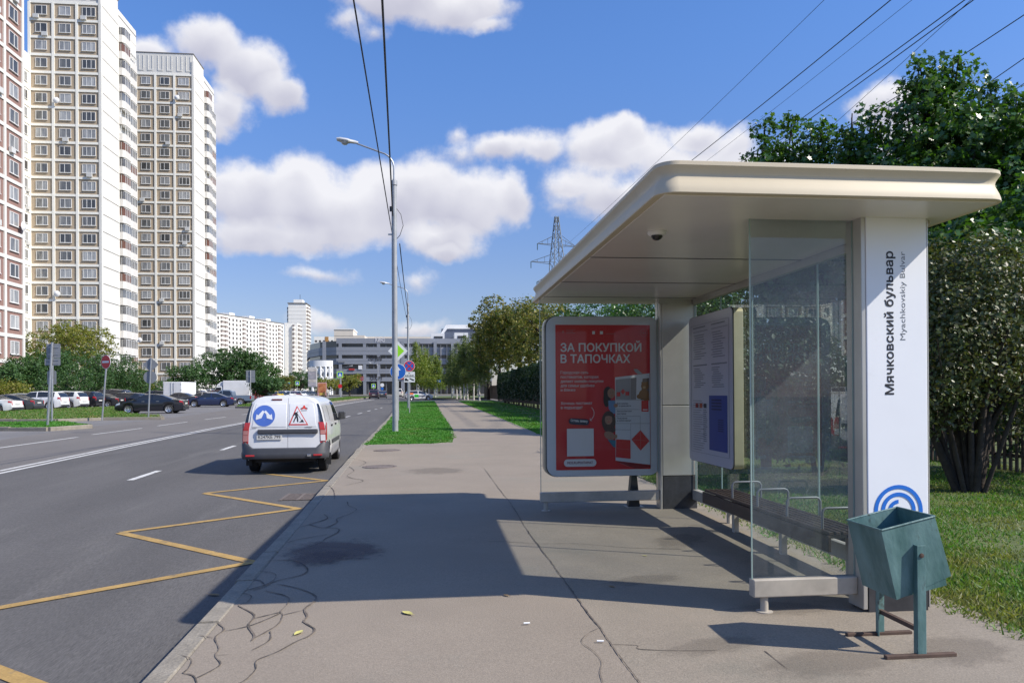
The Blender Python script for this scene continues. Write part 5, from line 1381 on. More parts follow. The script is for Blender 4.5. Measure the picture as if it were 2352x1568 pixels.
# pickup
def pickup(label, u, v, heading):
    p = gp(u, v, ROADZ); t = thing('pickup_truck', label, 'pickup truck', p, R_(heading), None)
    pm = paint_mat(); c = (.16, .21, .28, 1)
    def part(nm, mb, m=None, sm=False):
        o = mb.build(nm, m or pm, t, smooth=sm); o.color = c; return o
    # side outline of cab and bonnet, then the bed
    def slab(top, bot, w0, w1, name):
        m = MB(); vs = []
        for side in (1, -1):
            for (x, z) in top + bot[::-1]: vs.append((x, side * (w0 if z < 1.05 else w0 - (z - 1.05) * w1), z))
        n = len(top) + len(bot)
        m.add(vs, [tuple(range(n)), tuple(range(2 * n - 1, n - 1, -1))] + [(i, i + n, (i + 1) % n + n, (i + 1) % n) for i in range(n)])
        return part(name, m)
    def arch(x, c0, r=.43):
        d = abs(x - c0); return .38 + math.sqrt(max(0, r * r - d * d))
    bx_ = [-.62, .2, .9, 1.15, 1.2, 1.35, 1.6, 1.85, 2.0, 2.05, 2.5]
    bz_ = [.36, .36, .36, arch(1.15, 1.6, .46), arch(1.2, 1.6, .46), arch(1.35, 1.6, .46), arch(1.6, 1.6, .46), arch(1.85, 1.6, .46), arch(2.0, 1.6, .46), .45, .42]
    slab([(-.62, 1.1), (-.55, 1.55), (-.35, 1.70), (.45, 1.72), (.70, 1.62), (1.30, 1.16), (2.2, 1.03), (2.5, .85)], list(zip(bx_, bz_)), .90, .28, 'cab')
    rx = [-2.6, -1.95, -1.9, -1.75, -1.5, -1.25, -1.1, -1.05, -.64]; rz_ = [.5, .5, arch(-1.9, -1.5, .46), arch(-1.75, -1.5, .46), arch(-1.5, -1.5, .46), arch(-1.25, -1.5, .46), arch(-1.1, -1.5, .46), .42, .36]
    slab([(-2.6, 1.08), (-.64, 1.1)], list(zip(rx, rz_)), .89, 0, 'cargo_bed')
    for s in (1, -1):
        for q, nm in (([(.50, 1.12), (1.14, 1.14), (.70, 1.55), (.50, 1.60)], 'side_window'), ([(-.50, 1.12), (.42, 1.12), (.42, 1.62), (-.28, 1.60), (-.46, 1.45)], 'side_window')):
            MB().add([(x, s * (.905 - (z - 1.05) * .28), z) for x, z in q], [tuple(range(len(q)))]).build(nm, GLASS_DARK, t)
        MB().box(-2.62, s * .89 - .07, .72, -2.50, s * .89 + .012, 1.02).build('tail_light', RED, t)
        MB().box(2.30, s * .78 - .14, .75, 2.49, s * .78 + .13, .92).build('headlight', M_HEAD, t)
        MB().box(.86, s * 1.0 - .1, 1.12, .98, s * 1.0 + .1, 1.30).build('door_mirror', CHROME, t)
        for x in (-1.5, 1.6):
            w = link('wheel', PW_[0], t, (x, s * .80, .38)); w.rotation_euler = (0, 0, 0 if s > 0 else PI); link('rim', PW_[1], w); link('spoke_gap', PW_[2], w)
    MB().add([(1.29, .78, 1.18), (1.29, -.78, 1.18), (.73, -.68, 1.62), (.73, .68, 1.62)], [(0, 1, 2, 3)]).build('windscreen', GLASS_DARK, t).location = (.012, 0, .012)
    MB().box(-2.68, -.8, .45, -2.58, .8, .58).build('rear_bumper', CHROME, t)
    MB().box(-2.4, -.6, .3, 2.3, .6, .55).build('underbody', M_TRIM, t)
PW_ = whl(.38, .24)
pickup('grey blue double cab pickup parked with its tail to the lawn', 525, 930.5, 180)

# white box lorry and white container
p = gp(536, 920.5, ROADZ)
lr = thing('box_lorry', 'white box lorry with a rounded cab spoiler behind the pickup', 'lorry', p, R_(182))
M_LWHITE = mat('white lorry body', (.74, .75, .76), .45, var=.06, vscale=1)
MB().box(-2.6, -1.1, .85, 1.3, 1.1, 3.15).build('cargo_box', M_LWHITE, lr, bevel=.04)
MB().prism([(1.35, .55), (1.35, 2.2), (1.6, 2.3), (2.3, 2.2), (2.75, 1.5), (3.0, 1.35), (3.05, .55)], 'y', -1.0, 1.0).build('cab', M_LWHITE, lr, bevel=.05)
MB().prism([(1.32, 2.3), (1.32, 3.05), (1.7, 2.95), (2.2, 2.55), (2.35, 2.32)], 'y', -.85, .85).build('roof_spoiler', M_LWHITE, lr, bevel=.05)
for s in (1, -1): MB().prism([(1.6, 1.5), (2.68, 1.5), (2.28, 2.1), (1.6, 2.1)], 'y', s * 1.003, s * 1.008).build('side_window', GLASS_DARK, lr)
MB().box(-2.5, -.5, .45, 2.9, .5, .86).build('chassis', M_TRIM, lr)
for x in (-1.6, 2.2):
    for s in (1, -1):
        w = link('wheel', PW_[0], lr, (x, s * .85, .38)); w.rotation_euler = (0, 0, 0 if s > 0 else PI); link('rim', PW_[1], w)
p = gp(396, 927.5, ROADZ)
ct = thing('box_trailer', 'plain white box trailer with double rear doors among the parked cars', 'trailer', p, R_(-6))
MB().box(-1.15, 0, .62, 1.15, 4.4, 2.75).build('cargo_box', M_LWHITE, ct, bevel=.03)
for s in (-1, 1):
    d = MB().box(min(.02 * s, 1.1 * s), -.03, .68, max(.02 * s, 1.1 * s), -.004, 2.70).build('rear_door', M_LWHITE, ct, bevel=.01)
    MB().tube([(.18 * s, -.05, .75), (.18 * s, -.05, 2.64)], .02, 6).build('lock_bar', STEEL, d)
    for z in (1.0, 1.7, 2.4): MB().box(min(1.04 * s, 1.13 * s), -.05, z, max(1.04 * s, 1.13 * s), -.03, z + .08).build('hinge', STEEL, d)
MB().box(-.9, .1, .40, .9, 4.2, .62).build('chassis', M_TRIM, ct)
for s in (1, -1):
    w = link('wheel', PW_[0], ct, (s * .85, 2.2, .38)); w.rotation_euler = (0, 0, PI / 2); link('rim', PW_[1], w)
# ------------------------------------------------------------------ residential towers
def wall_mat(name, col, var=.06, **k): return mat(name, col, .85, var=var, vscale=.25, speck=.06, sscale=6, **k)
M_TW = wall_mat('white facade panel', (.68, .665, .62), dirt=((.58, .56, .51), .35, .55, .75))
M_TRIBW = wall_mat('cream facade rib', (.86, .84, .76))
M_BROWN = wall_mat('tan tile facade', (.43, .345, .245), .10)
M_REDB = wall_mat('red brown tile facade', (.26, .155, .13), .12)
M_JOINT = mat('dark panel joint', (.18, .17, .16), .9)
M_WPANE = mat('curtained window pane', (.15, .155, .155), .08, spec=.6, var=.4, vscale=.35, col2=(.42, .42, .40))
M_WPANE2 = mat('dark window pane', (.05, .06, .075), .06, spec=.8, var=.4, vscale=.4, col2=(.24, .25, .26))
M_WFRAME = mat('white window frame', (.72, .72, .70), .5)
M_AC = mat('air conditioner casing', (.58, .58, .56), .5)
M_BALG = mat('balcony glazing', (.06, .06, .062), .15, spec=.6, var=.6, vscale=.3, col2=(.27, .26, .25))
M_BALB = mat('brown balcony glazing', (.14, .06, .035), .3, var=.3, vscale=.5)
FH = 2.8
def win_meshes(w, h, mull, tag_):
    fr = MB(); t = .07
    fr.box(-w / 2, -.09, -h / 2, w / 2, 0, -h / 2 + t); fr.box(-w / 2, -.09, h / 2 - t, w / 2, 0, h / 2)
    fr.box(-w / 2, -.09, -h / 2 + t, -w / 2 + t, 0, h / 2 - t); fr.box(w / 2 - t, -.09, -h / 2 + t, w / 2, 0, h / 2 - t)
    for x in mull: fr.box(-w / 2 + w * x - .04, -.085, -h / 2 + t, -w / 2 + w * x + .04, 0, h / 2 - t)
    sill = .06; fr.box(-w / 2 - .08, -.16, -h / 2 - .05, w / 2 + .08, 0, -h / 2)
    pa = MB().box(-w / 2 + t, -.05, -h / 2 + t, w / 2 - t, -.02, h / 2 - t)
    ms = []
    for i, (lo_, hi_) in enumerate(((.05, .12), (.12, .30), (.22, .42), (.34, .50), (.09, .2))):
        ms.append(pa.mesh('pane', mat('window pane %d' % i, (lo_, lo_ * 1.03, lo_ * 1.08), .07, spec=.7, var=.3, vscale=.9, col2=(hi_, hi_, hi_ * .96), stretch=(3, 3, .5))))
    return fr.mesh('window', M_WFRAME), ms
WIN_A = win_meshes(1.75, 1.45, (.58,), 'a'); WIN_B = win_meshes(2.05, 1.45, (.33, .67), 'b'); WIN_C = win_meshes(1.75, 1.45, (.42,), 'c')
AC_ME = MB().box(-.42, -.40, -.3, .42, -.08, .3).mesh('air_conditioner', M_AC)
DISH_ME = MB().lathe([(0, .05), (.3, .1), (.5, .22), (.5, .24), (.3, .12), (0, .07)], 16, 'y').mesh('satellite_dish', WHITE, 40)
PANEL_CACHE = {}
def shared(key, fn):
    if key not in PANEL_CACHE: PANEL_CACHE[key] = fn()
    return PANEL_CACHE[key]
def facade(root, cols, floors, z0, tile, ribm, x_edges, rotz, origin, rnd, ac=.12, ribs=True):
    """windowed facade in the plane y = 0 of a local frame; returns nothing, adds parts to root"""
    fr = bpy.data.objects.new('facade', None); COL.objects.link(fr); fr.parent = root; fr.location = origin; fr.rotation_euler = (0, 0, rotz)
    W = x_edges[-1] - x_edges[0]
    for i, (a, b) in enumerate(zip(x_edges, x_edges[1:])):
        pm = shared(('pan', round(b - a, 2), tile.name), lambda: MB().box(-(b - a) / 2 + .22, -.05, -FH / 2 + .2, (b - a) / 2 - .22, .1, FH / 2 - .2).mesh('tiled_panel', tile))
        wm = cols[i]
        for k in range(floors):
            z = z0 + FH * k; c = (a + b) / 2
            link('tiled_panel', pm, fr, (c, 0, z))
            w = link('window', wm[0], fr, (c + rnd.uniform(-.03, .03), -.055, z + .12))
            if rnd.random() < .5: w.scale.x = -1
            link('pane', rnd.choice(wm[1]), w)
            if rnd.random() < ac: link('air_conditioner', AC_ME, fr, (c + rnd.choice((-.7, .6, .1)), -.06, z - .95))
            elif rnd.random() < .03: link('satellite_dish', DISH_ME, fr, (c + rnd.choice((-1.2, 1.1)), -.75, z - .4))
    if ribs:
        hm = MB().box(x_edges[0], -.16, -.19, x_edges[-1], 0.1, .19).mesh('floor_rib', ribm)
        for k in range(floors + 1): link('floor_rib', hm, fr, (0, 0, z0 - FH / 2 + FH * k))
        zb, zt = z0 - FH / 2, z0 + FH * (floors - .5)
        vm = MB().box(-.2, -.19, zb, .2, 0.1, zt).mesh('pier_rib', ribm)
        for x in x_edges: link('pier_rib', vm, fr, (x, 0, 0))
def tower(name, label, X, Y, W, D, floors, tile, seed, ztop_extra=4.2, cols=None, bal=True):
    """X, Y: near right-hand corner of the tower; the tiled front faces the camera, the white side faces the road"""
    rnd = random.Random(seed); g = gz(Y) - .3
    root = thing(name, label, 'building', (X, Y, g))
    z0 = 3.7; H = z0 + FH * (floors - .5)
    MB().box(-W, .06, 0, -.06, D, H).build('core_wall', M_JOINT, root)
    edges = [-W + W * k / 3 for k in range(4)]
    facade(root, cols or [WIN_A, WIN_C, WIN_B], floors, z0, tile, M_TRIBW, edges, 0, (0, 0, 0), rnd)
    # attic storey with raised panels
    at = MB().box(-W, -.02, H + .12, -.02, 7.0, H + ztop_extra).build('attic', M_TW, root)
    for k in range(3):
        cx = -W + W * (k + .5) / 3
        for s in (-1, 1):
            MB().box(cx + s * .85 - .5, -.08, H + .7, cx + s * .85 - .35, -.02, H + ztop_extra - .5).build('attic_relief', M_TW, at)
            MB().box(cx + s * .85 + .35, -.08, H + .7, cx + s * .85 + .5, -.02, H + ztop_extra - .5).build('attic_relief', M_TW, at)
            MB().box(cx + s * .85 - .35, -.08, H + .7, cx + s * .85 + .35, -.02, H + .95).build('attic_relief', M_TW, at)
    MB().box(-W - .1, -.1, H + ztop_extra, .08, 7.1, H + ztop_extra + .15).build('parapet_cap', M_JOINT, at)
    MB().box(-W, 7.02, H - .01, -.03, D, H + 1.7).build('rear_attic', M_TW, root)
    MB().box(-W - .1, 7.12, H + 1.7, .06, D + .1, H + 1.82).build('parapet_cap', M_JOINT, root)
    # white side: one panel to a storey
    pm = MB().box(-.05, .08, -FH / 2 + .06, .06, 6.9, FH / 2 - .06).mesh('wall_panel', M_TW)
    pm2 = MB().box(-.05, 6.95, -FH / 2 + .035, .02, D, FH / 2 - .035).mesh('wall_panel', M_TW)
    cm = MB().box(-.28, -.2, -FH / 2 + .03, .08, .07, FH / 2 - .03).mesh('corner_panel', M_TW)
    for k in range(-1, floors + 1):
        z = z0 + FH * k
        for me in (pm, pm2, cm): link(me.name.split('.')[0], me, root, (0, 0, z))
    if bal:
        for c, (ya, yb, dep) in enumerate(((7.3, 10.6, .85), (10.9, 14.2, .62))):
            par = MB(); out = [(0, ya), (dep * .6, ya), (dep, ya + .5), (dep, yb - .5), (dep * .6, yb), (0, yb)]
            par.prism(out, 'z', -1.25, .0); pme = par.mesh('balcony', wall_mat('weathered balcony panel', (.62, .60, .56), .1))
            gl = MB().prism([(0, ya + .06), (dep * .6 - .03, ya + .06), (dep - .06, ya + .55), (dep - .06, yb - .55), (dep * .6 - .03, yb - .06), (0, yb - .06)], 'z', .02, 1.32)
            gms = [gl.mesh('glazing', M_BALG), gl.mesh('glazing', M_BALG), gl.mesh('glazing', M_BALG), gl.mesh('glazing', M_BALB), gl.mesh('glazing', M_WPANE2)]
            fm = MB()
            for t in (0, .34, .66, 1.0):
                y = ya + .55 + (yb - ya - 1.1) * t; fm.box(dep - .07, y - .04, .02, dep - .02, y + .04, 1.3)
            for y in (ya + .08, yb - .08): fm.box(dep * .3, y - .05, .02, dep * .36, y + .05, 1.3)
            fm.box(dep * .5, ya + .3, 1.28, dep - .0, yb - .3, 1.36)
            fme = fm.mesh('glazing_frame', M_WFRAME)
            for k in range(floors - (c == 1)):
                b = link('balcony', pme, root, (0.03, 0, z0 + FH * k))
                if rnd.random() < .9: link('glazing', rnd.choice(gms), b)
                link('glazing_frame', fme, b)
    return root
t2 = tower('apartment_tower', 'tan tiled white apartment tower second from the left edge', -52.2, 130.0, 10.8, 15, 22, M_BROWN, 2)
t3 = tower('apartment_tower', 'tan tiled white apartment tower standing farthest right of the three', -45.9, 157.6, 10.8, 14.6, 22, M_BROWN, 3)
# narrow return wing left of the second tower
rnd = random.Random(5)
wg = MB().box(-15.0, -3.6, 0, -10.85, .05, 3.7 + FH * 18.5 - .01).build('return_wing', M_TW, t2)
facade(t2, [WIN_A], 18, 3.7, M_TRIBW, M_TRIBW, [0.2, 3.6], PI / 2, (-10.8, -3.7, 0), rnd, .2)
# red brown tower at the left edge: windowed long side faces the road
def red_tower():
    rnd = random.Random(8); g = gz(80) - .3
    root = thing('apartment_tower', 'red brown tiled apartment tower cut off by the left picture edge', 'building', (-45.0, 91.4, g))
    H = 3.7 + FH * 25.5
    MB().box(-12, -26, 0, -.08, 0, H).build('core_wall', M_TW, root)
    edges = [-25.6 + 3.6 * k for k in range(8)]
    edges[-1] = -.3
    facade(root, [WIN_A, WIN_B, WIN_C, WIN_A, WIN_B, WIN_C, WIN_A], 26, 3.7, M_REDB, M_TW, edges, PI / 2, (0, 0, 0), rnd, .22)
    cm = MB().box(-.5, -.3, -FH / 2 + .03, .06, .06, FH / 2 - .03).mesh('corner_panel', M_TW)
    for k in range(26): link('corner_panel', cm, root, (0, 0, 3.7 + FH * k))
    return root
red_tower()

# ------------------------------------------------------------------ far white blocks
M_FARW = wall_mat('far white panel wall', (.86, .84, .78), .04)
M_FARG = mat('far window', (.06, .065, .075), .15, var=.6, vscale=.2, col2=(.22, .20, .19))
M_FARB = mat('far balcony glazing', (.22, .17, .15), .5, var=.5, vscale=.2, col2=(.42, .36, .33))  # brownish tone of the far balcony glazing
def far_slab(name, label, u0, z0d, u1, z1d, vtop, floors, plan, depth=14, seed=1, fw=3.2, roofbits=True):
    """slab whose visible long face runs between two picture columns at given depths"""
    rnd = random.Random(seed)
    a = aY(u0, 900, z0d); b = aY(u1, 900, z1d); a.z = b.z = 0
    d = b - a; L = d.length; ang = math.atan2(d.y, d.x)
    root = thing(name, label, 'building', (a.x, a.y, 1.3), ang)
    H = aY(u0, vtop, z0d).z - 1.3
    fh = H / (floors + .6)
    MB().box(0, 0, 0, L, depth, H).build('wall', M_FARW, root)
    ww = MB().box(-.8, -.08, -.75, .8, .05, .75).mesh('window', M_FARG)
    bal = MB().prism([(-1.6, 0), (-1.3, -.9), (0, -1.2), (1.3, -.9), (1.6, 0)], 'z', -1.3, -.1).mesh('balcony', M_FARW)
    bg = MB().prism([(-1.5, 0), (-1.2, -.8), (0, -1.05), (1.2, -.8), (1.5, 0)], 'z', -.1, 1.0).mesh('glazing', M_FARB)
    n = int(L / fw)
    for i in range(n):
        x = (i + .5) * L / n; isb = plan[i % len(plan)] == 'b'
        for k in range(floors):
            z = fh * (k + .75)
            if isb:
                q = link('balcony', bal, root, (x, 0, z))
                link('glazing', bg, q)
            else: link('window', ww, root, (x, 0, z))
    if roofbits:
        for f in (.12, .35, .6, .82): MB().box(L * f - 2.5, 2, H - .01, L * f + 2.5, 9, H + 2.2).build('lift_house', M_FARW, root)
        MB().box(-.2, -.25, H, L + .2, .2, H + .5).build('cornice', M_JOINT, root)
    return root
far_slab('apartment_block', 'long white apartment block with rows of tiny windows beyond the car park', 470, 432, 652, 505, 716, 17, 'wwwwbbwwwwb', 14, 3, 3.3)
# its end wall and the slim tower behind
def box_block(name, label, u0, u1, yd, vtop, depth, m, cat='building', side='r', floors=20, base=1.3):
    a = aY(u0, 900, yd); b = aY(u1, 900, yd); H = aY(u0, vtop, yd).z - base
    root = thing(name, label, cat, (a.x, yd, base))
    MB().box(0, 0, 0, b.x - a.x, depth, H).build('wall', m, root)
    return root, b.x - a.x, H
r, w, H = box_block('apartment_block', 'white end bay of the long block with balconies on its corner', 654, 684, 506, 741, 16, M_FARW)
bal = MB().box(0, 0, -1.1, 1.3, 3.2, 0).mesh('balcony', M_FARW); bg = MB().box(0, .1, 0, 1.1, 3.1, 1.2).mesh('glazing', M_FARB)
wf = MB().box(-.9, -.1, -.8, .9, .05, .8).mesh('window', M_FARG)
for k in range(16):
    z = H * (k + .7) / 16.6
    for y in (1, 8): q = link('balcony', bal, r, (w, y, z)); link('glazing', bg, q)
    q = link('balcony', bal, r, (w - 3, -1.2, z)); link('glazing', bg, q)
r, w, H = box_block('apartment_tower', 'slim white tower rising above the long block in the distance', 663, 704, 560, 697, 18, M_FARW)
for k in range(23):
    z = H * (k + .7) / 24
    for y in (1, 6, 11): q = link('balcony', bal, r, (w, y, z)); link('glazing', bg, q)
    q = link('balcony', bal, r, (-1.2, 2, z)); link('glazing', bg, q)
    MB_ = None
    link('floor_joint', shared('fj%d' % 1, lambda: MB().box(0, -.06, -.06, w, 0.02, .06).mesh('floor_joint', wall_mat('far joint', (.55, .54, .52)))), r, (0, 0, z + .9))
MB().box(-.5, -.5, H, w + .5, 19, H + .6).build('roof_edge', M_JOINT, r); MB().box(3, 4, H + .6, w - 3, 12, H + 3.4).build('lift_house', M_FARW, r); MB().tube([(w * .6, 5, H + 3.4), (w * .6, 5, H + 7)], .15, 5).build('antenna', M_TRIM, r)
r, w, H = box_block('apartment_block', 'pale block with an ochre strip half hidden beyond the mall', 722, 768, 640, 773, 18, M_FARW)
for i in range(5):
    for k in range(11): link('window', wf, r, (w * (i + .5) / 5, 0, H * (k + .7) / 11.6))
MB().box(w * .55, -.2, 0, w * .72, .1, H).build('ochre_strip', mat('ochre wall', (.42, .22, .07), .8), r)
M_CREAMB = wall_mat('cream panel wall', (.66, .60, .52), .05)
r, w, H = box_block('apartment_block', 'cream slab block behind the mall roof', 768, 812, 420, 757, 22, M_CREAMB)
for k in range(10): link('floor_joint', shared('fj2', lambda: MB().box(0, -.06, -.06, w, .02, .06).mesh('floor_joint', M_JOINT)), r, (0, 0, H * (k + .5) / 10.5))
MB().box(w, 0, 0, w + 6, 20, H - 3).build('side_wall', M_CREAMB, r); MB().box(-.3, -.3, H, w + .3, 22, H + .6).build('roof_edge', WHITE, r)
r, w, H = box_block('apartment_block', 'long low cream roof line running behind the mall', 812, 1000, 440, 773, 20, M_CREAMB)

# ------------------------------------------------------------------ shopping mall
M_MALL = mat('grey mall cladding', (.30, .315, .345), .45, .3, var=.06, vscale=.1)
M_MALLD = mat('mall ribbon glazing', (.03, .035, .045), .1, spec=.7, var=.5, vscale=.15)
M_MALLR = mat('mall joint', (.2, .21, .23), .6)
def mall():
    # front line in plan: curved left end, then straight
    base = 1.4
    cl = [(716, 300), (708, 285), (712, 268), (735, 256), (775, 250)]
    line = [aY(u, 900, d) for u, d in cl] + [aY(850, 900, 250), aY(905, 900, 250), aY(1000, 900, 251), aY(1130, 900, 252)]
    root = thing('shopping_mall', 'long grey shopping mall with dark ribbon windows closing the street', 'building', (line[4].x, 250, base))
    o = Vector((line[4].x, 250, base))
    pts = [Vector((p.x - o.x, p.y - o.y)) for p in line]
    H = aY(900, 777, 250).z - base
    def band(name, z0, z1, out, m, i0=0, i1=None, par=None):
        q = pts[i0:i1]; mb = MB(); vs = []
        c = Vector((20, 40))
        for p in q:
            n = (p - c).normalized(); r_ = p + Vector((0, -1)) * out if p.x > 5 else p + n * out
            vs += [(r_.x, r_.y, z0), (r_.x, r_.y, z1)]
        for p in reversed(q):
            vs += [(p.x * .999 + (.3 if p.x < 5 else 0), p.y + .6, z0), (p.x * .999 + (.3 if p.x < 5 else 0), p.y + .6, z1)]
        n = len(q) * 2
        mb.add(vs, [(2 * i, 2 * ((i + 1) % n), 2 * ((i + 1) % n) + 1, 2 * i + 1) for i in range(n)])
        k = len(q)
        mb.add([v for v in vs], [(2 * i + e, 2 * (i + 1) + e, 2 * (n - 2 - i) + e, 2 * (n - 1 - i) + e) for i in range(k - 1) for e in (0, 1)])
        return mb.build(name, m, par or root)
    core = MB(); cp = [(p.x, p.y + .5) for p in pts] + [(pts[-1].x, 80), (pts[0].x + 30, 80)]
    core.prism(cp, 'z', 0, H - .8); core.build('core_wall', M_MALLD, root)
    # alternating cladding bands: picture rows at the mall distance
    rows = [(777, 789, 5), (797, 815, 0), (823, 836, 0), (847, 858, 0), (866, 875.5, 0)]
    for a, b, i0 in rows: band('cladding_band', aY(900, b, 250).z - base, aY(900, a, 250).z - base, .5, M_MALL, max(0, i0 - 1) if i0 else 0)
    for v in (806, 829, 852): band('band_joint', aY(900, v + .4, 250).z - base, aY(900, v - .4, 250).z - base, .53, M_MALLR)
    # piers between window strips
    for u in (745, 782, 838, 870, 925, 960, 1000, 1040, 1080):
        p = aY(u, 900, 249.7); MB().box(p.x - o.x - .5, -.45, 0, p.x - o.x + .5, .3, H - 1).build('pier', M_MALL, root)
    for u in range(845, 1100, 14):
        p = aY(u, 900, 249.7); MB().box(p.x - o.x - .09, -.1, 0, p.x - o.x + .09, .45, H - 2).build('mullion', M_MALLR, root)
    def sign(body, u0, u1, v, h, m):
        p = aY(u0, v, 249.2); q = aY(u1, v, 249.2)
        M4 = Matrix.Translation((p.x - o.x, -.62, p.z - base)) @ Matrix.Rotation(PI / 2, 4, 'X')
        place_text('shop_lettering', body, h, m, root, M4, .05, 'LEFT', q.x - p.x)
    sign('ЛЭтуаль', 846, 877, 827.5, 2.4, M_INK)
    M_SR = mat('red shop letters', (.40, .03, .03), .5)
    sign('Яйцо', 818, 835, 873, 2.2, M_SR); sign('СПОРТ', 850, 879, 872.5, 1.5, M_INK); sign('Кино', 862, 884, 785, 2.4, mat('pale letters', (.6, .6, .62), .5))
    for (u0, u1, v0, v1, m) in ((801, 814, 846, 850, M_SR), (823, 832, 839, 848, WHITE), (776, 792, 828, 832, M_MALLR), (905, 929, 864, 871, M_SR)):
        a = aY(u0, v1, 249.2); b = aY(u1, v0, 249.2); MB().box(a.x - o.x, -.75, a.z - base, b.x - o.x, -.5, b.z - base).build('shop_sign', m, root)
    # roof: white rooms and the glazed hall on the right
    for u0, u1, v0, v1 in ((990, 1021, 765, 779), (1044, 1075, 764, 779)):
        a = aY(u0, v1, 253); b = aY(u1, v0, 253)
        rm = MB().box(a.x - o.x, 3, a.z - base - .5, b.x - o.x, 12, b.z - base).build('roof_room', WHITE, root)
        MB().box(a.x - o.x + 1, 2.9, a.z - base + .3, b.x - o.x - .6, 2.98, b.z - base - 1.0).build('window', M_MALLD, rm)
    a = aY(1014, 779, 262); b = aY(1125, 755, 262); c = aY(1125, 746, 262)
    hl = MB().box(a.x - o.x, 12.5, a.z - base - .5, b.x - o.x, 30, b.z - base).build('glazed_hall', mat('blue grey hall glazing', (.10, .12, .17), .12, spec=.7, var=.3, vscale=.3), root)
    MB().prism([(a.x - o.x - .8, a.z - base + 1), (a.x - o.x + 1.6, c.z - base), (b.x - o.x + 1, c.z - base), (b.x - o.x + 1, b.z - base), (a.x - o.x + 2, b.z - base), (a.x - o.x, a.z - base + 1)], 'y', 12.0, 31).build('hall_roof', WHITE, hl)
    # white drum canopy on lattice columns at the left end
    p = aY(738, 900, 240); q0 = aY(738, 842, 240).z - base; q1 = aY(738, 828, 240).z - base
    cc = Vector((p.x - o.x, -10)); cy_ = MB(); rr = (aY(765, 900, 240).x - aY(711, 900, 240).x) / 2
    vs = []; N_ = 20
    for k in range(N_ + 1):
        an = PI + PI * k / N_; vs += [(cc.x + rr * math.cos(an), cc.y + rr * .55 * math.sin(an), z) for z in (q0, q1)]
    cy_.add(vs, [(2 * k, 2 * k + 2, 2 * k + 3, 2 * k + 1) for k in range(N_)] + [tuple(2 * k for k in range(N_ + 1)), tuple(2 * k + 1 for k in range(N_, -1, -1))])
    cn = cy_.build('drum_canopy', WHITE, root)
    for k in range(7):
        an = PI + PI * (k + .3) / 6.6; x, y = cc.x + rr * .93 * math.cos(an), cc.y + rr * .5 * math.sin(an)
        MB().tube([(x, y, 0), (x, y, q0)], .35, 8).build('canopy_column', WHITE, cn)
        if k < 6:
            an2 = PI + PI * (k + 1.3) / 6.6; x2, y2 = cc.x + rr * .93 * math.cos(an2), cc.y + rr * .5 * math.sin(an2)
            for z0_, z1_ in ((q0 * .45, q0 * .72), (q0 * .72, q0), (q0 * .72, q0 * .45), (q0, q0 * .72)): MB().tube([(x, y, z0_), (x2, y2, z1_)], .15, 5).build('lattice_brace', WHITE, cn)
mall()
p0 = gp(704, 903, 0); p = aY(701, 900, p0.y)
pyl = thing('advertising_pillar', 'tall grey advertising pillar with small shop panels by the mall drive', 'advertising pillar', (aY(718, 900, 175).x, 175, 1.0))
zt = aY(718, 843, 175).z - 1.0
MB().tube([(0, 0, 0), (0, 0, 5)], .35, 10).build('post', WHITE, pyl)
MB().box(-.95, -.35, 2.2, .95, .35, zt).build('cabinet', mat('pale pillar cabinet', (.5, .5, .5), .6), pyl)
for k in range(5): MB().box(-.85, -.41, 2.4 + k * (zt - 2.6) / 5, .85, -.36, 2.4 + (k + .8) * (zt - 2.6) / 5).build('shop_panel', mat('faded shop panel %d' % (k % 3), ((.35, .33, .36), (.45, .42, .4), (.28, .27, .3))[k % 3], .6, var=.4, vscale=.8), pyl)
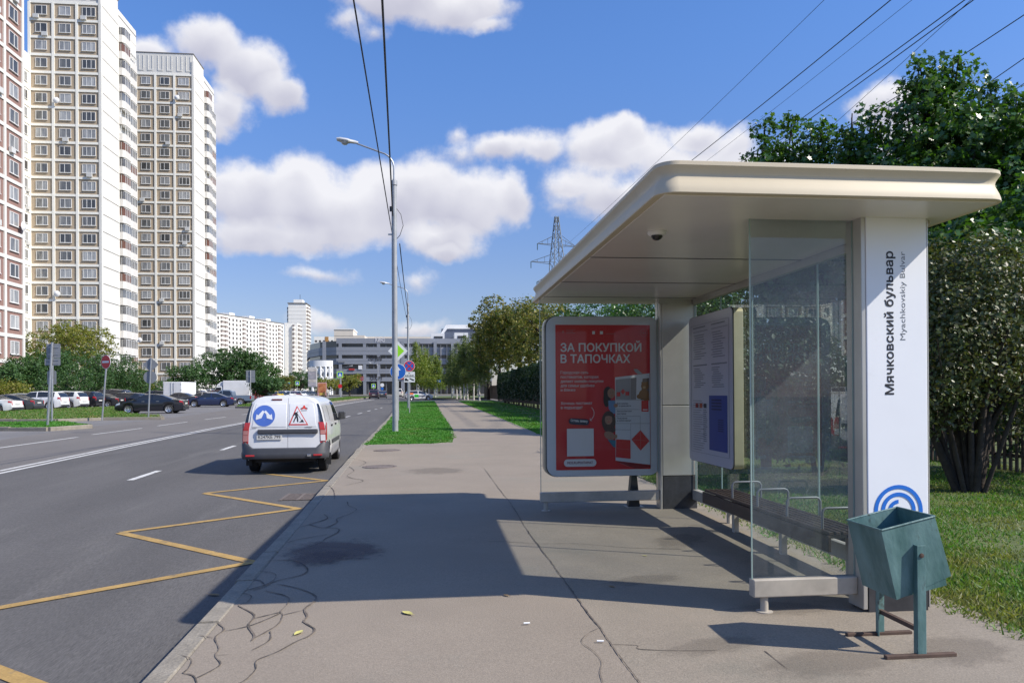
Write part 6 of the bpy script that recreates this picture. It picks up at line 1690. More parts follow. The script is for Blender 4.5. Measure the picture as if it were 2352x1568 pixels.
# ------------------------------------------------------------------ lamp posts
M_LAMPH = mat('lamp head enamel', (.55, .56, .57), .4, .2)
M_LAMPG = mat('lamp bowl', (.45, .46, .46), .15, spec=.6)
def lamp_post(label, base, ztop, arm, zh, r0=.095, arm_dir=-1, hoop=False, detail=True):
    """base point on the ground; head hangs over the road on a curved arm"""
    t = thing('lamp_post', label, 'street lamp', base, 0, 'lamp posts along the street')
    MB().tube([(0, 0, -.05), (0, 0, ztop * .55), (0, 0, ztop)], [r0, r0 * .93, r0 * .88], 16).build('pole', GREYPOLE, t, smooth=50)
    pts = [(0, 0, ztop - .2), (0, 0, ztop + .25), (0, 0, zh - .75)]
    for k in range(1, 7):
        a = R_(78 * k / 6); pts.append((arm_dir * .55 * (1 - math.cos(a)), 0, zh - .75 + .55 * math.sin(a)))
    pts.append((arm_dir * arm, 0, zh + .09))
    MB().tube(pts, .03, 8).build('arm', STEEL, t, smooth=50)
    h = MB(); secs = [(0, .045, .05), (.10, .075, .075), (.30, .11, .085), (.34, .15, .10), (.62, .15, .10), (.75, .09, .07)]
    vs = []
    for (d, wy, hz) in secs:
        for k in range(10):
            a = 2 * PI * k / 10; vs.append((arm_dir * (arm - .05 + d), wy * math.cos(a), zh + .115 + d * .14 + hz * max(-.55, math.sin(a)) * .9))
    h.add(vs, [(i * 10 + k, i * 10 + (k + 1) % 10, (i + 1) * 10 + (k + 1) % 10, (i + 1) * 10 + k) for i in range(len(secs) - 1) for k in range(10)] + [tuple(range(10)), tuple(50 + k for k in range(9, -1, -1))])
    hd = h.build('lamp_head', M_LAMPH, t, smooth=40)
    MB().lathe([(0, -.10), (.07, -.09), (.115, -.05), (.13, 0)], 16, 'z', (arm_dir * (arm + .42), 0, zh + .125)).build('lamp_bowl', M_LAMPG, hd, smooth=50)
    if detail:
        MB().lathe([(r0 * .95, -.06), (r0 * 1.12, -.06), (r0 * 1.12, .10), (.05, .12), (.05, .16)], 16, 'z', (0, 0, ztop)).build('collar', GREYPOLE, t, smooth=40)
        MB().box(-.16, -.03, ztop - 1.0, -.05, .03, ztop - .82).build('cable_clamp', M_TRIM, t)
        MB().box(-.22, -.025, ztop - 1.85, -.06, .025, ztop - 1.80).build('cable_bracket', STEEL, t)
        MB().tube([(.06, 0, ztop - .85), (.24, 0, ztop - 1.1), (.32, 0, ztop - 1.5), (.2, 0, ztop - 1.85), (.07, 0, ztop - 2.0)], .012, 6).build('cable_loop', M_TRIM, t)
    return t
b = gp(908, 990)
Yl = b.y
lz = lambda v, y, u=905: aY(u, v, y).z - gz(y)
lamp_post('tall grey lamp post on the near end of the grass strip', b, lz(422, Yl), (aY(905, 340, Yl).x - aY(820, 340, Yl).x), lz(338, Yl), .105)
Y2 = 62.0; p = aY(938, 900, Y2)
lamp_post('second lamp post farther along the grass strip behind the no stopping sign', (p.x, Y2, gz(Y2)), lz(700, Y2, 938), 1.5, lz(655, Y2, 938), .09)
for (u, y, vt, lab) in ((783, 165, 842, 'distant lamp post on the lawn left of the road'), (868, 215, 834, 'distant lamp post in front of the mall windows'), (607, 190, 775, 'thin distant lamp post before the long white block')):
    p = aY(u, 900, y); zt = lz(vt, y, u)
    lamp_post(lab, (p.x, y, gz(y)), zt - .6, 1.8, zt, .10, -1 if u == 868 else (1 if u == 783 else -1), detail=False)

# ------------------------------------------------------------------ road signs
M_SIGNBACK = mat('grey sign back', (.235, .25, .27), .55, .3, var=.12, vscale=3)
M_SGW = mat('white sign face', (.76, .76, .75), .4)
M_SGB = mat('blue sign face', (.015, .12, .48), .4)
M_SGR = mat('red sign face', (.58, .02, .025), .4)
M_SGG = mat('yellow green sign face', (.30, .72, .02), .4)
M_SGFL = mat('fluorescent yellow green sign', (.42, .74, .08), .45)
def poly_plate(name, pts, m, y0, y1, par): return MB().prism(pts, 'y', y0, y1).build(name, m, par)
def post(t, h, r=.035, lean=0.0): return MB().tube([(0, 0, -.05), (lean * h, 0, h)], r, 10).build('post', GREYPOLE, t, smooth=50)
# priority + go straight signs on the post behind the lamp post
Y3 = 37.5; c1 = aY(914, 806, Y3); c2 = aY(912, 853, Y3)
t = thing('road_sign', 'priority diamond over a blue round sign behind the lamp post', 'road sign', (c1.x, Y3, gz(Y3)), 0)
post(t, c1.z - gz(Y3) + .45)
z = c1.z - gz(Y3); d = .47
dm = poly_plate('diamond_plate', [(0, z - d), (d, z), (0, z + d), (-d, z)], M_SGW, -.06, -.045, t)
d2 = .30; poly_plate('diamond_field', [(0, z - d2), (d2, z), (0, z + d2), (-d2, z)], M_SGG, -.066, -.061, dm)
z = c2.z - gz(Y3); bl = poly_plate('round_plate', disc(0, z, .385, 36), M_SGW, -.06, -.045, t)
poly_plate('blue_field', disc(0, z, .36, 36), M_SGB, -.066, -.061, bl)
poly_plate('arrow_mark', [(-.035, z - .22), (.035, z - .22), (.035, z + .06), (.13, z + .06), (0, z + .24), (-.13, z + .06), (-.035, z + .06)], M_SGW, -.07, -.067, bl)
# no stopping with two plates
Y4 = gp(939.5, 948).y; c = aY(940, 840.5, Y4)
t = thing('road_sign', 'no stopping sign with two white plates on the grass strip', 'road sign', (c.x, Y4, gz(Y4)), 0)
post(t, c.z - gz(Y4) + .3)
z = c.z - gz(Y4); ns = poly_plate('round_plate', disc(0, z, .355, 36), M_SGW, -.05, -.04, t)
poly_plate('red_ring', disc(0, z, .335, 36), M_SGR, -.055, -.051, ns); poly_plate('blue_field', disc(0, z, .265, 36), M_SGB, -.059, -.056, ns)
for a in (45, -45):
    ca, sa = math.cos(R_(a)), math.sin(R_(a)); q = [(-.3, -.033), (.3, -.033), (.3, .033), (-.3, .033)]
    poly_plate('cross_bar', [(x * ca - y * sa, z + x * sa + y * ca) for x, y in q], M_SGR, -.064 - (a > 0) * .002, -.060, ns)
for v0, v1, nm in ((853.5, 865, 'hours'), (866, 877.5, 'tow')):
    z1, z0 = aY(940, v0, Y4).z - gz(Y4), aY(940, v1, Y4).z - gz(Y4)
    pt = MB().box(-.33, -.05, z0, .35, -.04, z1).build('plate', M_SGW, t)
    MB().box(-.345, -.044, z0 - .015, .365, -.036, z1 + .015).build('plate_border', M_INK, t)
    if nm == 'hours':
        place_text('plate_text', '8.00-20.00', .11, M_INK, pt, Matrix.Translation((0.01, -.053, z0 + .04)) @ Matrix.Rotation(PI / 2, 4, 'X'), .004, 'CENTER', .55)
        for s in (1, -1): poly_plate('hammer_mark', [(-.07 * s, z0 + .18), (-.055 * s, z0 + .17), (.07 * s, z0 + .28), (.055 * s, z0 + .29)][::s], M_INK, -.054 - .001 * (s > 0), -.052, pt)
    else:
        poly_plate('tow_mark', [(-.28, z0 + .08), (-.05, z0 + .08), (-.05, z0 + .17), (-.12, z0 + .17), (-.16, z0 + .25), (-.28, z0 + .24)], M_INK, -.054, -.052, pt)
        poly_plate('tow_mark', [(.0, z0 + .22), (.03, z0 + .27), (.30, z0 + .16), (.30, z0 + .08), (.2, z0 + .10)], M_INK, -.054, -.052, pt)
# signs of the left verge, seen mostly from behind
def back_sign(label, base_uv, build, off=-.02, rz=0.0):
    b = gp(*base_uv, off); t = thing('road_sign', label, 'road sign', b, rz, 'road signs on the left verge'); build(t, b); return t
def zz_(b, u, v): return aY(u, v, b.y).z - b.z
def xx_(b, u, v): return aY(u, v, b.y).x - b.x
def s1(t, b):
    top = zz_(b, 120, 786); MB().tube([(0, 0, -.1), (xx_(b, 120, 786), 0, top)], .055, 10).build('post', STEEL, t, smooth=50)
    for (u0, v0, u1, v1) in ((105, 789, 137, 822), (101, 823, 137, 839)):
        MB().prism(rrect(xx_(b, u1, v0) - xx_(b, u0, v0), zz_(b, u0, v0) - zz_(b, u0, v1), .04, 3, (xx_(b, u0, v0) + xx_(b, u1, v0)) / 2, (zz_(b, u0, v0) + zz_(b, u0, v1)) / 2), 'y', .06, .075).build('sign_plate', M_SIGNBACK, t)
        for dz in (.25, .75):
            zc = zz_(b, u0, v0) * dz + zz_(b, u0, v1) * (1 - dz); MB().box(xx_(b, u0 + 4, v0), .045, zc - .02, xx_(b, u1 - 4, v0), .058, zc + .02).build('clamp_rail', STEEL, t)
back_sign('leaning post with two large grey sign backs at the left verge', (109, 977), s1)
def s1b(t, b):
    top = zz_(b, 122, 800); MB().tube([(0, 0, -.1), (xx_(b, 121, 800), 0, top)], .05, 10).build('post', STEEL, t, smooth=50)
    MB().prism(rrect(.42, zz_(b, 118, 852) - zz_(b, 118, 883), .05, 3, xx_(b, 117.5, 868), zz_(b, 118, 867)), 'y', .06, .075).build('sign_plate', M_SIGNBACK, t)
back_sign('thin post with a narrow grey sign back behind the large sign backs', (119, 969), s1b)
def s2(t, b):
    zc = zz_(b, 245.5, 831); xc = xx_(b, 245.5, 831); MB().tube([(0, 0, -.1), (xc, 0.02, zc + .2)], .045, 10).build('post', STEEL, t, smooth=50)
    r = bpy.data.objects.new('disc_plate', None)
    me = MB().prism(disc(0, 0, .39, 36), 'y', -.07, -.055); pl = me.build('disc_plate', M_SGW, t, loc=(xc, 0, zc)); pl.rotation_euler = (0, 0, R_(-32))
    MB().prism(disc(0, 0, .365, 36), 'y', -.078, -.072).build('red_field', M_SGR, pl); MB().box(-.27, -.086, -.055, .27, -.079, .055).build('white_bar', M_SGW, pl)
back_sign('leaning no entry sign, red disc with white bar, on the left verge', (234.5, 960.5), s2)
def s3(t, b):
    zc = zz_(b, 346, 837); MB().tube([(0, 0, -.1), (xx_(b, 347, 823), 0, zz_(b, 347, 822))], .045, 10).build('post', STEEL, t, smooth=50)
    xc = xx_(b, 345.5, 837); d = .46; MB().prism([(xc, zc - d * .92), (xc + d * .95, zc), (xc, zc + d * .92), (xc - d * .95, zc)], 'y', .05, .065).build('diamond_plate', M_SIGNBACK, t)
    MB().prism(disc(xx_(b, 344, 866), zz_(b, 344, 866), .37, 32), 'y', .05, .065).build('round_plate', M_SIGNBACK, t)
back_sign('post with a diamond and a round grey sign back by the black sedan', (340.6, 957), s3)
def s4(t, b):
    MB().tube([(0, 0, -.1), (0, 0, zz_(b, 575, 850))], .05, 10).build('post', GREYPOLE, t, smooth=50)
    z1, z0 = zz_(b, 575, 850), zz_(b, 575, 878); MB().prism(rrect(1.0, z1 - z0, .06, 3, 0, (z0 + z1) / 2), 'y', .06, .08).build('sign_plate', M_SIGNBACK, t)
    MB().box(-.5, .045, (z0 + z1) / 2 - .05, .5, .058, (z0 + z1) / 2 + .05).build('clamp_rail', STEEL, t)
back_sign('post with a square grey sign back near the pickup tail', (575.5, 926.5), s4)
# crossing signs and others far off
def cross_sign(label, u, v, y, w=1.0, extra=None):
    p = aY(u, v, y); t = thing('crossing_sign', label, 'road sign', (p.x, y, gz(y)), 0, 'crossing signs at the junction')
    h = p.z - gz(y); post(t, h + w * .6, .05)
    pl = MB().prism(rrect(w, w, .06, 3, 0, h), 'y', -.08, -.06).build('sign_plate', M_SGFL, t)
    MB().box(-w * .36, -.088, h - w * .36, w * .36, -.082, h + w * .36).build('blue_field', M_SGB, pl)
    MB().prism([(-w * .28, h - w * .25), (w * .28, h - w * .25), (0, h + w * .27)], 'y', -.094, -.09).build('white_triangle', M_SGW, pl)
    if extra: MB().prism(disc(0, h - 2.4, .42, 24), 'y', -.08, -.06).build('red_disc', M_SGR, t)
cross_sign('yellow green framed crossing sign on the lamp side of the far lawn', 781, 860, 163, 1.3, True)
cross_sign('crossing sign over the far row of parked cars', 662, 882, 205, 1.2)
cross_sign('crossing sign by the green trees left of the mall canopy', 683, 880, 225, 1.3)
cross_sign('small crossing sign below the mall lattice columns', 769, 875, 215, 1.2)
cross_sign('crossing sign above the traffic in front of the mall entrance', 858, 886, 200, 1.1)
y = 205; p = aY(878, 884, y); t = thing('road_sign', 'white round sign over a small blue disc by the mall entrance', 'road sign', (p.x, y, gz(y))); h = p.z - gz(y); post(t, h + .4, .05)
poly_plate('white_disc', disc(0, h, .5, 24), M_SGW, -.08, -.06, t); poly_plate('blue_disc', disc(0, h - .95, .38, 24), M_SGB, -.08, -.06, t)
y = 140; p = aY(1005, 875, y); t = thing('street_name_sign', 'small blue street name sign on a pole beside the far path', 'street sign', (p.x, y, gz(y)))
h = p.z - gz(y); post(t, h + .1, .05); MB().box(-.56, -.09, h - .22, .60, -.06, h + .22).build('name_plate', M_SGB, t)
MB().box(-.35, -.1, h - .06, .4, -.092, h + .06).build('name_print', M_SGW, t)
# red advertising stand and the passer-by beside it
y = 150; p = aY(740, 900, y)
t = thing('advertising_stand', 'red lit advertising stand on the far lawn', 'advertising stand', (p.x, y, gz(y)))
zt = aY(740, 878, y).z - gz(y)
MB().prism(rrect(1.7, zt - .35, .15, 4, 0, .35 + (zt - .35) / 2), 'y', -.12, .12).build('case', mat('pale stand case', (.55, .3, .28), .5), t)
MB().box(-.7, -.14, .95, .7, -.125, zt - .2).build('red_poster', mat('red orange stand poster', (.52, .06, .03), .5, var=.5, vscale=1.2, col2=(.62, .30, .12)), t)
MB().box(-.5, -.15, .45, .5, -.126, .9).build('yellow_print', mat('yellow stand print', (.6, .42, .08), .5), t)
MB().box(-.3, -.1, 0, .3, .1, .36).build('foot', M_TRIM, t)
def walker(label, x, y, cloth):
    z = gz(y); t = thing('person', label, 'person', (x, y, z))
    def skin(name, verts, edges, radii, m):
        me = bpy.data.meshes.new(name); me.from_pydata(verts, edges, []); o = link(name, me, t)
        md = o.modifiers.new('skin', 'SKIN'); sl = me.skin_vertices[0].data
        for i, r in enumerate(radii): sl[i].radius = (r, r)
        sl[0].use_root = True; s = o.modifiers.new('sub', 'SUBSURF'); s.levels = s.render_levels = 1; me.materials.append(m); return o
    V = [(0, 0, .95), (0, 0, 1.2), (0, 0, 1.42), (0, 0, 1.55), (0, -.02, 1.68), (.1, 0, .9), (.12, -.1, .5), (.12, -.02, .08), (.12, -.14, .04), (-.1, 0, .9), (-.12, .12, .5), (-.12, .22, .1), (-.12, .12, .05), (.2, 0, 1.38), (.27, .05, 1.1), (.28, -.08, .88), (-.2, 0, 1.38), (-.27, -.05, 1.1), (-.28, -.16, .9)]
    E = [(0, 1), (1, 2), (2, 3), (3, 4), (0, 5), (5, 6), (6, 7), (7, 8), (0, 9), (9, 10), (10, 11), (11, 12), (2, 13), (13, 14), (14, 15), (2, 16), (16, 17), (17, 18)]
    Rr = [.15, .15, .15, .06, .10, .10, .07, .05, .04, .10, .07, .05, .04, .07, .055, .04, .07, .055, .04]
    skin('body', V, E, Rr, cloth)
    MB().lathe([(0, .13), (.07, .11), (.105, .03), (.09, -.08), (0, -.1)], 12, 'z', (0, .02, 1.70)).build('hair', M_HAIRB, t, smooth=50)
walker('person in pale clothes walking past the red advertising stand', aY(753, 900, 150).x, 149.5, mat('pale clothes', (.62, .58, .52), .8))
# ------------------------------------------------------------------ vegetation
M_BARK = mat('dark bark', (.055, .042, .034), .95, var=.4, vscale=6, bump=.6, bscale=25)
M_BIRCH = mat('birch bark', (.50, .48, .44), .8, var=.3, vscale=5, dirt=((.05, .045, .04), 7, .6, .68), stretch=(1, 1, 2.2))
L_MAPLE = leaf_mat('maple leaves', [(.03, .08, .012), (.055, .135, .018), (.08, .18, .026), (.042, .11, .016), (.12, .19, .05)], .34, .34, .7)
L_BUSH = leaf_mat('lilac leaves', [(.06, .09, .026), (.095, .125, .038), (.13, .14, .055), (.11, .09, .04), (.075, .11, .034), (.15, .155, .075)], .22, .42, .45)
L_HEDGE = leaf_mat('hedge leaves', [(.012, .032, .010), (.022, .055, .016), (.03, .065, .02), (.018, .042, .014)], .2)
L_AUT = leaf_mat('turning leaves', [(.17, .16, .035), (.24, .21, .05), (.10, .14, .03), (.07, .12, .025), (.15, .12, .045), (.32, .28, .07), (.08, .13, .03)], .38)
L_BIRCH = leaf_mat('birch leaves', [(.075, .125, .035), (.12, .17, .05), (.155, .19, .065), (.10, .145, .045), (.19, .20, .075)], .4)
L_BIRCHY = leaf_mat('yellowing birch leaves', [(.11, .19, .03), (.17, .24, .045), (.25, .26, .05), (.13, .20, .035)], .42)
L_SHRUB = leaf_mat('shrub leaves', [(.032, .085, .032), (.055, .12, .036), (.078, .15, .042), (.045, .10, .03)], .32)
L_YEL = leaf_mat('yellow green leaves', [(.15, .20, .03), (.21, .24, .04), (.28, .26, .05), (.17, .19, .04), (.22, .17, .06)], .42)
LEAF_V = np.array([(0, -.5, 0), (.30, -.05, .06), (0, .55, 0), (-.30, -.05, .06)], float)
LEAF_F = np.array([(0, 1, 2), (0, 2, 3)])
MAPLE_V = np.array([(0, -.5, 0), (.38, -.42, .05), (.28, -.08, .02), (.58, .12, .08), (.20, .20, .0), (0, .62, .05), (-.20, .20, 0), (-.58, .12, .08), (-.28, -.08, .02), (-.38, -.42, .05), (0, 0, 0)], float)
MAPLE_F = np.array([(10, i, (i + 1) % 10) for i in range(10)])
def leaves_mesh(name, pos, nrm, size, m, rng, tv=LEAF_V, tf=LEAF_F, flat=.55):
    """one small polygon leaf at each position"""
    n = len(pos)
    nn = nrm * flat + rng.normal(0, 1, (n, 3)) * (1 - flat) ; nn[:, 2] += .25
    nn /= np.linalg.norm(nn, axis=1, keepdims=True) + 1e-9
    t = rng.normal(0, 1, (n, 3)); t -= nn * (t * nn).sum(1, keepdims=True); t /= np.linalg.norm(t, axis=1, keepdims=True) + 1e-9
    b = np.cross(nn, t)
    s = (size * rng.uniform(.45, 1.4, n))[:, None, None]
    V = pos[:, None, :] + s * (tv[None, :, 0:1] * t[:, None, :] + tv[None, :, 1:2] * b[:, None, :] + tv[None, :, 2:3] * nn[:, None, :])
    k = len(tv); F = (tf[None] + (np.arange(n) * k)[:, None, None]).reshape(-1, 3)
    me = bpy.data.meshes.new(name); me.vertices.add(n * k); me.vertices.foreach_set('co', V.reshape(-1).astype(np.float32))
    me.loops.add(F.size); me.loops.foreach_set('vertex_index', F.reshape(-1).astype(np.int32))
    me.polygons.add(len(F)); me.polygons.foreach_set('loop_start', (np.arange(len(F)) * 3).astype(np.int32)); me.polygons.foreach_set('loop_total', np.full(len(F), 3, np.int32))
    me.materials.append(m); me.update(); me.validate()
    return me
def hashn(p, f, ph):
    return (np.sin(p[:, 0] * f + ph) * np.cos(p[:, 1] * f * 1.13 + ph * 1.7) + np.sin(p[:, 2] * f * .9 + ph * .6 + p[:, 0] * f * .5)) * .5
def crown_points(blobs, n, rng, clump=1.0, gap=.15, shell=.62, droop=0.0):
    """leaf positions in a union of ellipsoids: clustered into twig clumps with gaps between"""
    w = np.array([b[3] * b[4] * b[5] for b in blobs]) ** .72; w /= w.sum()
    nc = max(8, int(n / 16)); bi = rng.choice(len(blobs), nc, p=w); B = np.array(blobs)[bi]
    d = rng.normal(0, 1, (nc, 3)); d /= np.linalg.norm(d, axis=1, keepdims=True)
    r = shell + (1 - shell) * rng.random(nc) ** .6; r *= np.where(rng.random(nc) < .18, rng.uniform(.3, .9, nc), 1)
    C = B[:, :3] + d * B[:, 3:6] * r[:, None]
    f = 2.6 / max(.3, clump); keep = hashn(C, f, rng.uniform(0, 6)) > -1 + 2 * gap - .35
    C = C[keep]; d = d[keep]
    k = max(1, int(n / len(C)))
    P = np.repeat(C, k, 0) + rng.normal(0, clump * .16, (len(C) * k, 3)) * np.array([1, 1, .75]); D = np.repeat(d, k, 0)
    if droop: P[:, 2] -= np.abs(rng.normal(0, droop, len(P)))
    return P, D
def limbs(mb, base, tips, r, rng, lift=.35):
    for tp in tips:
        a = Vector(base); b = Vector(tp); m1 = a.lerp(b, .35) + Vector((0, 0, lift * (b - a).length * .25)); m2 = a.lerp(b, .7) + Vector((rng.normal() * .1, rng.normal() * .1, .05)) * (b - a).length * .3
        mb.tube([a, m1, m2, b], [r, r * .7, r * .45, r * .15], 6, cap=False)
def tree(name, label, loc, blobs, n, size, m, seed, bark=M_BARK, trunk_r=.15, trunk_h=None, cat='tree', group=None, tv=LEAF_V, tf=LEAF_F, clump=1.0, gap=.15, droop=0., lean=(0, 0), stems=None, fork=.55, shell=.62):
    """blobs in local coordinates: x, y, z, rx, ry, rz"""
    rng = np.random.default_rng(seed)
    t = thing(name, label, cat, loc, 0, group)
    zt = max(b[2] + b[5] * .6 for b in blobs); th = trunk_h or min(b[2] for b in blobs)
    mb = MB()
    if stems:
        for (dx, dy, h, r) in stems:
            mid = (dx * .45 + rng.normal() * .05, dy * .45 + rng.normal() * .05, h * .5)
            mb.tube([(dx * .12, dy * .12, -.1), mid, (dx, dy, h)], [r, r * .8, r * .35], 7, cap=False)
            limbs(mb, mid, [(dx * 1.3 + rng.normal() * .4, dy * 1.3 + rng.normal() * .4, h * rng.uniform(.8, 1.1)) for _ in range(3)], r * .5, rng)
    else:
        top = (lean[0], lean[1], th + (zt - th) * .8)
        mb.tube([(0, 0, -.15), (0, 0, .1), (lean[0] * .3, lean[1] * .3, th), (lean[0] * .7, lean[1] * .7, th + (zt - th) * .5), top], [trunk_r * 1.35, trunk_r, trunk_r * .8, trunk_r * .45, trunk_r * .1], 9, cap=False)
        tips = [(b[0] + rng.normal() * b[3] * .3, b[1] + rng.normal() * b[4] * .3, b[2] + rng.uniform(-.7, .0) * b[5]) for b in blobs for _ in range(2)]
        limbs(mb, (lean[0] * .3, lean[1] * .3, th * .9), tips, trunk_r * fork, rng)
    mb.build('trunk', bark, t, smooth=60)
    P, D = crown_points(blobs, n, rng, clump, gap, shell=shell, droop=droop)
    link('crown', leaves_mesh('crown', P, D, size, m, rng, tv, tf), t)
    return t
def at(u, y): p = aY(u, 900, y); return Vector((p.x, y, gz(y)))
def hz(v, y, u): return aY(u, v, y).z - gz(y)
# ---- the big maples behind the shelter
def maple(label, u, y, vtop, width, seed, n=9000, spikes=None, group='maples behind the shelter', low=2.2):
    b = at(u, y); H = hz(vtop, y, u); w = width; rng = np.random.default_rng(seed)
    bl = [(0, 0, H * .48, w * .95, w, H * .30), (w * .35, .3, H * .62, w * .7, w * .7, H * .22), (-w * .35, -.2, H * .60, w * .65, w * .7, H * .22), (0, 0, H * .80, w * .5, w * .5, H * .17)]
    for _ in range(5):
        a = rng.uniform(0, 6.28); bl.append((math.cos(a) * w * .6, math.sin(a) * w * .6, H * rng.uniform(.35, .8), w * .38, w * .38, H * .12))
    for (du, vv) in (spikes or [(0, vtop)]):
        x = aY(u + du, 900, y).x - b.x; h = hz(vv, y, u + du)
        bl.append((x, 0, h - 1.1, .55, .55, 1.1)); bl.append((x, 0, h - 2.4, 1.0, .9, 1.3)); bl.append((x, 0, h - .25, .16, .16, .35))
    bl.append((0, 0, low + 1.2, w * .8, w * .8, 1.5))
    return tree('maple_tree', label, b, bl, int(n * 1.5), .14, L_MAPLE, seed, M_BARK, .2, group=group, tv=MAPLE_V, tf=MAPLE_F, clump=.9, gap=.10, shell=.5)
maple('dark green maple farthest left above the shelter roof', 1788, 24, 262, 1.6, 21, 8000, [(-28, 268), (32, 262)])
maple('rounded dark maple second from the left over the roof', 1886, 23, 262, 1.7, 22, 8000, [(0, 262), (-22, 285)])
maple('maple with two short crests in the middle of the row', 1985, 22, 232, 1.9, 23, 9000, [(-25, 240), (30, 230)])
maple('tallest maple with two pointed leaders against the sky', 2160, 20.5, 108, 2.6, 24, 16000, [(-42, 122), (40, 100), (-2, 160)])
maple('broad maple right of the tallest one', 2290, 19.5, 175, 2.3, 25, 13000, [(-10, 180), (55, 175), (25, 200)])
maple('maple at the right picture edge over the roof corner', 2400, 18, 190, 2.4, 26, 11000, [(-15, 195), (40, 160)])
maple('maple standing low behind the shelter roof corner', 2260, 16.5, 420, 2.2, 27, 10000, [(0, 420)], low=1.6)
maple('maple behind the bush right of the sign column', 2370, 15.0, 400, 2.0, 28, 9000, [(0, 400)], low=1.6)
# ---- the lilac bush beside the sign column
bb = gp(2232, 1128); rng0 = np.random.default_rng(5)
st = [(rng0.uniform(-1.0, 1.0), rng0.uniform(-.8, .8), rng0.uniform(1.6, 2.9), rng0.uniform(.035, .07)) for _ in range(16)]
tree('lilac_bush', 'big many-stemmed brownish green bush right of the white sign column', bb,
     [(0, 0, 2.35, 1.0, 1.0, 1.35), (-.5, -.2, 2.0, .7, .7, 1.0), (.55, .1, 2.1, .75, .8, 1.1), (.1, -.2, 3.0, .75, .7, .75), (-.35, .2, 2.9, .6, .6, .8), (.5, .3, 2.95, .65, .6, .75), (.9, 0, 1.4, .65, .65, .65), (-.6, 0, 1.35, .6, .6, .6), (1.2, .2, 2.4, .6, .6, .9)],
     25000, .066, L_BUSH, 31, M_BARK, cat='bush', stems=st, clump=.6, gap=.22, shell=.4)
# more shrubs deeper in the garden, seen through the glass
for i, (u, y, h, w, lab) in enumerate(((1760, 13.5, 3.0, 1.5, 'dark shrub seen through the shelter back glass'), (1880, 12.5, 2.6, 1.3, 'dark shrub behind the middle of the shelter back glass'), (1650, 17, 3.2, 1.6, 'dark shrub behind the timetable case'), (2420, 12.0, 3.0, 1.3, 'bush at the right edge behind the big lilac'))):
    b = at(u, y); tree('garden_shrub', lab, b, [(0, 0, h * .55, w, w, h * .5), (w * .4, .2, h * .6, w * .7, w * .7, h * .4), (-w * .4, 0, h * .5, w * .7, w * .7, h * .4)], 7000, .09, L_HEDGE, 40 + i, stems=[(.3, .1, h * .7, .05), (-.3, .2, h * .7, .05), (0, -.3, h * .6, .04)], cat='shrub', group='garden shrubs behind the shelter', clump=.7)
# ---- clipped hedge, autumn trees and birches beyond the path
def hedge(name, label, x0, x1, y0, y1, h, n, m, seed):
    rng = np.random.default_rng(seed); t = thing(name, label, 'hedge', ((x0 + x1) / 2, (y0 + y1) / 2, gz((y0 + y1) / 2)))
    cx, cy = (x1 - x0) / 2, (y1 - y0) / 2
    face = rng.choice(3, n, p=[.55, .3, .15]); P = np.empty((n, 3)); D = np.zeros((n, 3))
    P[:, 0] = rng.uniform(-cx, cx, n); P[:, 1] = rng.uniform(-cy, cy, n); P[:, 2] = h * (.15 + .85 * rng.random(n) ** .8)
    s = face == 0; P[s, 0] = -cx + np.abs(rng.normal(0, .12, s.sum())); D[s, 0] = -1
    s = face == 1; P[s, 2] = h - np.abs(rng.normal(0, .12, s.sum())); D[s, 2] = 1
    s = face == 2; P[s, 1] = -cy + np.abs(rng.normal(0, .12, s.sum())); D[s, 1] = -1
    P[:, 2] += hashn(P, 1.3, 2.0) * .14 + hashn(P, 4, 1.0) * .07; P[:, 0] += hashn(P, 2.1, 3.0) * .12
    link('foliage', leaves_mesh('foliage', P, D, .14, m, rng), t)
    st = MB()
    for k in range(int((y1 - y0) / .7)):
        y = -cy + .35 + k * .7; x = rng.uniform(-.3, .1); st.tube([(x, y, -.1), (x + rng.normal() * .1, y + rng.normal() * .1, h * .8)], [.04, .02], 5, cap=False)
    stuff(st.build('stems', M_BARK, t))
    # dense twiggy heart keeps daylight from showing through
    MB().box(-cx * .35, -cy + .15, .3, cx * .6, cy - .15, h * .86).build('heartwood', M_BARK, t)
    return t
hedge('clipped_hedge', 'tall dark clipped hedge along the path beyond the shelter', 7.4, 9.2, 40, 84, 3.3, 42000, L_HEDGE, 51)
hedge('clipped_hedge', 'tall dark hedge nearer the shelter behind the poster pane', 8.2, 10, 24, 39.5, 3.2, 22000, L_HEDGE, 52)
hedge('clipped_hedge', 'small bright clipped hedge at the far end of the path', 5.5, 9, 134, 137, 2.0, 5000, L_SHRUB, 53)
def big(label, u, y, vtop, w, m, seed, n=9000, size=.2, name='autumn_tree', group='trees beyond the hedge', low=.32):
    b = at(u, y); H = hz(vtop, y, u)
    rng = np.random.default_rng(seed); bl = [(0, 0, H * .6, w, w, H * .33), (w * .3, 0, H * .75, w * .7, w * .7, H * .22), (-w * .35, 0, H * .62, w * .7, w * .7, H * .25)]
    for _ in range(7):
        a = rng.uniform(0, 6.28); bl.append((math.cos(a) * w * .7, math.sin(a) * w * .7, H * rng.uniform(low + .1, .9), w * .4, w * .4, H * .13))
    return tree(name, label, b, bl, n, size, m, seed, M_BARK, .22, group=group, clump=1.1, gap=.12)
big('tall tree with yellow brown turning leaves left of the shelter roof', 1195, 84, 682, 4.4, L_AUT, 61, 17000, .28)
big('smaller bronze tree beside the yellow brown one', 1148, 106, 704, 4.0, L_AUT, 62, 9000, .3)
big('turning tree showing over the poster pane', 1270, 64, 690, 3.8, L_AUT, 63, 11000, .22)
big('green tree behind the poster pane', 1370, 49, 660, 3.0, L_MAPLE, 64, 10000, .18)
big('green tree behind the far end column', 1470, 40, 650, 2.6, L_MAPLE, 65, 10000, .17)
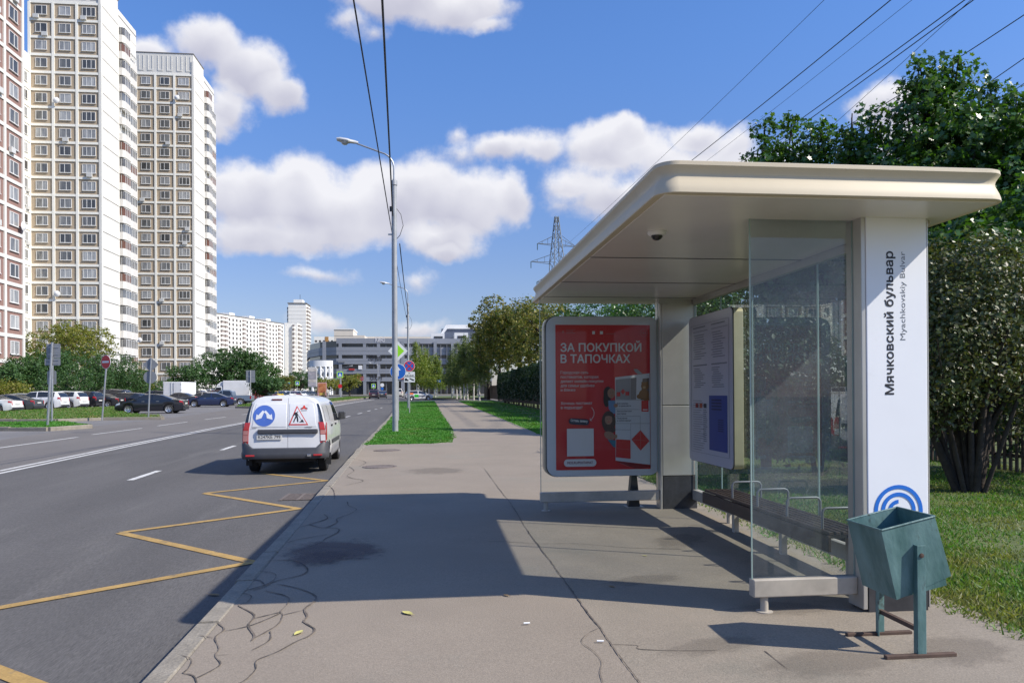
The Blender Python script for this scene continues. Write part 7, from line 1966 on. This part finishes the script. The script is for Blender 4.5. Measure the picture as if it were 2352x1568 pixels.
big('green tree behind the timetable end of the shelter', 1600, 33, 600, 2.4, L_MAPLE, 66, 10000, .16)
big('dark tree above the birches', 1122, 118, 745, 3.6, L_HEDGE, 67, 7000, .3)
def birch(label, u, y, vtop, w, seed, m=L_BIRCH, n=7000, v_crown=None, size=.2):
    b = at(u, y); H = hz(vtop, y, u); z0 = H * .36
    rng = np.random.default_rng(seed); bl = []
    for k in range(9):
        f = k / 8; z = z0 + (H - z0) * f; r = w * (1 - .75 * f) * rng.uniform(.75, 1.1); a = rng.uniform(0, 6.28)
        bl.append((math.cos(a) * r * .4, math.sin(a) * r * .4, z, r, r, (H - z0) * .12))
    t = tree('birch_tree', label, b, bl, n, size, m, seed, M_BIRCH, .13, trunk_h=z0, group='birches along the path', clump=.9, gap=.22, droop=.5, lean=(rng.normal() * .25, 0), fork=.35)
    return t
for i, (u, y, vt, w, lab) in enumerate(((1101, 108, 762, 1.9, 'nearest birch with a bright white trunk by the path'), (1088, 113, 772, 1.8, 'birch just left of the bright trunked one'), (1074, 117, 775, 2.0, 'birch in the middle of the row with leaning stem'),
        (1066, 120, 780, 1.9, 'birch fourth from the right in the row'), (1058, 124, 785, 2.0, 'birch fifth from the right in the row'), (1049, 128, 792, 2.2, 'birch near the left end of the row'), (1038, 133, 800, 2.2, 'leftmost birch of the row beside the blue street sign'))):
    birch(lab, u, y, vt, w, 70 + i)
for i, (u, y, vt, w, lab) in enumerate(((960, 128, 789, 2.3, 'yellow green birch right of the no stopping sign'), (978, 134, 800, 2.2, 'yellowing birch between the road sign and the street name sign'), (1000, 142, 815, 1.8, 'small yellowing birch behind the street name sign'))):
    birch(lab, u, y, vt, w, 80 + i, L_BIRCHY, 9000)
# ---- left side: yellow tree, dark shrubs, trees in front of the far block
big('yellow green tree in front of the second tower', 148, 112, 735, 6.8, L_YEL, 91, 16000, .26, 'yellow_tree', None, .2)
def shrub(label, u, y, vtop, w, seed, m=L_SHRUB, n=8000, name='dense_shrub', size=.22, group='dense shrubs behind the car park'):
    b = at(u, y); H = hz(vtop, y, u); rng = np.random.default_rng(seed)
    bl = [(0, 0, H * .5, w, w * .8, H * .5)]
    for _ in range(6): bl.append((rng.uniform(-.8, .8) * w, rng.uniform(-.6, .3) * w, H * rng.uniform(.25, .75), w * .45, w * .45, H * .26))
    return tree(name, label, b, bl, n, size, m, seed, M_BARK, stems=[(rng.normal() * .5, rng.normal() * .5, H * .7, .09) for _ in range(5)], cat='shrub', group=group, clump=1.3, gap=.1, shell=.6)
for i, (u, y, vt, w, lab) in enumerate(((-10, 80, 815, 3.0, 'dark shrub at the left picture edge behind the cars'), (45, 83, 818, 2.6, 'dark shrub left of the leaning sign backs'), (95, 92, 800, 3.0, 'dark shrub behind the leaning sign backs'),
        (150, 100, 796, 3.2, 'dark shrub between the sign backs and the no entry sign'), (205, 108, 792, 3.5, 'tall dark shrub behind the no entry sign'), (258, 116, 800, 3.5, 'dark shrub right of the no entry sign'), (295, 121, 818, 2.9, 'dark shrub left of the diamond sign back'))):
    shrub(lab, u, y, vt, w, 100 + i)
shrub('straw coloured bush at the left edge in front of the red brown tower', 20, 78, 872, 2.0, 110, L_YEL, 4000, 'low_bush', .18, None)
shrub('yellowish bush right of the dark shrubs', 318, 124, 838, 2.4, 111, L_YEL, 4000, 'low_bush', .2, None)
shrub('small dark bush below the third tower', 345, 126, 872, 2.4, 112, L_SHRUB, 4000, 'low_bush', .2, None)
def lefttree(label, u, y, vtop, w, seed, m=L_SHRUB, n=8000): return big(label, u, y, vtop, w, m, seed, n, .28, 'street_tree', 'trees between the towers and the far block', .12)
lefttree('slim dark green tree right of the white box trailer', 432, 132, 830, 3.4, 121, L_SHRUB, 6500)
lefttree('large dark green tree at the foot of the third tower', 515, 138, 792, 5.2, 122, L_SHRUB, 13000)
lefttree('green tree beside the large dark one', 562, 140, 800, 4.2, 123, L_SHRUB, 10000)
lefttree('bright green tree right of the large dark ones', 596, 150, 828, 4.0, 124, leaf_mat('bright green leaves', [(.04, .10, .02), (.07, .15, .03), (.05, .12, .025)], .35), 8000)
lefttree('low green tree by the square sign back', 612, 120, 862, 2.6, 125, L_SHRUB, 6000)
lefttree('greenish brown tree left of the crossing signs', 640, 190, 862, 3.4, 126, L_AUT, 5000)
lefttree('green poplar before the slim white tower', 690, 230, 846, 4.2, 127, L_SHRUB, 6000)
lefttree('rounded green tree right of the poplar', 712, 235, 862, 4.0, 128, L_SHRUB, 5000)
lefttree('brownish tree below the long white block', 660, 235, 866, 4.0, 129, L_AUT, 4500)
lefttree('yellow green tree by the advertising stand', 748, 178, 866, 3.0, 130, L_YEL, 5000)
lefttree('yellow green tree in front of the mall', 803, 205, 858, 3.2, 131, L_YEL, 5000)
lefttree('small brown tree left of the poplar', 628, 215, 870, 3.0, 132, L_AUT, 3500)

# ------------------------------------------------------------------ grass
def in_poly(px, py, poly):
    ins = np.zeros(len(px), bool); n = len(poly)
    for i in range(n):
        x0, y0 = poly[i][0], poly[i][1]; x1, y1 = poly[(i + 1) % n][0], poly[(i + 1) % n][1]
        c = ((y0 > py) != (y1 > py)) & (px < (x1 - x0) * (py - y0) / (y1 - y0 + 1e-12) + x0); ins ^= c
    return ins
def grass(name, label, poly, n, h, m, seed, weight=None, off=-.012, wide=.012):
    rng = np.random.default_rng(seed); P = np.array([(p[0], p[1]) for p in poly]); lo, hi = P.min(0), P.max(0)
    X = rng.uniform(lo[0], hi[0], n * 3); Y = rng.uniform(lo[1], hi[1], n * 3)
    if weight is not None:                       # more blades close to the camera
        Y = lo[1] + (hi[1] - lo[1]) * rng.random(n * 3) ** weight
    s = in_poly(X, Y, poly); X, Y = X[s][:n], Y[s][:n]; k = len(X)
    q = np.stack([X, Y, np.zeros(k)], 1); dn = hashn(q, 1.1, 1.0) + .6 * hashn(q, 3.3, 2.0); keep = rng.random(k) < np.clip(.80 + .5 * dn, .12, 1); X, Y, dn = X[keep], Y[keep], dn[keep]; k = len(X); X = X + rng.normal(0, .05, k); Y = Y + rng.normal(0, .05, k)
    Z = SLOPE * np.minimum(Y, 240) + off
    a = rng.uniform(0, 2 * PI, k); hh = h * rng.uniform(.4, 1.25, k) * np.clip(.85 + .35 * dn, .4, 1.3); w = wide * rng.uniform(.6, 1.4, k); ln = rng.normal(0, .45, (k, 2)) * hh[:, None]
    cx, sx = np.cos(a) * w, np.sin(a) * w
    V = np.empty((k, 4, 3)); V[:, 0] = np.stack([X - cx, Y - sx, Z], 1); V[:, 1] = np.stack([X + cx, Y + sx, Z], 1)
    V[:, 2] = np.stack([X + ln[:, 0] * .5 + cx * .6, Y + ln[:, 1] * .5 + sx * .6, Z + hh * .6], 1); V[:, 3] = np.stack([X + ln[:, 0] * 1.2, Y + ln[:, 1] * 1.2, Z + hh], 1)
    F = (np.array([(0, 1, 2), (0, 2, 3)])[None] + (np.arange(k) * 4)[:, None, None]).reshape(-1, 3)
    me = bpy.data.meshes.new(name); me.vertices.add(k * 4); me.vertices.foreach_set('co', V.reshape(-1).astype(np.float32))
    me.loops.add(F.size); me.loops.foreach_set('vertex_index', F.reshape(-1).astype(np.int32)); me.polygons.add(len(F)); me.polygons.foreach_set('loop_start', (np.arange(len(F)) * 3).astype(np.int32)); me.polygons.foreach_set('loop_total', np.full(len(F), 3, np.int32))
    me.materials.append(m); me.update(); me.validate()
    o = stuff(link(name, me)); o['label'] = label; o['category'] = 'grass'
    return o
G_GREEN = leaf_mat('lawn blades', [(.045, .19, .018), (.07, .25, .028), (.11, .28, .045), (.06, .22, .022)], .35, patch=((.15, .20, .05), 1.1))
G_DRY = leaf_mat('verge blades', [(.06, .20, .022), (.10, .23, .034), (.20, .22, .07), (.07, .21, .026), (.25, .24, .10), (.055, .19, .022), (.09, .24, .034)], .38, patch=((.26, .21, .085), .9))
grass('lawn_grass', 'bright green mown grass on the strip between road and path', lawn_strip, 75000, .055, G_GREEN, 201, 2.4, wide=.02)
near_verge = [(3.55, 3.6), (3.50, 4.4), (3.44, 4.75), (3.40, 5.2), (3.42, 9.6), (3.56, 12), (3.6, 24), (8, 24), (11, 14), (8, 6), (5.5, 3.0)]
grass('verge_grass', 'rough green and straw coloured grass right of the shelter', near_verge, 190000, .05, G_DRY, 202, 2.1, wide=.0065)
grass('verge_lawn', 'green grass between the path and the dark hedge', [(3.62, 24), (3.64, 60), (3.68, 96), (8, 96), (7.6, 40), (8.2, 24)], 40000, .06, G_GREEN, 203, 1.8, wide=.025)
grass('island_grass', 'dry yellowish grass on the car park island', [(p.x, p.y) for p in ISL['grass_island']], 22000, .10, G_DRY, 204, None, -.02, .03)
grass('patch_grass', 'dark green grass patch at the left verge', [(p.x, p.y) for p in ISL['verge_patch']], 12000, .08, G_GREEN, 205, None, -.02, .03)
grass('roadside_grass', 'dry grass on the lawn beside the parked cars', [(p.x, p.y) for p in ISL['roadside_lawn']], 22000, .12, G_DRY, 206, None, -.02, .05)

# ------------------------------------------------------------------ garden fence behind the bush
M_PALE = mat('weathered brown fence pale', (.10, .072, .055), .85, var=.3, vscale=3)
fa, fb = gp(2148, 1068), Vector((9.9, 3.0, gz(3)))
fx = 9.7
fen = thing('picket_fence', 'dark brown metal picket fence behind the bush and shelter', 'fence', (fx, 14, gz(14)))
pm = MB().box(-.012, -.028, .08, .012, .028, 1.75).mesh('picket', M_PALE)
y = 6.0
while y < 26: link('picket', pm, fen, (0, y - 14, gz(y) - gz(14))); y += .135
for z in (.3, 1.45): MB().box(.014, -8, z, .05, 12, z + .05).build('rail', M_PALE, fen)
for k in range(9): MB().box(.05, -8 + 2.5 * k - .04, -.1, .13, -8 + 2.5 * k + .04, 1.8).build('post', M_PALE, fen)
f2 = thing('picket_fence', 'dark board fence behind the birches and hedge', 'fence', (9.6, 110, gz(110)))
bmesh_ = MB().box(-.02, -.42, 0, .02, .42, 2.0).mesh('board', M_PALE)
y = 85.0
while y < 134: link('board', bmesh_, f2, (0, y - 110, gz(y) - gz(110))); y += .88

# ------------------------------------------------------------------ pylon and overhead wires
M_PYL = mat('grey green pylon steel', (.17, .19, .20), .6, .5)
M_WIRE = mat('dark cable', (.02, .02, .024), .6)
YP = 190.0; pb = at(1281, YP); ht = hz(497, YP, 1281)
py = thing('power_pylon', 'steel lattice power pylon rising behind the shelter roof', 'pylon', pb)
py.rotation_euler = (0, 0, R_(18))
def pw(z):
    f = z / ht; return 4.2 * (1 - f) ** 1.25 + .35 if f < .72 else .35 + 1.1 * (1 - (f - .72) / .28)
lv = [0, 8, 15, 21, 26, 30, 33.5, 36.5, 39, 41, 43, 45]; lv = [z / 45 * ht for z in lv]
for sx in (1, -1):
    for sy in (1, -1): MB().tube([(sx * pw(z), sy * pw(z), z) for z in lv], .11, 5).build('leg', M_PYL, py)
br = 0
for a, b in zip(lv, lv[1:]):
    wa, wb_ = pw(a), pw(b)
    for (p, q) in (((-1, -1), (1, -1)), ((1, -1), (1, 1)), ((1, 1), (-1, 1)), ((-1, 1), (-1, -1))):
        MB().tube([(p[0] * wa, p[1] * wa, a), (q[0] * wb_, q[1] * wb_, b)], .06, 4).build('brace', M_PYL, py)
        MB().tube([(q[0] * wa, q[1] * wa, a), (p[0] * wb_, p[1] * wb_, b)], .06, 4).build('brace', M_PYL, py)
arms = []
for v, hw in ((563, 5.4), (605, 7.2), (650, 5.6)):
    z = hz(v, YP, 1281)
    for s in (1, -1):
        w = pw(z)
        for sy in (1, -1):
            MB().tube([(s * w, sy * w, z), (s * hw, 0, z)], .07, 4).build('cross_arm', M_PYL, py)
            MB().tube([(s * w, sy * w, z + 2.2), (s * hw, 0, z)], .06, 4).build('cross_arm', M_PYL, py)
        for k in (.35, .7): MB().tube([(s * (w + (hw - w) * k), 0, z), (s * (w + (hw - w) * k), 0, z + 2.2 * (1 - k))], .05, 4).build('brace', M_PYL, py)
        MB().tube([(s * hw, 0, z), (s * hw, 0, z - 1.6)], .10, 6).build('insulator', mat('insulator', (.05, .09, .08), .3), py)
        arms.append((s * hw, z - 1.6))
for s in (1, -1): pass
def wire(label, a, b, sag=0.0, r=.012, cat='cable', name='overhead_cable', group='power lines over the shelter', n=14):
    a, b = Vector(a), Vector(b)
    o = a.copy(); pts = [a.lerp(b, k / n) - Vector((0, 0, sag * 4 * (k / n) * (1 - k / n))) - o for k in range(n + 1)]
    w = MB().tube(pts, r, 5).build(name, M_WIRE); w.location = o; tag(w, label, cat, group)
# power lines run from the pylon overhead to the right: start at the pylon, leave the picture at given points
YE = 60.0
ends = [((1575, 372), (2090, 0), .035, 'power line with the steepest rise, meeting the roof corner'), ((1690, 372), (2265, 0), .035, 'upper of the two close power lines left of the tall maple'), ((1705, 376), (2285, 0), .035, 'lower of the two close power lines left of the tall maple'),
        ((1440, 430), (1930, 0), .016, 'faintest power line farthest left'), ((1600, 380), (2140, 0), .014, 'faint thin power line between the bold ones'), ((1800, 380), (2275, -5), .018, 'thin power line running under the close pair'),
        ((2080, 200), (2500, -28), .035, 'power line passing behind the tall maple crown'), ((2150, 262), (2480, 76), .035, 'power line right of the tall maple crown'), ((2180, 300), (2500, 118), .03, 'lowest power line at the right picture edge')]
for (a, b, r, lab) in ends:
    # a span hung about 22 m up, coming towards the camera and to the right
    d1 = ray(*a); d2 = ray(*b); z1, z2 = 26.0, 24.0
    P1 = d1 * ((z1 - HC) / d1.z); P2 = d2 * ((z2 - HC) / d2.z); P1.z += HC; P2.z += HC
    e = (P1 - P2); Q1 = P1 + e * .9; Q1.z = z1 + 1.0
    Q2 = P2 - e * .6; Q2.z = z2 + .8
    wire(lab, Q2, Q1, .6, r)
# cables strung along the lamp posts
lb0 = gp(908, 990)
def P_at(u, v, y): return aY(u, v, y)
A1 = P_at(897, 515, Yl); A2 = P_at(902, 495, Yl - .05)
for lab, u, A_, r in (('black cable from the upper left to the lamp post bracket', 812, A1, .016), ('thicker black cable dropping to the top of the lamp post', 878, A2, .022)):
    E_ = P_at(u, 0, 13.7); far_ = E_ + (E_ - A_) * 1.3; far_.z = E_.z - .1
    o = A_.copy(); q = [A_.lerp(E_, k / 8) for k in range(8)] + [E_.lerp(far_, k / 8) for k in range(9)]
    w_ = MB().tube([p - o for p in q], r, 6).build('overhead_cable', M_WIRE); w_.location = o; tag(w_, lab, 'cable', 'cables along the lamp posts')
wire('black cable from the near lamp post to the second one', P_at(918, 560, Yl), (aY(938, 720, Y2).x, Y2, aY(938, 720, Y2).z), .25, .02, group='cables along the lamp posts')
wire('thin cable from the bracket to the second lamp post', A1, (aY(936, 740, Y2).x, Y2, aY(936, 740, Y2).z), .25, .012, group='cables along the lamp posts')
bpy.context.view_layer.update()
